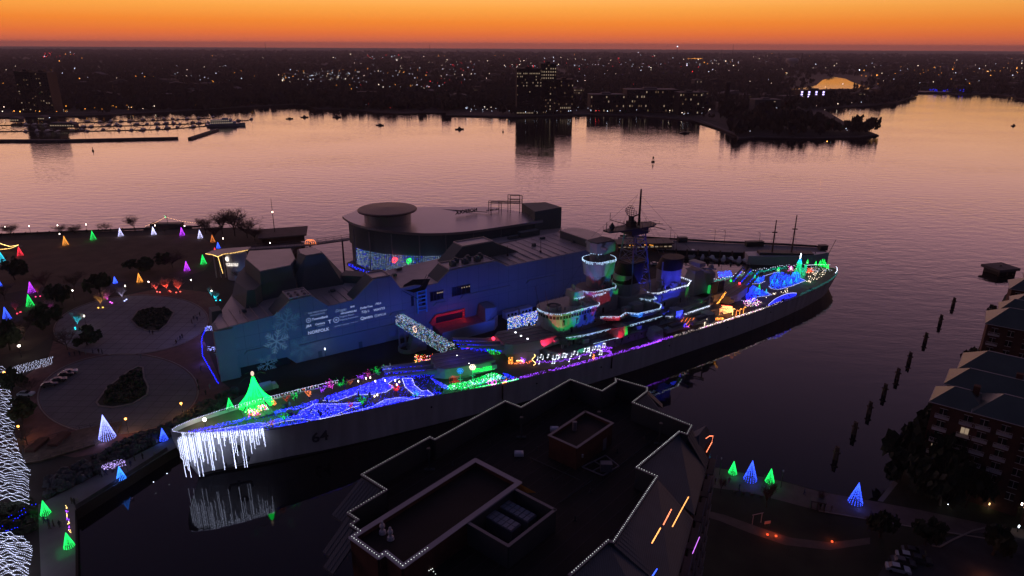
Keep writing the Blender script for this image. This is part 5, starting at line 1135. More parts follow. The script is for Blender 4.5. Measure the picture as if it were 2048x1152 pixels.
# ================================================================ festival lights on the ship
def Z(ox, oy, sc): return lambda pts: [(ox + x * sc, oy + y * sc) for x, y in pts]
def deck_pt(x, y, dz=.15):
    s, l, z = ship_px(x, y, dz); l = max(l, .25 - half_deck(s)); return SHIP.w(s, l, z)
def string(name, pts, m_, r, label, cat='string lights', group=None, kind=None):
    return tag(MB().bulbs(pts, r).build(name, m_), label, cat if kind != 'stuff' else None, group, kind)
def field(px, n, mats, r, label, dz=.2, hmax=.25, name='light_field', wide=False):
    """a carpet of small bulbs over a deck area outlined in the photograph."""
    poly = []
    for x, y in px: s, l, z = ship_px(x, y, dz); l = max(l, .22 - half_deck(s)); poly.append((s, l))
    pts = scatter(poly, n); k = len(mats); bins = [[] for _ in mats]
    wts = [w for _, w in mats]
    for s, l in pts:
        if abs(l) > half_deck(s) - .1 and not wide: continue
        i = random.choices(range(k), wts)[0]; bins[i].append(SHIP.w(s, l, deck_z(s) + dz + random.uniform(0, hmax)))
    for i, b in enumerate(bins):
        if b: tag(MB().bulbs(b, r).build(name, mats[i][0]), label, kind='stuff')
def outline(px, m_, r, label, step=.3, closed=False, dz=.3):
    pts = densify([deck_pt(x, y, dz) for x, y in px], step, closed); return string('light_outline', [p + Vector((random.uniform(-.05, .05), random.uniform(-.05, .05), random.uniform(-.04, .06))) for p in pts], m_, r, label)
b1 = Z(320, 700, .2832)
VIO = glow('violet_blue_bulb', (.05, .02, 1.0), 4)
BW = [(B_BLUE, .66), (VIO, .24), (glow('pale_blue_bulb', (.30, .34, 1.0), 3.5), .10)]
R0_ = .075
field(b1([(185, 600), (300, 578), (520, 545), (700, 515), (745, 520), (720, 562), (500, 602), (260, 652), (200, 640)]), 1500, BW, R0_, 'blue carpet of bulbs on the bow deck')
field(b1([(1000, 425), (1090, 380), (1240, 380), (1420, 370), (1430, 390), (1340, 410), (1170, 490), (1060, 495), (1000, 485), (900, 500), (760, 530), (740, 520), (820, 490), (960, 460)]), 1700, BW, R0_, 'blue river of bulbs winding across the foredeck')
field(b1([(1150, 355), (1250, 360), (1390, 310), (1410, 315), (1500, 315), (1600, 295), (1650, 262), (1610, 235), (1690, 200), (1680, 165), (1500, 225), (1300, 290), (1180, 325)]), 1900, BW, R0_, 'blue carpet of bulbs along the far side of the foredeck')
field(b1([(1150, 512), (1280, 470), (1500, 400), (1590, 350), (1700, 335), (1860, 360), (1840, 374), (1500, 438), (1200, 508)]), 1500, BW, R0_, 'blue carpet of bulbs along the near side of the foredeck')
LOOP = [(1780, 200), (1800, 250), (1850, 290), (1890, 285), (1935, 320), (1920, 345), (1800, 320), (1730, 260), (1710, 200)]
field(b1(LOOP), 800, BW, R0_, 'blue sickle of bulbs before the first turret')
field(b1([(740, 585), (830, 545), (1150, 508), (1150, 520), (900, 560), (740, 592)]), 260, BW, R0_, 'sparse blue bulbs along the near rail')
field(b1([(1150, 520), (1500, 440), (1850, 376), (2040, 325), (2040, 340), (1850, 388), (1500, 455)]), 420, BW, R0_, 'sparse blue bulbs along the near rail')
field(b1([(760, 440), (960, 400), (1110, 350), (1130, 372), (980, 420), (780, 458)]), 330, BW, R0_, 'sparse blue bulbs beside the tall green tree')
field(b1([(190, 575), (420, 525), (640, 470), (640, 490), (430, 545), (210, 590)]), 240, BW, R0_, 'sparse blue bulbs along the far bow rail')
field(b1([(1905, 195), (2040, 258), (2040, 280), (2000, 275), (1930, 225)]), 160, BW, R0_, 'blue bulbs under the first turret guns')
field(b1([(300, 560), (700, 470), (1100, 350), (1680, 170), (1900, 190), (2040, 325), (1500, 440), (740, 585)]), 700, [(B_BLUE, 1)], .07, 'thin scatter of blue bulbs over the whole foredeck')
WL = glow('outline_white_bulb', (.58, .58, 1.0), 3.2)
for px, lab in [([(185, 598), (300, 576), (520, 543), (700, 513), (745, 518)], 'white outline along the bow carpet of blue bulbs'), ([(1000, 425), (1050, 405), (1090, 380), (1240, 382), (1420, 372)], 'white outline on the upper edge of the blue river'), ([(1150, 355), (1200, 362), (1250, 360), (1320, 335), (1390, 310)], 'white wavy outline near the coloured trees'), ([(1410, 315), (1500, 315), (1600, 295), (1650, 262), (1612, 237), (1640, 215), (1690, 200)], 'white outline curling toward the first turret guns'), ([(700, 545), (810, 520), (900, 500), (1000, 485), (1060, 495), (1170, 490), (1260, 450), (1340, 410), (1420, 390)], 'white outline on the lower edge of the blue river'), ([(1150, 512), (1280, 470), (1420, 420), (1500, 400), (1590, 350), (1700, 335), (1780, 350), (1860, 360)], 'white outline on the near foredeck carpet')]:
    outline(b1(px), WL, .09, lab)
outline(b1(LOOP), WL, .09, 'white outline round the blue sickle', closed=True)
# bow ring and icicle curtain
ring = [SHIP.w(s, -half_deck(s) + .1, deck_z(s) + 1.15) for s in (14, 10, 7, 5, 3, 1.5, .6, .4)] + [SHIP.w(s, half_deck(s) - .1, deck_z(s) + 1.15) for s in (.4, 1.5, 3, 5, 8, 12, 18, 26, 36, 44)]
string('bow_ring_lights', densify(ring, .4), WL, .09, 'white string lights along the bow bulwark')
rl = MB()
for p in densify([SHIP.w(s, half_deck(s) - .1, deck_z(s) + 1.0) for s in (16, 24, 34, 44)], .7):
    for k in range(random.randint(1, 3)): rl.bulb(p - Vector((0, 0, .3 * k)), .085)
tag(rl.build('rail_drip_lights', B_WHITE), 'white drip lights on the far bow rail', 'string lights')
ic = []
for k in range(60):
    s = .5 + 18.3 * (k + random.random()) / 60; ln = random.choice([1.6, 2.2, 2.8, 3.6, 4.6, 5.6, 7, 8.4]) * (1 - .25 * s / 18)
    if random.random() < .16: ln = 10.5
    if s < 6 and random.random() < .6: ln = random.uniform(7, 13.4)
    ic.append((s, ln))
grp = MB(); 
IC_GROUP = 'icicle strings hung over the bow'
for i, (s, ln) in enumerate(sorted(ic)):
    top = SHIP.w(s + .4, -half_deck(s) - .12, deck_z(s) + .9); m = MB(); z = 0
    while z < ln and top.z - z > .4:
        m.bulb(top + Vector((random.uniform(-.05, .05), random.uniform(-.05, .05), -z)), .058); z += .25
    tag(m.build('icicle_string', B_ICE), 'white icicle light string hanging over the bow hull', 'icicle lights', IC_GROUP)
for k, (s, z) in enumerate(((2, 8), (9, 7), (16, 7.5))): lamp(SHIP.w(s, -half_deck(s) - 1.4, z), (.65, .68, 1), 70, .6)
# tall green tree on the bow
tb = deck_pt(*b1([(690, 445)])[0], 0); H_ = topz(tb, 750)  - tb.z
gt = empty('light_tree', tb, SHIP.a, 'tall flared green light tree with a glowing finial on the bow', 'light tree')
MB().tube((0, 0, 0), (0, 0, H_), .18, .1, 6).build('pole', DARK_STEEL, gt)
m = MB(); stp = MB()
for k in range(46):
    t = 2 * math.pi * k / 46 + random.uniform(-.05, .05); zb = H_ * random.uniform(.20, .27); pts = []
    for j in range(58):
        q = j / 57; z = H_ - .6 - (H_ - .6 - zb) * q; r = .25 + 3.9 * (.55 * q + .45 * q ** 3.2)
        pts.append((r * math.cos(t), r * math.sin(t), z))
    m.bulbs(pts, .10)
m.build('light_strands', glow('tree_green_bulb', (.004, 1, .085), 5), gt)['kind'] = 'stuff'
MB().ball((0, 0, H_ + .4), .42, 10, 6, 1.6).build('finial', glow('finial_glow', (1, .72, .58), 1.1), gt)
m = MB()
for a in range(4): t = a * math.pi / 2 + .3; m.path([(0, 0, H_ - .4), (2 * math.cos(t), 2 * math.sin(t), H_ + .1), (3.6 * math.cos(t), 3.6 * math.sin(t), H_ - .9)], .06, 3)
m.build('top_arm', DARK_STEEL, gt)
m = MB().box(-3.5, 3.5, -3, 3, .02, .3)
for k in range(5): m.box(-3.5 + 1.6 * k, -3.2 + 1.6 * k, -3, 3, .31, .6)
m.build('stage', DECKG, gt)
for z, pw in ((5, 420), (11, 160)):
    for a in range(3): lamp(tb + Vector((5.2 * math.cos(a * 2.1), 5.2 * math.sin(a * 2.1), z)), (.02, 1, .28), pw, .5)
for (x, y), c, lab in [((648, 455), (B_PINK, B_GREEN, B_GOLD), 'bunch of coloured wreath lights left of the tall tree foot'), ((728, 425), (B_PINK, B_RED, B_WHITE), 'bunch of pink wreath lights right of the tall tree foot'), ((672, 466), (B_RED, B_PINK), 'small red wreath light in front of the tall tree')]:
    p = deck_pt(*b1([(x, y)])[0], .2)
    for m_ in c: tag(MB().bulbs([p + Vector((random.gauss(0, .8), random.gauss(0, .4), random.uniform(0, 1.6))) for _ in range(26)], .09).build('wreath_light', m_), lab, 'ornament', lab)
# little bare trees wrapped in coloured lights
def twig_tree(p, h, m_, lab, n=56, spread=.5):
    t = empty('lit_tree', p, random.uniform(0, 6), lab, 'lit tree', 'small wrapped trees on the foredeck')
    w = MB(); bl = []
    w.tube((0, 0, 0), (0, 0, h * .4), .1, .06, 5)
    for k in range(14):
        a = random.uniform(0, 6.28); e = Vector((math.cos(a) * h * spread * random.uniform(.3, 1), math.sin(a) * h * spread * random.uniform(.3, 1), h * random.uniform(.6, 1.0))); s = Vector((0, 0, h * random.uniform(.15, .45)))
        w.tube(s, e, .05, .02, 3)
        for j in range(n // 14): bl.append(s.lerp(e, random.uniform(.2, 1.05)) + Vector((random.gauss(0, .12), random.gauss(0, .12), random.gauss(0, .12))))
    w.build('branches', TWIG, t); MB().bulbs(bl, .062).build('bulbs', m_, t); return t
for (x, y), h, m_, lab in [((810, 405), 2.6, B_ORANGE, 'small orange wrapped tree just right of the tall green tree'), ((890, 385), 3.2, glow('dim_red_bulb', (1, .08, .04), 1.4), 'dim red wrapped tree behind the orange one'), ((958, 375), 4, B_GREEN, 'green wrapped tree nearest the tall green tree'), ((1058, 350), 3.6, B_ORANGE, 'orange wrapped tree between two green ones'), ((1155, 320), 3.6, B_PURPLE, 'purple wrapped tree at the far rail'), ((1212, 300), 3.8, B_PINK, 'magenta wrapped tree at the far rail'), ((1275, 290), 4.4, B_GREEN, 'bright green wrapped tree at the far rail'), ((1350, 265), 3, glow('dim_amber_bulb', (1, .25, .05), 1.2), 'dim amber wrapped tree at the far rail'), ((1425, 235), 3.4, B_PURPLE, 'purple wrapped tree before the white lit bush'), ((1475, 215), 3.2, glow('dim_magenta_bulb', (.9, .06, .5), 1.6), 'dim magenta wrapped tree before the turret guns'), ((1545, 205), 4.4, B_GREEN, 'green wrapped tree nearest the turret guns'), ((1610, 190), 4.2, glow('pale_mix_bulb', (.5, .6, .8), 2), 'pale white wrapped tree at the turret guns'), ((1668, 320), 3.8, B_RED, 'red wrapped tree on the dark path'), ((1437, 405), 3.4, B_GREEN, 'green wrapped tree on the near path'), ((1805, 350), 3.2, B_MINT, 'mint wrapped tree by the blue sickle'), ((885, 520), 3.4, B_GREEN, 'green wrapped tree on the near bow rail'), ((1350, 415), 2, glow('dim_red_bulb', (1, .08, .04), 1.4), 'dim red tangle of lights on the near path'), ((790, 550), 2.6, glow('dim_amber_bulb', (1, .25, .05), 1.2), 'dim amber wrapped tree near the bow icicles')]:
    twig_tree(deck_pt(*b1([(x, y)])[0], 0), h, m_, lab)
lan = [deck_pt(*b1([(x, y)])[0], 1.2) for x, y in ((1455, 200), (1485, 195), (1400, 220), (1520, 220), (1690, 225), (1672, 245), (1535, 318), (1515, 326), (1660, 215), (1590, 215))]
for k, p in enumerate(lan): tag(MB().lathe([(.05, p.z - .3), (.16, p.z - .2), (.16, p.z + .2), (.05, p.z + .3)], (p.x, p.y), 6).build('lantern', B_WARM), 'small warm lantern standing among the foredeck lights', 'lantern', 'small lanterns on the foredeck')
fl_ = deck_pt(*b1([(322, 540)])[0], 0); fp = empty('floodlight_post', fl_, 0, 'bright warm floodlight on the far bow rail', 'floodlight')
MB().tube((0, 0, 0), (0, 0, 1.6), .08, n=5).build('post', DARK_STEEL, fp); MB().ball((0, 0, 1.9), .42, 10, 6).build('lamp_head', glow('flood_glow', (1, .82, .6), 14), fp); lamp(fl_ + Vector((0, 0, 2.6)), (1, .8, .6), 350, .3)
for s, l in ((24, -2), (36, 3), (48, -3), (56, 5), (52, -7), (64, -7)): lamp(SHIP.w(s, l, deck_z(s) + 3), (.06, .08, 1), 190, 1.2)
# blue drips along every gun barrel of the three turrets
def gun_strings(t, elev, zb, labs, m_=B_BLUE, gap=.35):
    M_ = Matrix.Translation(SHIP.w(0, 0, 0)) @ Matrix.Rotation(SHIP.a, 4, 'Z') @ Matrix.Translation(t.location) @ Matrix.Rotation(t.rotation_euler.z, 4, 'Z')
    for y, lab in zip((-3.05, 0, 3.05), labs):
        p0 = Vector((-7.8, y, zb + .3 + 1.5)); d = Vector((-math.cos(elev), 0, math.sin(elev))); m = MB()
        for k in range(46):
            q = p0 + d * (1.2 + 13.6 * k / 45) - Vector((0, 0, .5))
            for j in range(random.randint(1, 3)): m.bulb(M_ @ (q + Vector((0, random.choice((-.5, .5)), -gap * j))), .085)
        tag(m.build('gun_lights', m_), lab, 'string lights')
gun_strings(t1, math.radians(5), .6, ['blue drip lights on the far gun of the first turret', 'blue drip lights on the middle gun of the first turret', 'blue drip lights on the near gun of the first turret'][::-1])
gun_strings(t2, math.radians(13), 3.2, ['blue drip lights on the far gun of the raised turret', 'blue drip lights on the middle gun of the raised turret', 'blue drip lights on the near gun of the raised turret'][::-1])
gun_strings(t3, math.radians(16), .6, ['blue light strips on the far gun of the stern turret', 'blue light strips on the middle gun of the stern turret', 'blue light strips on the near gun of the stern turret'])
for (x, y), z, lab in [((914, 712), 11.9, 'nearest'), ((926, 719), 11.9, 'middle'), ((938, 728), 11.9, 'outermost')]: 
    p = P(x, y, 12.35); tag(MB().ball(p, .28, 8, 5).build('turret_lamp', glow('turret_lamp_glow', (.9, .9, 1), 5)), lab + ' small white lamp on the first turret roof', 'lamp', 'white lamps on the turret roofs')
for (x, y), lab in [((1031, 665), 'nearest'), ((1042, 672), 'middle'), ((1055, 678), 'outermost')]:
    p = P(x, y, 14.7); tag(MB().ball(p, .28, 8, 5).build('turret_lamp', glow('turret_lamp_glow', (.9, .9, 1), 5)), lab + ' small white lamp on the raised turret roof', 'lamp', 'white lamps on the turret roofs')
lamp(SHIP.w(76, -1, 16), (.12, .08, 1), 260, 1)
# green garden beside the first turret
b2 = Z(760, 560, .2832)
GW = [(B_GREEN, .62), (B_MINT, .28), (B_WHITE, .1)]
field(b2([(475, 755), (500, 735), (620, 718), (800, 652), (870, 680), (850, 697), (700, 742), (590, 782), (480, 777)]), 900, GW, .085, 'green garden of bulbs beside the first turret')
field(b2([(650, 802), (830, 757), (960, 703), (1012, 720), (940, 738), (700, 803)]), 480, GW, .085, 'green strip of bulbs along the near rail')
field(b2([(550, 805), (640, 790), (700, 775), (700, 800), (600, 818), (550, 818)]), 120, [(B_GREEN, 1)], .08, 'dim green bulbs at the end of the green strip')
field(b2([(620, 740), (860, 670), (900, 690), (700, 745)]), 130, [(B_SKY, .6), (B_WHITE, .4)], .085, 'pale bulbs sprinkled over the green garden')
field(b2([(860, 655), (900, 665), (950, 690), (930, 700), (880, 680)]), 70, [(B_BLUE, 1)], .085, 'blue bulbs at the end of the green garden')
for s, l, pw in ((70, -9, 260), (78, -11, 260), (84, -12, 160)): lamp(SHIP.w(s, l, 10.6), (.03, 1, .2), pw, .6)
tur = SHIP.w(0, 0, 0)
M1 = Matrix.Translation(SHIP.w(0, 0, 0)) @ Matrix.Rotation(SHIP.a, 4, 'Z') @ Matrix.Translation(t1.location) @ Matrix.Rotation(t1.rotation_euler.z, 4, 'Z')
m = MB()
for _ in range(260): m.bulb(M1 @ Vector((random.uniform(2, 9.2), -5.95 + .09 * max(0, random.uniform(-1, 1)), random.uniform(1.4, 2.7))), .085)
tag(m.build('turret_garland', B_GREEN), 'green light garland along the first turret wall', 'string lights')
def flower(px, h, m_, stem, lab, r=.9):
    p = deck_pt(*px, 0); o = empty('flower_light', p, 0, lab, 'ornament'); m = MB()
    for k in range(6):
        t = k * math.pi / 3
        for j in range(9): u = j / 9 * 2 * math.pi; m.bulb((r * .62 * math.cos(t) + r * .38 * math.cos(u), 0, h + r * .62 * math.sin(t) + r * .38 * math.sin(u)), .08)
    m.build('petals', m_, o); s = MB().bulbs([(0, 0, h * k / 14) for k in range(11)] + [(.25 * k, 0, h * .3 + .12 * k) for k in range(4)] + [(-.25 * k, 0, h * .3 + .12 * k) for k in range(4)], .08); s.build('stem', stem, o)
flower(b2([(568, 735)])[0], 4.2, B_SKY, B_MINT, 'blue flower light on a mint stem beside the first turret'); flower(b2([(655, 708)])[0], 4.2, B_WARM, B_MINT, 'white flower light on a green stem beside the first turret')
m = MB(); p = deck_pt(*b2([(525, 728)])[0], .2); m.bulbs([p + Vector((random.gauss(0, .7), random.gauss(0, .3), random.uniform(0, 2.6) ** .9)) for _ in range(90)], .075); tag(m.build('poinsettia_light', glow('dim_red_bulb', (1, .08, .04), 1.4)), 'dim red tree light under the first turret guns', 'ornament')
p = deck_pt(*b2([(812, 758)])[0], .1); m = MB()
for sx in (-1, 1): m.bulbs([p + Vector((sx * (.2 + 1.0 * math.sin(t) ** 2), 0, .9 + .7 * math.sin(2 * t))) for t in np.linspace(0, math.pi, 24)], .09)
m.bulbs([p + Vector((0, 0, .1 * k)) for k in range(9)], .09); tag(m.build('bow_light', B_PINK), 'pink ribbon bow light on the green strip', 'ornament')
p = deck_pt(*b2([(872, 735)])[0], .1); tag(MB().bulbs([p + Vector((1.2 * k / 16, 0, 1.4 * (k / 16) ** 2)) for k in range(17)] + [p + Vector((1.2 * k / 16, 0, .3)) for k in range(17)], .075).build('sleigh_light', B_ORANGE), 'small orange sleigh outline on the green strip', 'ornament')
# train of many colours, red globes, duck ornament
p = deck_pt(*b2([(345, 590)])[0], .3)
for m_, lab in ((B_RED, 0), (B_GOLD, 0), (B_ORANGE, 0), (B_PINK, 0), (B_WHITE, 0), (B_GREEN, 0)):
    tag(MB().bulbs([p + Vector((random.uniform(-4.2, 3.2), random.uniform(-.6, .6), random.uniform(0, 1) * (3.0 if random.random() < .6 else 1.6))) for _ in range(64 if m_ in (B_RED, B_GOLD, B_ORANGE) else 24)], .085).build('train_light', m_), 'many coloured toy train lights beyond the first turret guns', 'ornament', 'toy train lights')
for (x, y), lab, z in (((625, 482), 'red globe light before the raised turret', 11.4), ((800, 414), 'red globe light behind the raised turret guns', 14)):
    p = P(*b2([(x, y)])[0], z); o = empty('globe_light', (p.x, p.y, 0), 0, lab, 'globe light'); o.location.z = z - 1
    MB().ball((0, 0, 1), .62, 12, 8).build('globe', glow('red_globe', (1, .04, .10), 2.6), o); MB().tube((0, 0, -1.6), (0, 0, .4), .08, n=5).build('post', DARK_STEEL, o); lamp(p + Vector((0, -1.2, .6)), (1, .05, .08), 40, .3)
p = P(*b2([(728, 530)])[0], 9); m = MB(); m.bulbs([p + Vector((random.gauss(0, .35), 0, random.uniform(.6, 2.8))) for _ in range(60)] + [p + Vector((random.gauss(-.3, .2), 0, 2.9 + random.gauss(0, .25))) for _ in range(30)], .085); tag(m.build('duck_light', B_GOLD), 'yellow ornament light behind the first turret', 'ornament')
m = MB(); m.bulbs([p + Vector((random.uniform(.4, 5.6), random.uniform(-.4, .4), random.uniform(.2, 1.9))) for _ in range(120)], .08); tag(m.build('hedge_light', B_GREEN), 'green lit hedge ornament behind the first turret', 'ornament')
field(b2([(520, 530), (600, 490), (660, 460), (660, 480), (580, 530)]), 140, [(B_BLUE, .5), (B_GREEN, .25), (B_PURPLE, .25)], .08, 'mixed bulbs beside the gangway foot')
# amber letters and trumpet, treble clef, music notes along the deckhouse
p = P(*b2([(905, 600)])[0], 8.2); q = P(*b2([(1075, 590)])[0], 8.2); d = (q - p); m = MB()
for k in range(60): m.bulb(p + d * random.random() + Vector((0, 0, random.uniform(.2, 1.0))), .08)
tag(m.build('fire_lights', B_ORANGE), 'orange flickering light strip at the raised turret foot', 'string lights')
m = MB()
for k in range(5):
    for j in range(8): m.bulb(p + d * (.02 + .04 * k) + Vector((0, 0, .5 + 2.0 * (j / 7 if k != 2 else .4 + .3 * j / 7))), .08)
tag(m.build('letter_light', B_AMBER), 'amber letter shaped light at the raised turret foot', 'ornament')
tag(MB().bulbs([p + d * (.34 + .3 * k / 24) + Vector((0, 0, 1.2 + random.uniform(-.1, .1) * (1 + k / 9))) for k in range(25)] * 2, .09).build('trumpet_light', B_GOLD), 'golden trumpet light at the raised turret foot', 'ornament')
tag(MB().bulbs([p + d * .62 + Vector((random.gauss(0, .45), random.gauss(0, .2), 1.4 + random.gauss(0, .5))) for _ in range(50)], .085).build('trumpet_bell_light', B_PURPLE), 'purple burst at the bell of the golden trumpet light', 'ornament')
m = MB(); p = P(*b2([(1085, 605)])[0], 8.4)
for t in np.linspace(0, 1, 60): m.bulb(p + Vector((.55 * math.sin(t * 9) * (1.1 - t * .5), 0, .2 + 3.6 * t)), .09)
tag(m.build('treble_clef_light', B_GOLD), 'golden treble clef light left of the white music notes', 'ornament')
NOTE = glow('note_white', (.80, .88, 1.0), 2.2)
notes = [(1110, 565, 0), (1132, 548, 1), (1148, 560, 0), (1182, 548, 1), (1218, 556, 0), (1240, 558, 2), (1265, 550, 0), (1288, 545, 2), (1312, 545, 1), (1350, 540, 0), (1366, 525, 1), (1392, 528, 0), (1440, 505, 1), (1460, 508, 2), (1474, 497, 0), (1500, 495, 0), (1515, 490, 1), (1535, 492, 2), (1570, 474, 2), (1122, 592, 0), (1215, 588, 2), (1334, 576, 1), (1405, 556, 0), (1483, 535, 1), (1548, 526, 2)]
def note(p, kind, k):
    m = MB()
    for j in range(2 if kind == 2 else 1):
        o_ = .75 * j; m.lathe([(.05, -.17), (.26, 0), (.05, .17)], (o_, 0), 8); m.box(o_ + .16, o_ + .26, -.05, .05, 0, 1.25)
    if kind == 1: m.box(.27, .6, -.05, .05, .95, 1.2)
    if kind == 2: m.box(.15, 1.02, -.05, .05, 1.26, 1.46)
    m.v = [(x * .9 + p.x, y * .9 + p.y, z * .95 + p.z) for x, y, z in m.v]
    tag(m.build('music_note', NOTE), ['single stemmed', 'flagged', 'beamed pair'][kind] + ' white music note light along the deckhouse side', 'ornament', ['single stemmed', 'flagged', 'beamed'][kind] + ' music note lights')
for k, (x, y, kd) in enumerate(notes): note(P(*b2([(x, y)])[0], 9.6 if k < 19 else 8.8), kd, k)
n0 = [P(*b2([q])[0], 9.1) for q in ((1095, 580), (1250, 572), (1350, 558), (1450, 525), (1560, 492))]
m = MB(); m.bulbs([q + Vector((random.uniform(-.1, .1), 0, random.uniform(-.35, .35))) for q in densify(n0, .16)], .07); tag(m.build('staff_lights', B_PURPLE), 'purple light staff under the white music notes', 'string lights')
m = MB(); e0, e1 = P(*b2([(1565, 492)])[0], 9.0), P(*b2([(1640, 510)])[0], 9.0)
for _ in range(120): m.bulb(e0.lerp(e1, random.random()) + Vector((0, 0, random.uniform(-.6, 1.6))), .07)
tag(m.build('net_lights', B_PURPLE), 'purple net of lights closing the row of notes', 'string lights')
field(b2([(1000, 718), (1300, 625), (1600, 545), (1800, 490), (1990, 425), (1990, 440), (1800, 503), (1600, 560), (1300, 648), (1000, 733)]), 420, [(B_PURPLE, .85), (B_BLUE, .15)], .075, 'purple bulbs strung along the near rail amidships')
mp_ = P(*b2([(1510, 560)])[0], 8.2); tag(MB().bulbs([mp_ + Vector((random.gauss(0, .2), 0, random.uniform(0, 1.9))) for _ in range(26)], .09).build('soldier_light', B_ORANGE), 'orange figure light under the last music notes', 'ornament')
for s0, s1, n, m_, lab in ((84, 152, 520, B_PURPLE, 'purple string lights along the near rail amidships'), (20, 66, 520, B_BLUE, 'blue string lights along the near rail of the foredeck'), (152, 214, 260, glow('rail_warm_bulb', (1, .8, .75), 2), 'pale string lights along the near rail aft')):
    m = MB()
    for k in range(n): s = random.uniform(s0, s1); m.bulb(SHIP.w(s, -half_deck(s) + random.uniform(.2, .5 if s > 66 else 1.4), deck_z(s) + random.uniform(.15, 1.0)), .075)
    tag(m.build('rail_string_lights', m_), lab, kind='stuff')
# ice curtain and gangway
p, q = P(1015, 668, 12.0), P(1086, 648, 12.0); cm = {B_WHITE: MB(), B_SKY: MB(), B_GOLD: MB(), B_BLUE: MB()}
for k in range(46):
    a = p.lerp(q, k / 45); ztop = 17.4; zb = random.uniform(12.2, 14)
    while ztop > zb: cm[random.choices(list(cm), (.5, .25, .08, .2))[0]].bulb((a.x + random.uniform(-.08, .08), a.y, ztop), .085); ztop -= .34
for k, m in cm.items(): tag(m.build('ice_curtain', k), 'white and azure light curtain behind the raised turret', kind='stuff')
tag(MB().bulbs(densify([P(1001, 672, 11.6), P(1018, 660, 13.5)], .2), .085).build('curtain_tail_lights', B_SKY), 'azure light tail running down from the ice curtain', 'string lights')
g0, g1 = P(799, 645, 9.6), P(905, 712, 9.0); g0.z, g1.z = 9.4, 9.2
gw = empty('gangway', (0, 0, 0), 0, 'covered gangway wrapped in white net lights between museum and ship', 'gangway')
d = (g1 - g0).normalized(); sd = Vector((-d.y, d.x, 0)).normalized() * 1.5; m = MB()
m.add([g0 - sd, g1 - sd, g1 + sd, g0 + sd, g0 - sd + Vector((0, 0, .3)), g1 - sd + Vector((0, 0, .3)), g1 + sd + Vector((0, 0, .3)), g0 + sd + Vector((0, 0, .3))], [(4, 5, 6, 7), (3, 2, 1, 0), (0, 1, 5, 4), (2, 3, 7, 6), (1, 2, 6, 5), (3, 0, 4, 7)]); m.build('walkway', DECKG, gw)
m = MB(); ps = densify([g0, g1], 2.0)
for p in ps:
    m.tube(p - sd, p - sd + Vector((0, 0, 3)), .07, n=4).tube(p + sd, p + sd + Vector((0, 0, 3)), .07, n=4).tube(p - sd + Vector((0, 0, 3)), p + sd + Vector((0, 0, 3)), .07, n=4)
for s_ in (-1, 1):
    for z in (1.2, 3): m.tube(g0 + sd * s_ + Vector((0, 0, z)), g1 + sd * s_ + Vector((0, 0, z)), .08, n=4)
m.build('frame', DARK_STEEL, gw)
gl_ = {glow('net_white', (.7, .8, 1), 2.0): MB(), B_SKY: MB(), glow('net_warm', (1, .8, .55), 1.8): MB(), B_MINT: MB()}
for _ in range(1500):
    t = random.random(); b = g0.lerp(g1, t); f = random.choice((0, 0, 1, 1, 2))
    q = b + (sd * 1.05 * random.uniform(-1, 1) + Vector((0, 0, 3.1)) if f == 0 else -sd * 1.06 + Vector((0, 0, random.uniform(-.2, 3.1))) if f == 1 else sd * 1.06 + Vector((0, 0, random.uniform(0, 3.1))))
    gl_[random.choices(list(gl_), (.5, .2, .2, .1))[0]].bulb(q, .062)
for k, m in gl_.items(): tag(m.build('gangway_net_lights', k), 'white and coloured net lights wrapped round the gangway', kind='stuff')
wp_ = g0.lerp(g1, .40) + Vector((0, 0, 2.6)) - sd * 1.1; m = MB()
for k in range(70): t = random.uniform(0, 6.28); r = 1.0 + random.gauss(0, .16); m.bulb(wp_ + d * r * math.cos(t) + Vector((0, 0, r * math.sin(t))), .09)
tag(m.build('gangway_wreath', glow('wreath_warm', (1, .6, .42), 2.4)), 'warm wreath of lights halfway along the gangway', 'wreath')
# white drip lines round the superstructure decks
def drip(pts, lab, m_=B_WHITE, closed=False, step=.42, drop=(1, 3), r=.085):
    m = MB()
    for p in densify([Vector(q) for q in pts], step, closed):
        for k in range(random.randint(*drop)): w = SHIP.w(p.x + random.uniform(-.06, .06), p.y, p.z - .26 * k); m.bulb(w, r)
    tag(m.build('drip_lights', m_), lab, 'string lights')
PALE = glow('pale_ice_bulb', (.48, .70, 1.0), 3.2)
drip([(a, b, 21.4) for a, b in rnd(107.9, 129.2, 6.3, 5.4, 3) if b < 3], 'pale drip lights round the bridge roof', PALE)
drip([(126.4, -7.9, 17.9), (131.5, -11.3, 17.9), (135.6, -9.7, 17.9), (138.5, -12.7, 17.9), (147.5, -13.3, 17.9), (150.6, -11, 17.9), (150.2, -5.4, 17.9)], 'pale drip lights round the bridge wing', PALE)
drip([(112, -8.6, 14.2), (118, -10, 14.2), (128, -10.8, 14.2)], 'pale drip lights on the deck below the bridge wing', PALE); drip([(136, -12, 14.2), (150, -12.2, 14.2)], 'pale drip lights on the lower wing near the gun houses', PALE)
drip([(121, -11.2, 10.9), (131, -11.9, 10.9)], 'short pale drip line low on the deckhouse', PALE, drop=(1, 2))
drip([(a, b, 34.8) for a, b in rnd(125.7, 136.9, 4.4, 4.1, 3)], 'pale drip lights ringing the tower top', PALE, True, .4, (1, 4)); drip([(a, b, 37.2) for a, b in rnd(128.0, 135.4, 2.8, 2.7, 2.7) if a < 130 or a > 134], 'pale drip lights round the upper drum', PALE)
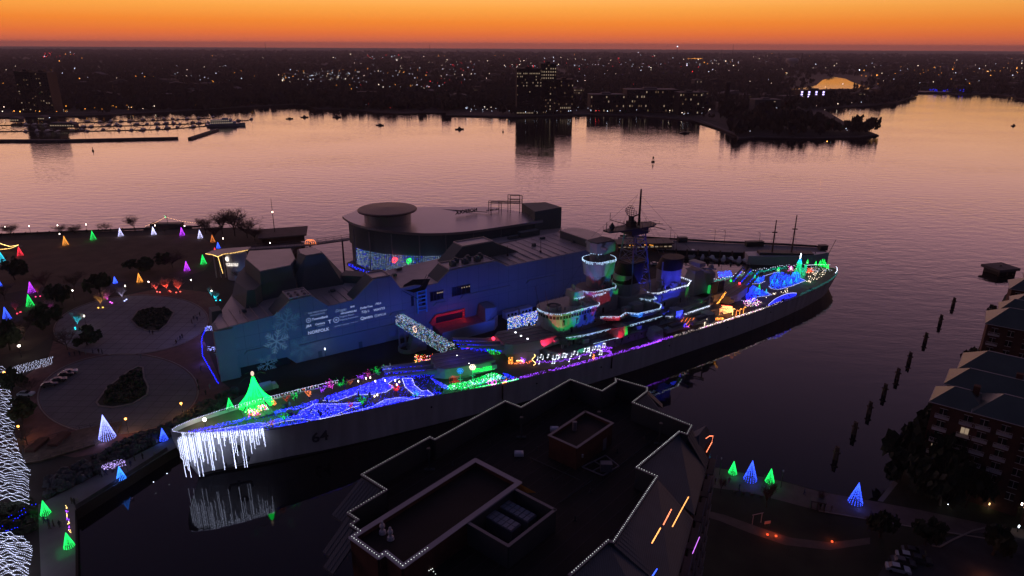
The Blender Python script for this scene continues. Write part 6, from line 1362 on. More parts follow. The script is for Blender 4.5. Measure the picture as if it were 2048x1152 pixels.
drip([(a, b, 25.4) for a, b in rnd(123.3, 137.3, 4.8, 4.5, 3) if b < 2], 'pale drip lights round the tower gallery', PALE); drip([(118.6, -3.5, 24.2), (122.8, -3.5, 24.2), (122.8, 1.2, 24.2)], 'pale drip lights round the gun director', PALE); drip([(125.4, -4.5, 24.2), (131, -4.6, 24.2)], 'pale drip lights on the lower tower shoulder', PALE); drip([(144, -7.4, 20.4), (145.4, -10.4, 20.4), (148.7, -10.4, 20.4), (149.5, -8, 20.4)], 'pale drip lights round the wing director', PALE)
drip([(151.0, -5.3, 20.2), (153.9, -6.6, 20.2), (168.2, -6.4, 20.2), (173, -3.7, 20.2), (173, 3.6, 20.2)], 'white drip lights along the after house roof', B_WHITE, False, .36, (1, 3)); drip([(151.0, -5.3, 20.2), (151, 5.3, 20.2), (157, 6.6, 20.2)], 'white drip lights on the front of the after house', B_WHITE, False, .5)
drip([(154.9, -9.6, 12.2), (158, -11.8, 12.2), (176, -10.8, 12.2)], 'white drip lights round the after gallery', B_WHITE, False, .36, (1, 3))
# coloured floodlights on the superstructure
for a, b, c, pw, cn in [((103, -9, 11), (108.5, -5, 18), (1, .02, .08), 1500, 60), ((112, -18, 11), (114, -7, 18.5), (.02, 1, .2), 1500, 42), ((120, -19, 12), (121, -8, 18), (.03, .08, 1), 1600, 44), ((131, -18, 15), (129, -7.6, 19.4), (1, .03, .06), 900, 40), ((117, -16, 8.6), (116, -8.5, 12.4), (.02, .7, .3), 700, 50), ((123, -15, 8.6), (123, -8.6, 12.4), (.04, .1, 1), 900, 50),
                        ((120, -16, 22), (126, -5, 31.6), (.3, .4, 1), 1500, 34), ((130, -17, 22), (134, -5.6, 31), (.02, 1, .15), 1100, 30), ((124, -14, 20), (124, -5, 25), (1, .05, .08), 700, 34), ((134, -14, 20), (136.5, -5, 25), (.02, 1, .15), 700, 30), ((139, -16, 14), (138.5, -5.4, 23), (.03, .25, 1), 1100, 44),
                        ((119.8, -7.4, 20.6), (119.6, -3.4, 25), (.02, 1, .3), 220, 60), ((123.8, -7.2, 20.6), (122.6, -3, 25), (.03, .1, 1), 260, 60), ((129, -17, 10), (131, -11.6, 13), (1, .03, .05), 700, 46), ((134.6, -17, 10), (134.2, -12, 12.6), (.03, 1, .1), 500, 36),
                        ((158, -16, 13), (158, -6, 17), (.03, .05, 1), 1300, 70), ((156, -9, 20.4), (164, -3.8, 23), (.05, .05, 1), 700, 70), ((170, -9, 20.4), (167, -3.8, 23), (.05, .05, 1), 520, 60), ((174, -12, 12), (171, -5.2, 16), (.02, 1, .1), 520, 40), ((158.5, -10.2, 12), (160, -6.1, 15.5), (1, .02, .04), 420, 38), ((150, -8, 18), (147, -3, 32), (.03, .05, 1), 2200, 40), ((160, -16, 9.6), (158, -11, 11), (.1, .04, 1), 160, 80), ((140, -18, 10), (142, -11, 15), (.04, .06, 1), 500, 60), ((108, -10, 9.6), (109, -9.5, 13), (1, .1, .3), 90, 60)]:
    lamp(SHIP.w(*a), c, pw * 4.6, .2, 'SPOT', SHIP.w(*b), cn, .22)
lg = MB().lathe([(.7, 0), (.7, 2.6), (.4, 3)], n=10); p = SHIP.w(182.6, -4.5, 13.7); lo_ = lg.build('green_emissive_tank', glow('green_tank_glow', (.02, .6, .12), .6)); lo_.location = p; tag(lo_, 'round tank glowing green beside the after tower', 'tank')  # tank is no lamp: its green light is put into an emissive material
# after part: flag, striped panel, canes, arch
b4 = Z(1240, 480, .17366); b5 = Z(1400, 490, .16493)
def quad_stripes(c, n, mats, per, r, lab, name, dz=(0.3, 3.8)):
    A, B, C_, D = [SHIP.w(s, l, z) for s, l, z in c]     # bottom left, bottom right, top right, top left
    for i, m_ in enumerate(mats):
        m = MB()
        for k in range(n):
            if k % len(mats) != i: continue
            t = k / (n - 1); p, q = A.lerp(D, t), B.lerp(C_, t)
            for j in range(per): m.bulb(p.lerp(q, (j + random.random() * .6) / per) + Vector((0, 0, random.uniform(-.05, .05))), r)
        tag(m.build(name, m_), lab, 'flag light', lab)
def sp(x, y, dz): s, l, z = ship_px(x, y, dz); return (s, l, z)
fa = [sp(*b5([(155, 855)])[0], .3), sp(*b5([(402, 808)])[0], .5), sp(*b5([(392, 745)])[0], 3.2), sp(*b5([(200, 722)])[0], 3.4)]
quad_stripes(fa, 12, [B_GOLD, B_RED], 40, .10, 'big flag of golden and red light stripes on the after deck', 'flag_light')
lamp(SHIP.w(fa[0][0] + 4, fa[0][1] - 1, 11), (1, .35, .08), 260, .6)
tag(MB().bulbs([Vector(SHIP.w(*sp(*b5([(195, 735)])[0], 3.0))).lerp(SHIP.w(*sp(*b5([(312, 572)])[0], 8.5)), k / 60) + Vector((random.uniform(-.3, .3), 0, random.uniform(-.3, .3))) for k in range(61)], .10).build('crane_lights', B_AMBER), 'amber lights climbing the after crane boom', 'string lights')
tag(MB().tube(SHIP.w(*sp(*b5([(170, 760)])[0], .2)), SHIP.w(*sp(*b5([(318, 565)])[0], 8.6)), .22, .16, 6).build('crane_boom', DARK_STEEL), 'dark crane boom leaning over the golden flag', 'crane')
pa = [sp(*b5([(5, 850)])[0], .3), sp(*b5([(5, 745)])[0], 3.4), sp(*b5([(140, 710)])[0], 3.4), sp(*b5([(135, 800)])[0], .3)]
quad_stripes(pa, 8, [B_RED, glow('pale_blue_bulb', (.30, .34, 1.0), 3.5), B_BLUE], 18, .085, 'panel of red and blue light bars left of the golden flag', 'bar_lights')
for x, y, m_, lab in [(478, 850, B_AMBER, 'amber candy cane light right of the golden flag'), (525, 830, B_AMBER, 'amber candy cane light nearest the stern globe'), (435, 870, B_ORANGE, 'orange candy cane light at the flag corner'), (392, 850, B_GOLD, 'golden candy cane light touching the flag'), (55, 975, B_WARM, 'pale candy cane light near the rail'), (128, 960, B_PINK, 'pink candy cane light near the rail')]:
    p = SHIP.w(*sp(*b5([(x, y)])[0], .1)); tag(MB().bulbs([p + Vector((0, 0, .16 * k)) for k in range(14)] + [p + Vector((.35 - .35 * math.cos(t), 0, 2.2 + .35 * math.sin(t))) for t in np.linspace(0, 3, 8)], .085).build('candy_cane_light', m_), lab, 'ornament')
for px, n, mm_, lab in [([(150, 925), (300, 900), (260, 880), (180, 885)], 90, [(B_AMBER, .6), (B_ORANGE, .4)], 'amber tangle of bulbs before the golden flag'), ([(60, 870), (130, 850), (150, 880), (90, 900)], 90, [(B_PINK, .5), (B_RED, .5)], 'pink and red tangle of bulbs before the bar panel'), ([(0, 1010), (150, 960), (400, 880), (600, 820), (800, 760), (800, 775), (600, 838), (400, 900), (150, 985), (0, 1030)], 240, [(B_WARM, .5), (B_WHITE, .3), (B_PINK, .2)], 'mixed white bulbs along the near rail aft'), ([(500, 690), (640, 640), (760, 690), (700, 740), (560, 750)], 150, [(B_WARM, .4), (B_PINK, .3), (B_WHITE, .3)], 'scattered warm bulbs round the stern globe'), ([(360, 620), (470, 660), (440, 690), (370, 680)], 30, [(B_WHITE, 1)], 'scattered white bulbs beside the flag')]:
    field(b5(px), n, mm_, .085, lab)
pts_ = [SHIP.w(*sp(*b4([q])[0], .4)) for q in ((460, 1030), (560, 1000), (640, 975), (700, 960))]
string('boat_deck_lights', [p + Vector((0, 0, random.uniform(0, .4))) for p in densify(pts_, .22)], B_PINK, .085, 'magenta string lights behind the ship boats')
m = MB(); bp_ = SHIP.w(*sp(*b4([(660, 1000)])[0], .3))
for k in range(5):
    e = bp_ + Vector((1.2 * k - 1, 0, 0)); m.bulbs([e.lerp(e + Vector((1.8, 0, 3.4)), j / 18) for j in range(19)], .075)
tag(m.build('ray_lights', B_ORANGE), 'fan of orange light rays beside the aft gun house', 'ornament')
tag(MB().bulbs([bp_ + Vector((random.uniform(-2, 4), random.uniform(-.5, .5), random.uniform(0, .4))) for _ in range(60)], .08).build('ray_foot_lights', B_PURPLE), 'purple bulbs at the foot of the orange rays', 'string lights')
m = MB(); ap = SHIP.w(*sp(*b4([(340, 1120)])[0], .2)); m.bulbs([ap + Vector((random.gauss(0, .25) + 1.3 * k / 60, 0, 2.6 * math.sin(math.pi * .62 * k / 60))) for k in range(61)], .10); tag(m.build('arch_light', glow('lilac_bulb', (.75, .2, 1), 3)), 'lilac light arch on the near rail amidships', 'arch')
string('gun_house_lights', densify([SHIP.w(*sp(*b4([q])[0], .4)) for q in ((20, 975), (110, 1000), (200, 1000), (310, 975))], .25), glow('lilac_bulb', (.75, .2, 1), 3), .075, 'lilac string lights at the foot of the aft gun houses')
for s, l, c in ((164, -13.5, (.7, .1, 1)), (176, -13, (1, .3, .1))): lamp(SHIP.w(s, l, 9.4), c, 90, .4)
for (x, y), m_, lab in (((480, 465), B_RED, 'red beacon light on the stern turret roof'), ((375, 432), B_GREEN, 'green beacon light on the stern turret roof'), ((180, 520), B_RED, 'red light bar beside the after director')):
    p = P(*b5([(x, y)])[0], 11.6); tag((MB().ball(p, .42, 8, 5) if lab[4] != 'l' else MB().tube(p + Vector((-.8, 0, -1.6)), p + Vector((.8, 0, 1.4)), .16, n=5)).build('beacon_light', m_), lab, 'beacon')
# stern carpets, little trees, globe and hedge
BS = [(B_BLUE, .5), (B_SKY, .36), (VIO, .14)]
S1 = [(832, 502), (850, 485), (842, 392), (900, 338), (1000, 332), (1110, 375), (1120, 335), (1195, 335), (1212, 400), (1282, 430), (1100, 502), (950, 540), (870, 527)]
field(b5(S1), 1500, BS, .085, 'blue lit snow field on the stern deck'); field(b5([(650, 460), (700, 400), (780, 375), (775, 430), (720, 468)]), 260, BS, .085, 'small blue lit field beside the stern turret guns')
field(b5([(620, 520), (660, 500), (800, 570), (865, 602), (700, 628), (650, 640)]), 460, BS, .085, 'blue lit field behind the stern turret'); field(b5([(205, 345), (370, 322), (395, 392), (235, 405)]), 420, BS, .09, 'blue lit canopy beyond the stern turret', dz=2.6, hmax=.9, wide=True)
WB = glow('pale_rim_bulb', (.50, .50, 1.0), 3)
for px, lab in (([(832, 502), (870, 530), (950, 542), (1100, 502), (1282, 432), (1212, 400)], 'white rim along the near edge of the stern snow field'), ([(770, 378), (842, 355), (900, 336), (960, 325)], 'white rim on the far edge of the stern snow field'), ([(640, 470), (720, 468), (790, 440)], 'white rim of the small blue field'), ([(650, 642), (700, 628), (800, 620), (870, 602), (800, 565)], 'white rim of the field behind the stern turret'), ([(500, 670), (600, 690), (660, 640)], 'white rim under the stern globe')): outline(b5(px), WB, .085, lab)
def cone_tree(p, h, r, m_, lab, group, strands=16, per=18, br=.1, pole=True, name='light_tree', light=None, dens=1.):
    t = empty(name, p, random.uniform(0, 6), lab, 'light tree', group); m = MB()
    for k in range(strands):
        a = 2 * math.pi * k / strands
        for j in range(per):
            q = (j + random.random() * .5) / per; m.bulb((r * q * math.cos(a), r * q * math.sin(a), h * (1 - q) + .15), br * random.uniform(.8, 1.15))
    m.build('light_strands', m_, t)['kind'] = 'stuff'
    if pole:
        MB().tube((0, 0, 0), (0, 0, h), .07, n=5).build('pole', DARK_STEEL, t); ring = MB()
        for k in range(16): a, b = 2 * math.pi * k / 16, 2 * math.pi * (k + 1) / 16; ring.tube((r * math.cos(a), r * math.sin(a), .1), (r * math.cos(b), r * math.sin(b), .1), .04, n=3)
        ring.build('base_ring', DARK_STEEL, t)
    if light: lamp(Vector(p) + Vector((0, -r - .5, .9)), light[0], light[1], .5)
    return t
for x, y, h, m_, lab in [(870, 480, 3, B_CYAN, 'cyan little cone tree at the left of the snow field'), (900, 425, 3.2, B_SKY, 'azure little cone tree at the upper left of the snow field'), (930, 485, 3.4, B_CYAN, 'cyan little cone tree in the middle left of the snow field'), (1015, 490, 3, B_CYAN, 'cyan little cone tree in the middle of the snow field'), (1050, 465, 3.8, B_SKY, 'taller azure little cone tree in mid field'), (1100, 475, 3.2, B_MINT, 'mint little cone tree in mid field'), (1160, 455, 3, B_CYAN, 'cyan little cone tree right of mid field'), (1185, 440, 3.6, B_SKY, 'azure little cone tree nearest the white rim corner'), (950, 350, 4, B_MINT, 'mint and green little tree behind the snow field'), (943, 320, 2.6, B_GREEN, 'green little tree topmost behind the snow field'), (715, 545, 3.2, B_GREEN, 'green little tree behind the stern turret'), (680, 575, 3, B_SKY, 'azure little tree behind the stern turret'), (800, 590, 2.6, B_CYAN, 'cyan little tree at the right of the turret field'), (720, 605, 2.4, B_SKY, 'azure little tree lowest in the turret field'), (660, 410, 2.8, B_GREEN, 'green little tree between the stern guns'), (700, 445, 3, B_CYAN, 'cyan little tree beside the stern guns')]:
    cone_tree(SHIP.w(*sp(*b5([(x, y)])[0], .1)), h * .72, h * .2, m_, lab, 'little cone trees on the stern deck', 7, 9, .065, False)
p = SHIP.w(*sp(*b5([(612, 690)])[0], .1)); m = MB()
for _ in range(330): v = Vector((random.gauss(0, 1), random.gauss(0, 1), random.gauss(0, 1))).normalized() * 1.9; m.bulb(p + v + Vector((0, 0, 2)), .085)
tag(m.build('globe_of_lights', B_BLUE), 'big blue globe of lights on the near stern rail', kind='stuff')
hd = [SHIP.w(*sp(*b5([q])[0], .1)) for q in ((830, 735), (900, 705), (980, 680), (1080, 645), (1165, 615))]; hp_ = densify(hd, .22); m = MB(); m2 = MB(); n = len(hp_)
for i, p in enumerate(hp_):
    hh = 2.3 * math.sin(math.pi * min(.96, .14 + .8 * (1 - i / n)))
    for _ in range(6): m.bulb(p + Vector((0, 0, random.random() * hh)), .085)
    m2.bulb(p + Vector((0, 0, hh + .05)), .085)
tag(m.build('wave_lights', B_BLUE), 'long blue wave of lights standing on the near stern rail', 'string lights'); tag(m2.build('wave_crest_lights', WB), 'white crest line of the blue wave of lights', 'string lights')
m = MB()
for _ in range(520):
    t = random.random(); q = SHIP.w(206.5 + 4.8 * t, -4.6 + 2 * t, 7.4 + 3.4 * random.random()); m.bulb(q, .08)
tag(m.build('turret_net_lights', B_BLUE), 'blue net lights hung behind the stern turret', 'string lights')
m = MB(); hs = SHIP.w(*sp(*b5([(1160, 400)])[0], .1))
for _ in range(300): t = random.uniform(0, 3.14); r = random.uniform(.6, 1.9); m.bulb(hs + Vector((r * math.cos(t), random.uniform(-1, 1), 2.6 * math.sin(t) * r / 1.9)), .085)
tag(m.build('igloo_lights', B_BLUE), 'blue igloo of lights at the foot of the star tree', 'ornament')
# open star tree on the stern
tp_ = SHIP.w(246.5, 1.0, 7.0); stt = empty('star_tree', tp_, SHIP.a + .4, 'tall open star tree fading from green to blue on the stern', 'light tree'); lo = MB(); up = MB(); HT = topz(Vector((tp_.x, tp_.y, 0)), 513) - tp_.z - .8
for k in range(22):
    a = 2 * math.pi * k / 22
    for j in range(40):
        q = (j + random.random() * .6) / 40; z = HT * (1 - q); r = HT * .33 * q ** .9 + .12
        x_, y_ = r * math.cos(a), r * math.sin(a)
        if z < 5.6 and abs(x_) < 1.7 * (1 - z / 6.4) ** .4: continue
        (lo if z < 6.6 + random.uniform(-1, 1) else up).bulb((x_, y_, z), .10)
for t in np.linspace(0, math.pi, 40):
    for w in (-.25, .25): lo.bulb((1.7 * math.cos(t), -2.6 + w, .3 + 5.2 * math.sin(t)), .10)
lo.build('lower_strands', B_MINT, stt)['kind'] = 'stuff'; up.build('upper_strands', B_SKY, stt)['kind'] = 'stuff'
m = MB()
for k in range(10):
    r0, r1 = (1.25, .5) if k % 2 == 0 else (.5, 1.25); a0, a1 = math.pi / 2 + k * math.pi / 5, math.pi / 2 + (k + 1) * math.pi / 5
    m.tube((r0 * math.cos(a0), 0, HT + 1 + r0 * math.sin(a0)), (r1 * math.cos(a1), 0, HT + 1 + r1 * math.sin(a1)), .12, n=4)
m.build('star', glow('star_white', (.86, .88, 1), 5), stt); MB().tube((0, 0, 0), (0, 0, HT), .1, n=5).build('pole', DARK_STEEL, stt)
for z, c, pw in ((3, (.03, 1, .4), 300), (9, (.03, .3, 1), 160)): lamp(tp_ + Vector((1, -6.0, z)), c, pw, .5)
for (x, y), ms, lab in [((1095, 310), (B_PINK, B_WARM), 'pink and cream ornament left of the star tree'), ((1325, 335), (B_RED, B_ORANGE), 'red sleigh ornament right of the star tree'), ((1255, 330), (B_MINT, B_CYAN), 'mint wreath ornament at the star tree door')]:
    p = SHIP.w(*sp(*b5([(x, y)])[0], .2))
    for m_ in ms: tag(MB().bulbs([p + Vector((random.gauss(0, .7), random.gauss(0, .3), random.uniform(0, 2))) for _ in range(36)], .085).build('ornament_light', m_), lab, 'ornament', lab)
# stern edge lines, dots and green trees
TEAL = glow('teal_bulb', (.02, .55, .42), 2.6); TEALD = glow('dim_teal_bulb', (.02, .42, .40), .9)
m = MB()
for s in np.linspace(205, 252, 170):
    for _ in range(2): m.bulb(SHIP.w(s, half_deck(s) - .2, deck_z(s) + random.uniform(.3, 1.4)), .085)
tag(m.build('rail_net_lights', TEAL), 'teal net lights along the far stern rail', 'string lights')
m = MB()
for s in np.linspace(226, 266, 190): m.bulb(SHIP.w(s, -half_deck(s) + .2, deck_z(s) + random.uniform(.2, 1.1)), .08)
tag(m.build('rail_net_lights', TEALD), 'dim teal net lights along the near stern rail', 'string lights')
m = MB()
for s in np.linspace(204, 262, 46): m.bulb(SHIP.w(s, half_deck(s) - .3, deck_z(s) + random.uniform(1.2, 2.4)), .13)
for s in np.linspace(262, 271, 20):
    for sd in (-1, 1): m.bulb(SHIP.w(s, sd * half_deck(s) * .92, deck_z(s) + 1.2), .12)
tag(m.build('stern_rail_lights', B_WHITE), 'white bulbs strung high on the far stern rail', 'string lights')
field(b5([(1270, 215), (1560, 290), (1600, 315), (1400, 330), (1290, 290)]), 80, [(B_WHITE, .8), (B_WARM, .2)], .085, 'white bulbs dotted over the stern deck'); field(b5([(1290, 340), (1500, 330), (1560, 340), (1330, 470), (1290, 440)]), 40, [(B_WARM, 1)], .12, 'sparse warm bulbs on the stern deck'); field(b5([(780, 640), (900, 580), (1060, 590), (1080, 520), (820, 640)]), 18, [(B_WARM, 1)], .12, 'a few warm bulbs behind the blue wave'); field(b5([(650, 310), (1000, 230), (1170, 260), (900, 320)]), 60, [(B_WARM, 1)], .12, 'warm bulbs dotted on the far stern deck')
for x, y, h in [(1450, 260, 3.6), (1475, 262, 4.6), (1495, 275, 5.0), (1400, 250, 2.6), (1300, 230, 2.6), (1545, 290, 2.8), (1515, 270, 3.0)]:
    cone_tree(SHIP.w(*sp(*b5([(x, y)])[0], .1)), h * .75, h * .2, B_GREEN, 'green slim cone tree near the very end of the stern', 'green cone trees at the stern end', 9, 10, .09, False)
for s, l, c, pw in ((212, -3, (.05, .06, 1), 160), (226, 2, (.04, .12, 1), 260), (236, -2, (.04, .15, 1), 260), (258, 0, (.05, .7, .4), 120), (192, -12, (1, .3, .08), 160)): lamp(SHIP.w(s, l, 10.5), c, pw, 1)
# ================================================================ park, quay and pier furniture
# light cone trees ------------------------------------------------
G_CONE = 'light cone trees on the park lawn'
DIMRED = glow('dim_red_bulb', (1, .08, .04), 1.4)
P_WHITE = glow('cone_white_bulb', (.60, .58, 1.0), 3.2); P_BLUE = glow('cone_blue_bulb', (.03, .08, 1.0), 4); P_PURP = glow('cone_purple_bulb', (.50, .04, .95), 3.2)
P_GREEN = glow('cone_green_bulb', (.01, .85, .12), 2.6); P_ORNG = glow('cone_orange_bulb', (1, .34, .05), 2.6); P_RED = glow('cone_red_bulb', (1, .03, .06), 2.8); P_CYAN = glow('cone_cyan_bulb', (.02, .60, .85), 2.8)
BIGW = glow('cone_ice_blue_bulb', (.26, .30, 1.0), 3.4)
cones = [(5, 525, 504.5, P_CYAN, (.02, .5, .8), 'cyan light cone left of the red one on the lawn edge'), (41, 513, 494, P_RED, (1, .05, .05), 'red light cone beside the amber string canopy'), (131.5, 491.5, 472.6, P_ORNG, (1, .4, .08), 'orange light cone alone on the upper lawn'), (187, 481, 462, P_GREEN, (.05, 1, .15), 'green light cone on the upper lawn by the river posts'), (242, 474, 456.5, P_WHITE, (.6, .6, 1), 'white light cone left of the bare round tree'), (308, 471, 454, P_WHITE, (.6, .6, 1), 'white light cone in front of the string lit boat'), (365, 473, 455, P_PURP, (.5, .1, 1), 'purple light cone right of the string lit boat'), (401, 478, 460.5, P_WHITE, (.6, .6, 1), 'white light cone nearest the dark tree clump'), (426, 486, 470, glow('dim_amber_bulb', (1, .25, .05), 1.2), None, 'dim amber light cone under the dark tree clump'), (437, 498, 485, P_BLUE, (.1, .15, 1), 'small blue light cone behind the entrance canopy'), (430, 503.5, 496, P_RED, None, 'tiny red light cone behind the entrance canopy'), (407.5, 530, 510, P_GREEN, (.05, 1, .15), 'green light cone touching the entrance pavilion'), (374.5, 543, 523, P_PURP, (.5, .1, 1), 'purple light cone right of the dark hedge'), (280, 566, 547, P_ORNG, (1, .4, .08), 'narrow orange light cone above the red lit trees'), (231, 568, 554, P_BLUE, (.1, .15, 1), 'blue light cone half hidden above the plaza trees'), (64, 587, 564, P_PURP, (.5, .1, 1), 'purple light cone right behind the green one at the left'), (61, 614, 589.5, P_GREEN, (.05, 1, .15), 'green light cone right below the purple one at the left'), (14.6, 640, 615, P_BLUE, (.1, .15, 1), 'blue light cone at the left below the green one'), (1, 574, 562, P_BLUE, None, 'small blue light cone cut by the left picture edge'), (121, 586, 567, DIMRED, None, 'dim red light cone among the dark lawn trees'),
         (215, 878, 831, BIGW, (.4, .4, 1), 'large ice blue light cone on the plaza edge'), (328, 882, 858, P_BLUE, (.1, .2, 1), 'blue light cone just left of the ship bow'), (243, 960, 934, glow('cone_azure_bulb', (.03, .20, 1), 3.6), (.1, .2, 1), 'azure light cone on the quay below the violet banner'), (92, 1030, 1003, P_GREEN, (.03, 1, .3), 'green light cone on the quay nearest the white waves'), (139, 1096, 1067, P_GREEN, (.03, 1, .3), 'green light cone at the quay corner, lowest of all'), (461, 821, 797, P_GREEN, (.03, 1, .3), 'green light cone on the quay beside the tall bow tree'),
         (1465, 949, 924, P_GREEN, (.03, 1, .3), 'green light cone left of the blue one on the promenade'), (1500, 962, 923, P_BLUE, (.1, .15, 1), 'tall blue light cone between two green ones on the promenade'), (1539, 966, 939, P_GREEN, (.03, 1, .3), 'green light cone right of the blue one on the promenade'), (1710, 1008, 967, P_BLUE, (.1, .15, 1), 'blue light cone alone at the promenade corner')]
for x, yb, yt, m_, c, lab in cones:
    p = P(x, yb - 1, 2.53); h = topz(p, yt) - 2.53
    big = 1.5 if lab.startswith('large') else 1
    t = cone_tree(p, h, h * .30, m_, lab, None, int(15 * (1.5 if big > 1 else 1)), 16 if big == 1 else 30, .095, True, 'light_cone', (c, 42 * h * .22 * big) if c else None)
# evergreen and bare trees ----------------------------------------
def bare_tree(name, p, h, r, seed, label, group=None, cat='tree', lit=None):
    rr = random.Random(seed); t = empty(name, p, rr.uniform(0, 6), label, cat, group); m = MB(); tw = MB(); tk_ = .008 if lit else .007; nb_ = 16 if r > 5.5 else 10
    m.tube((0, 0, 0), (0, 0, h * .35), h * .02, h * .014, 6)
    for k in range(nb_):
        a = rr.uniform(0, 6.28); s = Vector((0, 0, h * rr.uniform(.2, .36))); e = Vector((r * .6 * math.cos(a), r * .6 * math.sin(a), h * rr.uniform(.55, .85)))
        m.tube(s, e, h * .010, h * .005, 4)
        for j in range(11):
            q = s.lerp(e, rr.uniform(.35, 1)); d = Vector((rr.gauss(0, 1) * r * .3, rr.gauss(0, 1) * r * .3, h * rr.uniform(.04, .24))); tw.tube(q, q + d, h * tk_, h * tk_ * .5, 3)
            for i in range(3): q2 = q + d * rr.uniform(.4, 1); tw.tube(q2, q2 + Vector((rr.gauss(0, 1) * r * .17, rr.gauss(0, 1) * r * .17, h * rr.uniform(.02, .14))), h * tk_ * .65, h * tk_ * .35, 3)
    lm = mat('uplit_pale_twigs', (.34, .26, .24), .9, .15, 1.)  # paler bark and twigs on uplit trees: uplight helped along in the colour
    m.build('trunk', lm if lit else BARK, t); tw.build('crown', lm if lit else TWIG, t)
    if lit:
        for dx in (-1.3, 1.3): lamp(Vector(p) + Vector((dx, -1.7, .35)), lit[0], lit[1] * 2.6, .12, 'SPOT', Vector(p) + Vector((0, 0, h * .62)), 62, .6)
        MB().box(-1.0, -.6, -1.2, -.8, 0, .3).box(.6, 1.0, -1.2, -.8, 0, .3).build('uplight', glow('uplight_%d' % seed, lit[0], 3), t)
    return t
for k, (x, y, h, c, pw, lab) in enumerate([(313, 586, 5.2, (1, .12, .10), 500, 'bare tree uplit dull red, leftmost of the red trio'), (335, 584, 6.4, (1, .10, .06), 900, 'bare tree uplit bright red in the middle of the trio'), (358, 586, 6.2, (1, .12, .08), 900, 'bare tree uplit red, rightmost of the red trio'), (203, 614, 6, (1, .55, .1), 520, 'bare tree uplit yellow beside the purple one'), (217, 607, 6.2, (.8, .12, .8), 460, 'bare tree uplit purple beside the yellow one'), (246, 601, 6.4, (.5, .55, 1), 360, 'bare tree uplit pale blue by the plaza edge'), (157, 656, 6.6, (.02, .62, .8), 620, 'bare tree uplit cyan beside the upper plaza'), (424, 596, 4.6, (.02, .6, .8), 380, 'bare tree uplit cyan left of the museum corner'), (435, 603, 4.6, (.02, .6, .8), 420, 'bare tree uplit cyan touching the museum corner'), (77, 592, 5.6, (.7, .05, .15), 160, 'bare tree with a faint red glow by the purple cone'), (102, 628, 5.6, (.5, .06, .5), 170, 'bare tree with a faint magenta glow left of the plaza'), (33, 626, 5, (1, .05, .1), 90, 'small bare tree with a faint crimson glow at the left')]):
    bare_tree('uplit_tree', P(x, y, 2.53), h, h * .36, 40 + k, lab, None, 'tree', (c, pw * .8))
for k, (x, y, h, r, lab) in enumerate([(270, 463, 9.5, 5, 'bare round tree alone on the river edge'), (412, 470, 10, 6, 'bare tree at the left of the dark riverside clump'), (445, 468, 12, 7, 'bare tree second in the dark riverside clump'), (470, 472, 15, 8, 'tallest bare tree in the middle of the riverside clump'), (495, 476, 12, 7, 'bare tree at the right of the riverside clump'), (430, 480, 9, 6, 'low bare tree in front of the riverside clump'), (510, 482, 8, 6, 'low bare tree before the dark riverside hut'), (210, 466, 6, 5, 'low bare tree left of the white cones'), (120, 470, 6, 5, 'low bare tree behind the orange cone'), (150, 470, 6, 6, 'low bushy bare tree between the orange and green cones'), (22, 474, 7, 6, 'low bare tree at the left river edge'), (330, 467, 5, 5, 'low bare tree in front of the string lit boat')]):
    bare_tree('bare_tree', P(x, y, 2.53), h, r, 80 + k, lab)
DG = 'dark evergreen trees round the lawn'
for k, (x, y, h, r, lab) in enumerate([(300, 540, 7, 8, 'broad dark evergreen above the red lit trees'), (345, 535, 7.5, 9, 'broadest dark evergreen left of the purple cone'), (200, 585, 8, 6, 'dark evergreen above the yellow lit tree'), (90, 580, 8, 6, 'dark evergreen right of the purple cone'), (30, 560, 8, 7, 'dark evergreen at the left above the blue cone'), (150, 580, 8, 6, 'dark evergreen between the red cone and the plaza'), (125, 610, 8, 5, 'dark evergreen left of the upper plaza'), (50, 680, 9, 6, 'dark evergreen beside the two bright path lamps'), (85, 660, 8, 6, 'dark evergreen above the brick corner'), (135, 700, 7, 6, 'dark evergreen by the cyan lit tree'), (20, 700, 9, 6, 'dark evergreen at the left picture edge'), (10, 600, 8, 6, 'dark evergreen at the left edge below the small blue cone'), (175, 690, 5, 5, 'low dark evergreen at the plaza edge'), (60, 790, 5, 4, 'dark evergreen beside the parked cars'), (45, 840, 6, 5, 'dark evergreen between the white waves and the plaza'), (55, 890, 6, 4, 'dark evergreen below the amber lamp'), (25, 780, 6, 4, 'dark evergreen above the white waves'), (480, 560, 5, 4, 'dark shrub tree at the drum of the pavilion')]):
    bare_tree('bare_tree', P(x, y, 2.53), h, r * .9, 300 + k, lab.replace('evergreen', 'bare tree').replace('tree tree', 'tree').replace('shrub bare tree', 'bare shrub')) if k % 2 else make_tree('evergreen_tree', 300 + k, 420, r, h, .16, lab, 'tree', None, LEAF, .3, P(x, y, 2.53))
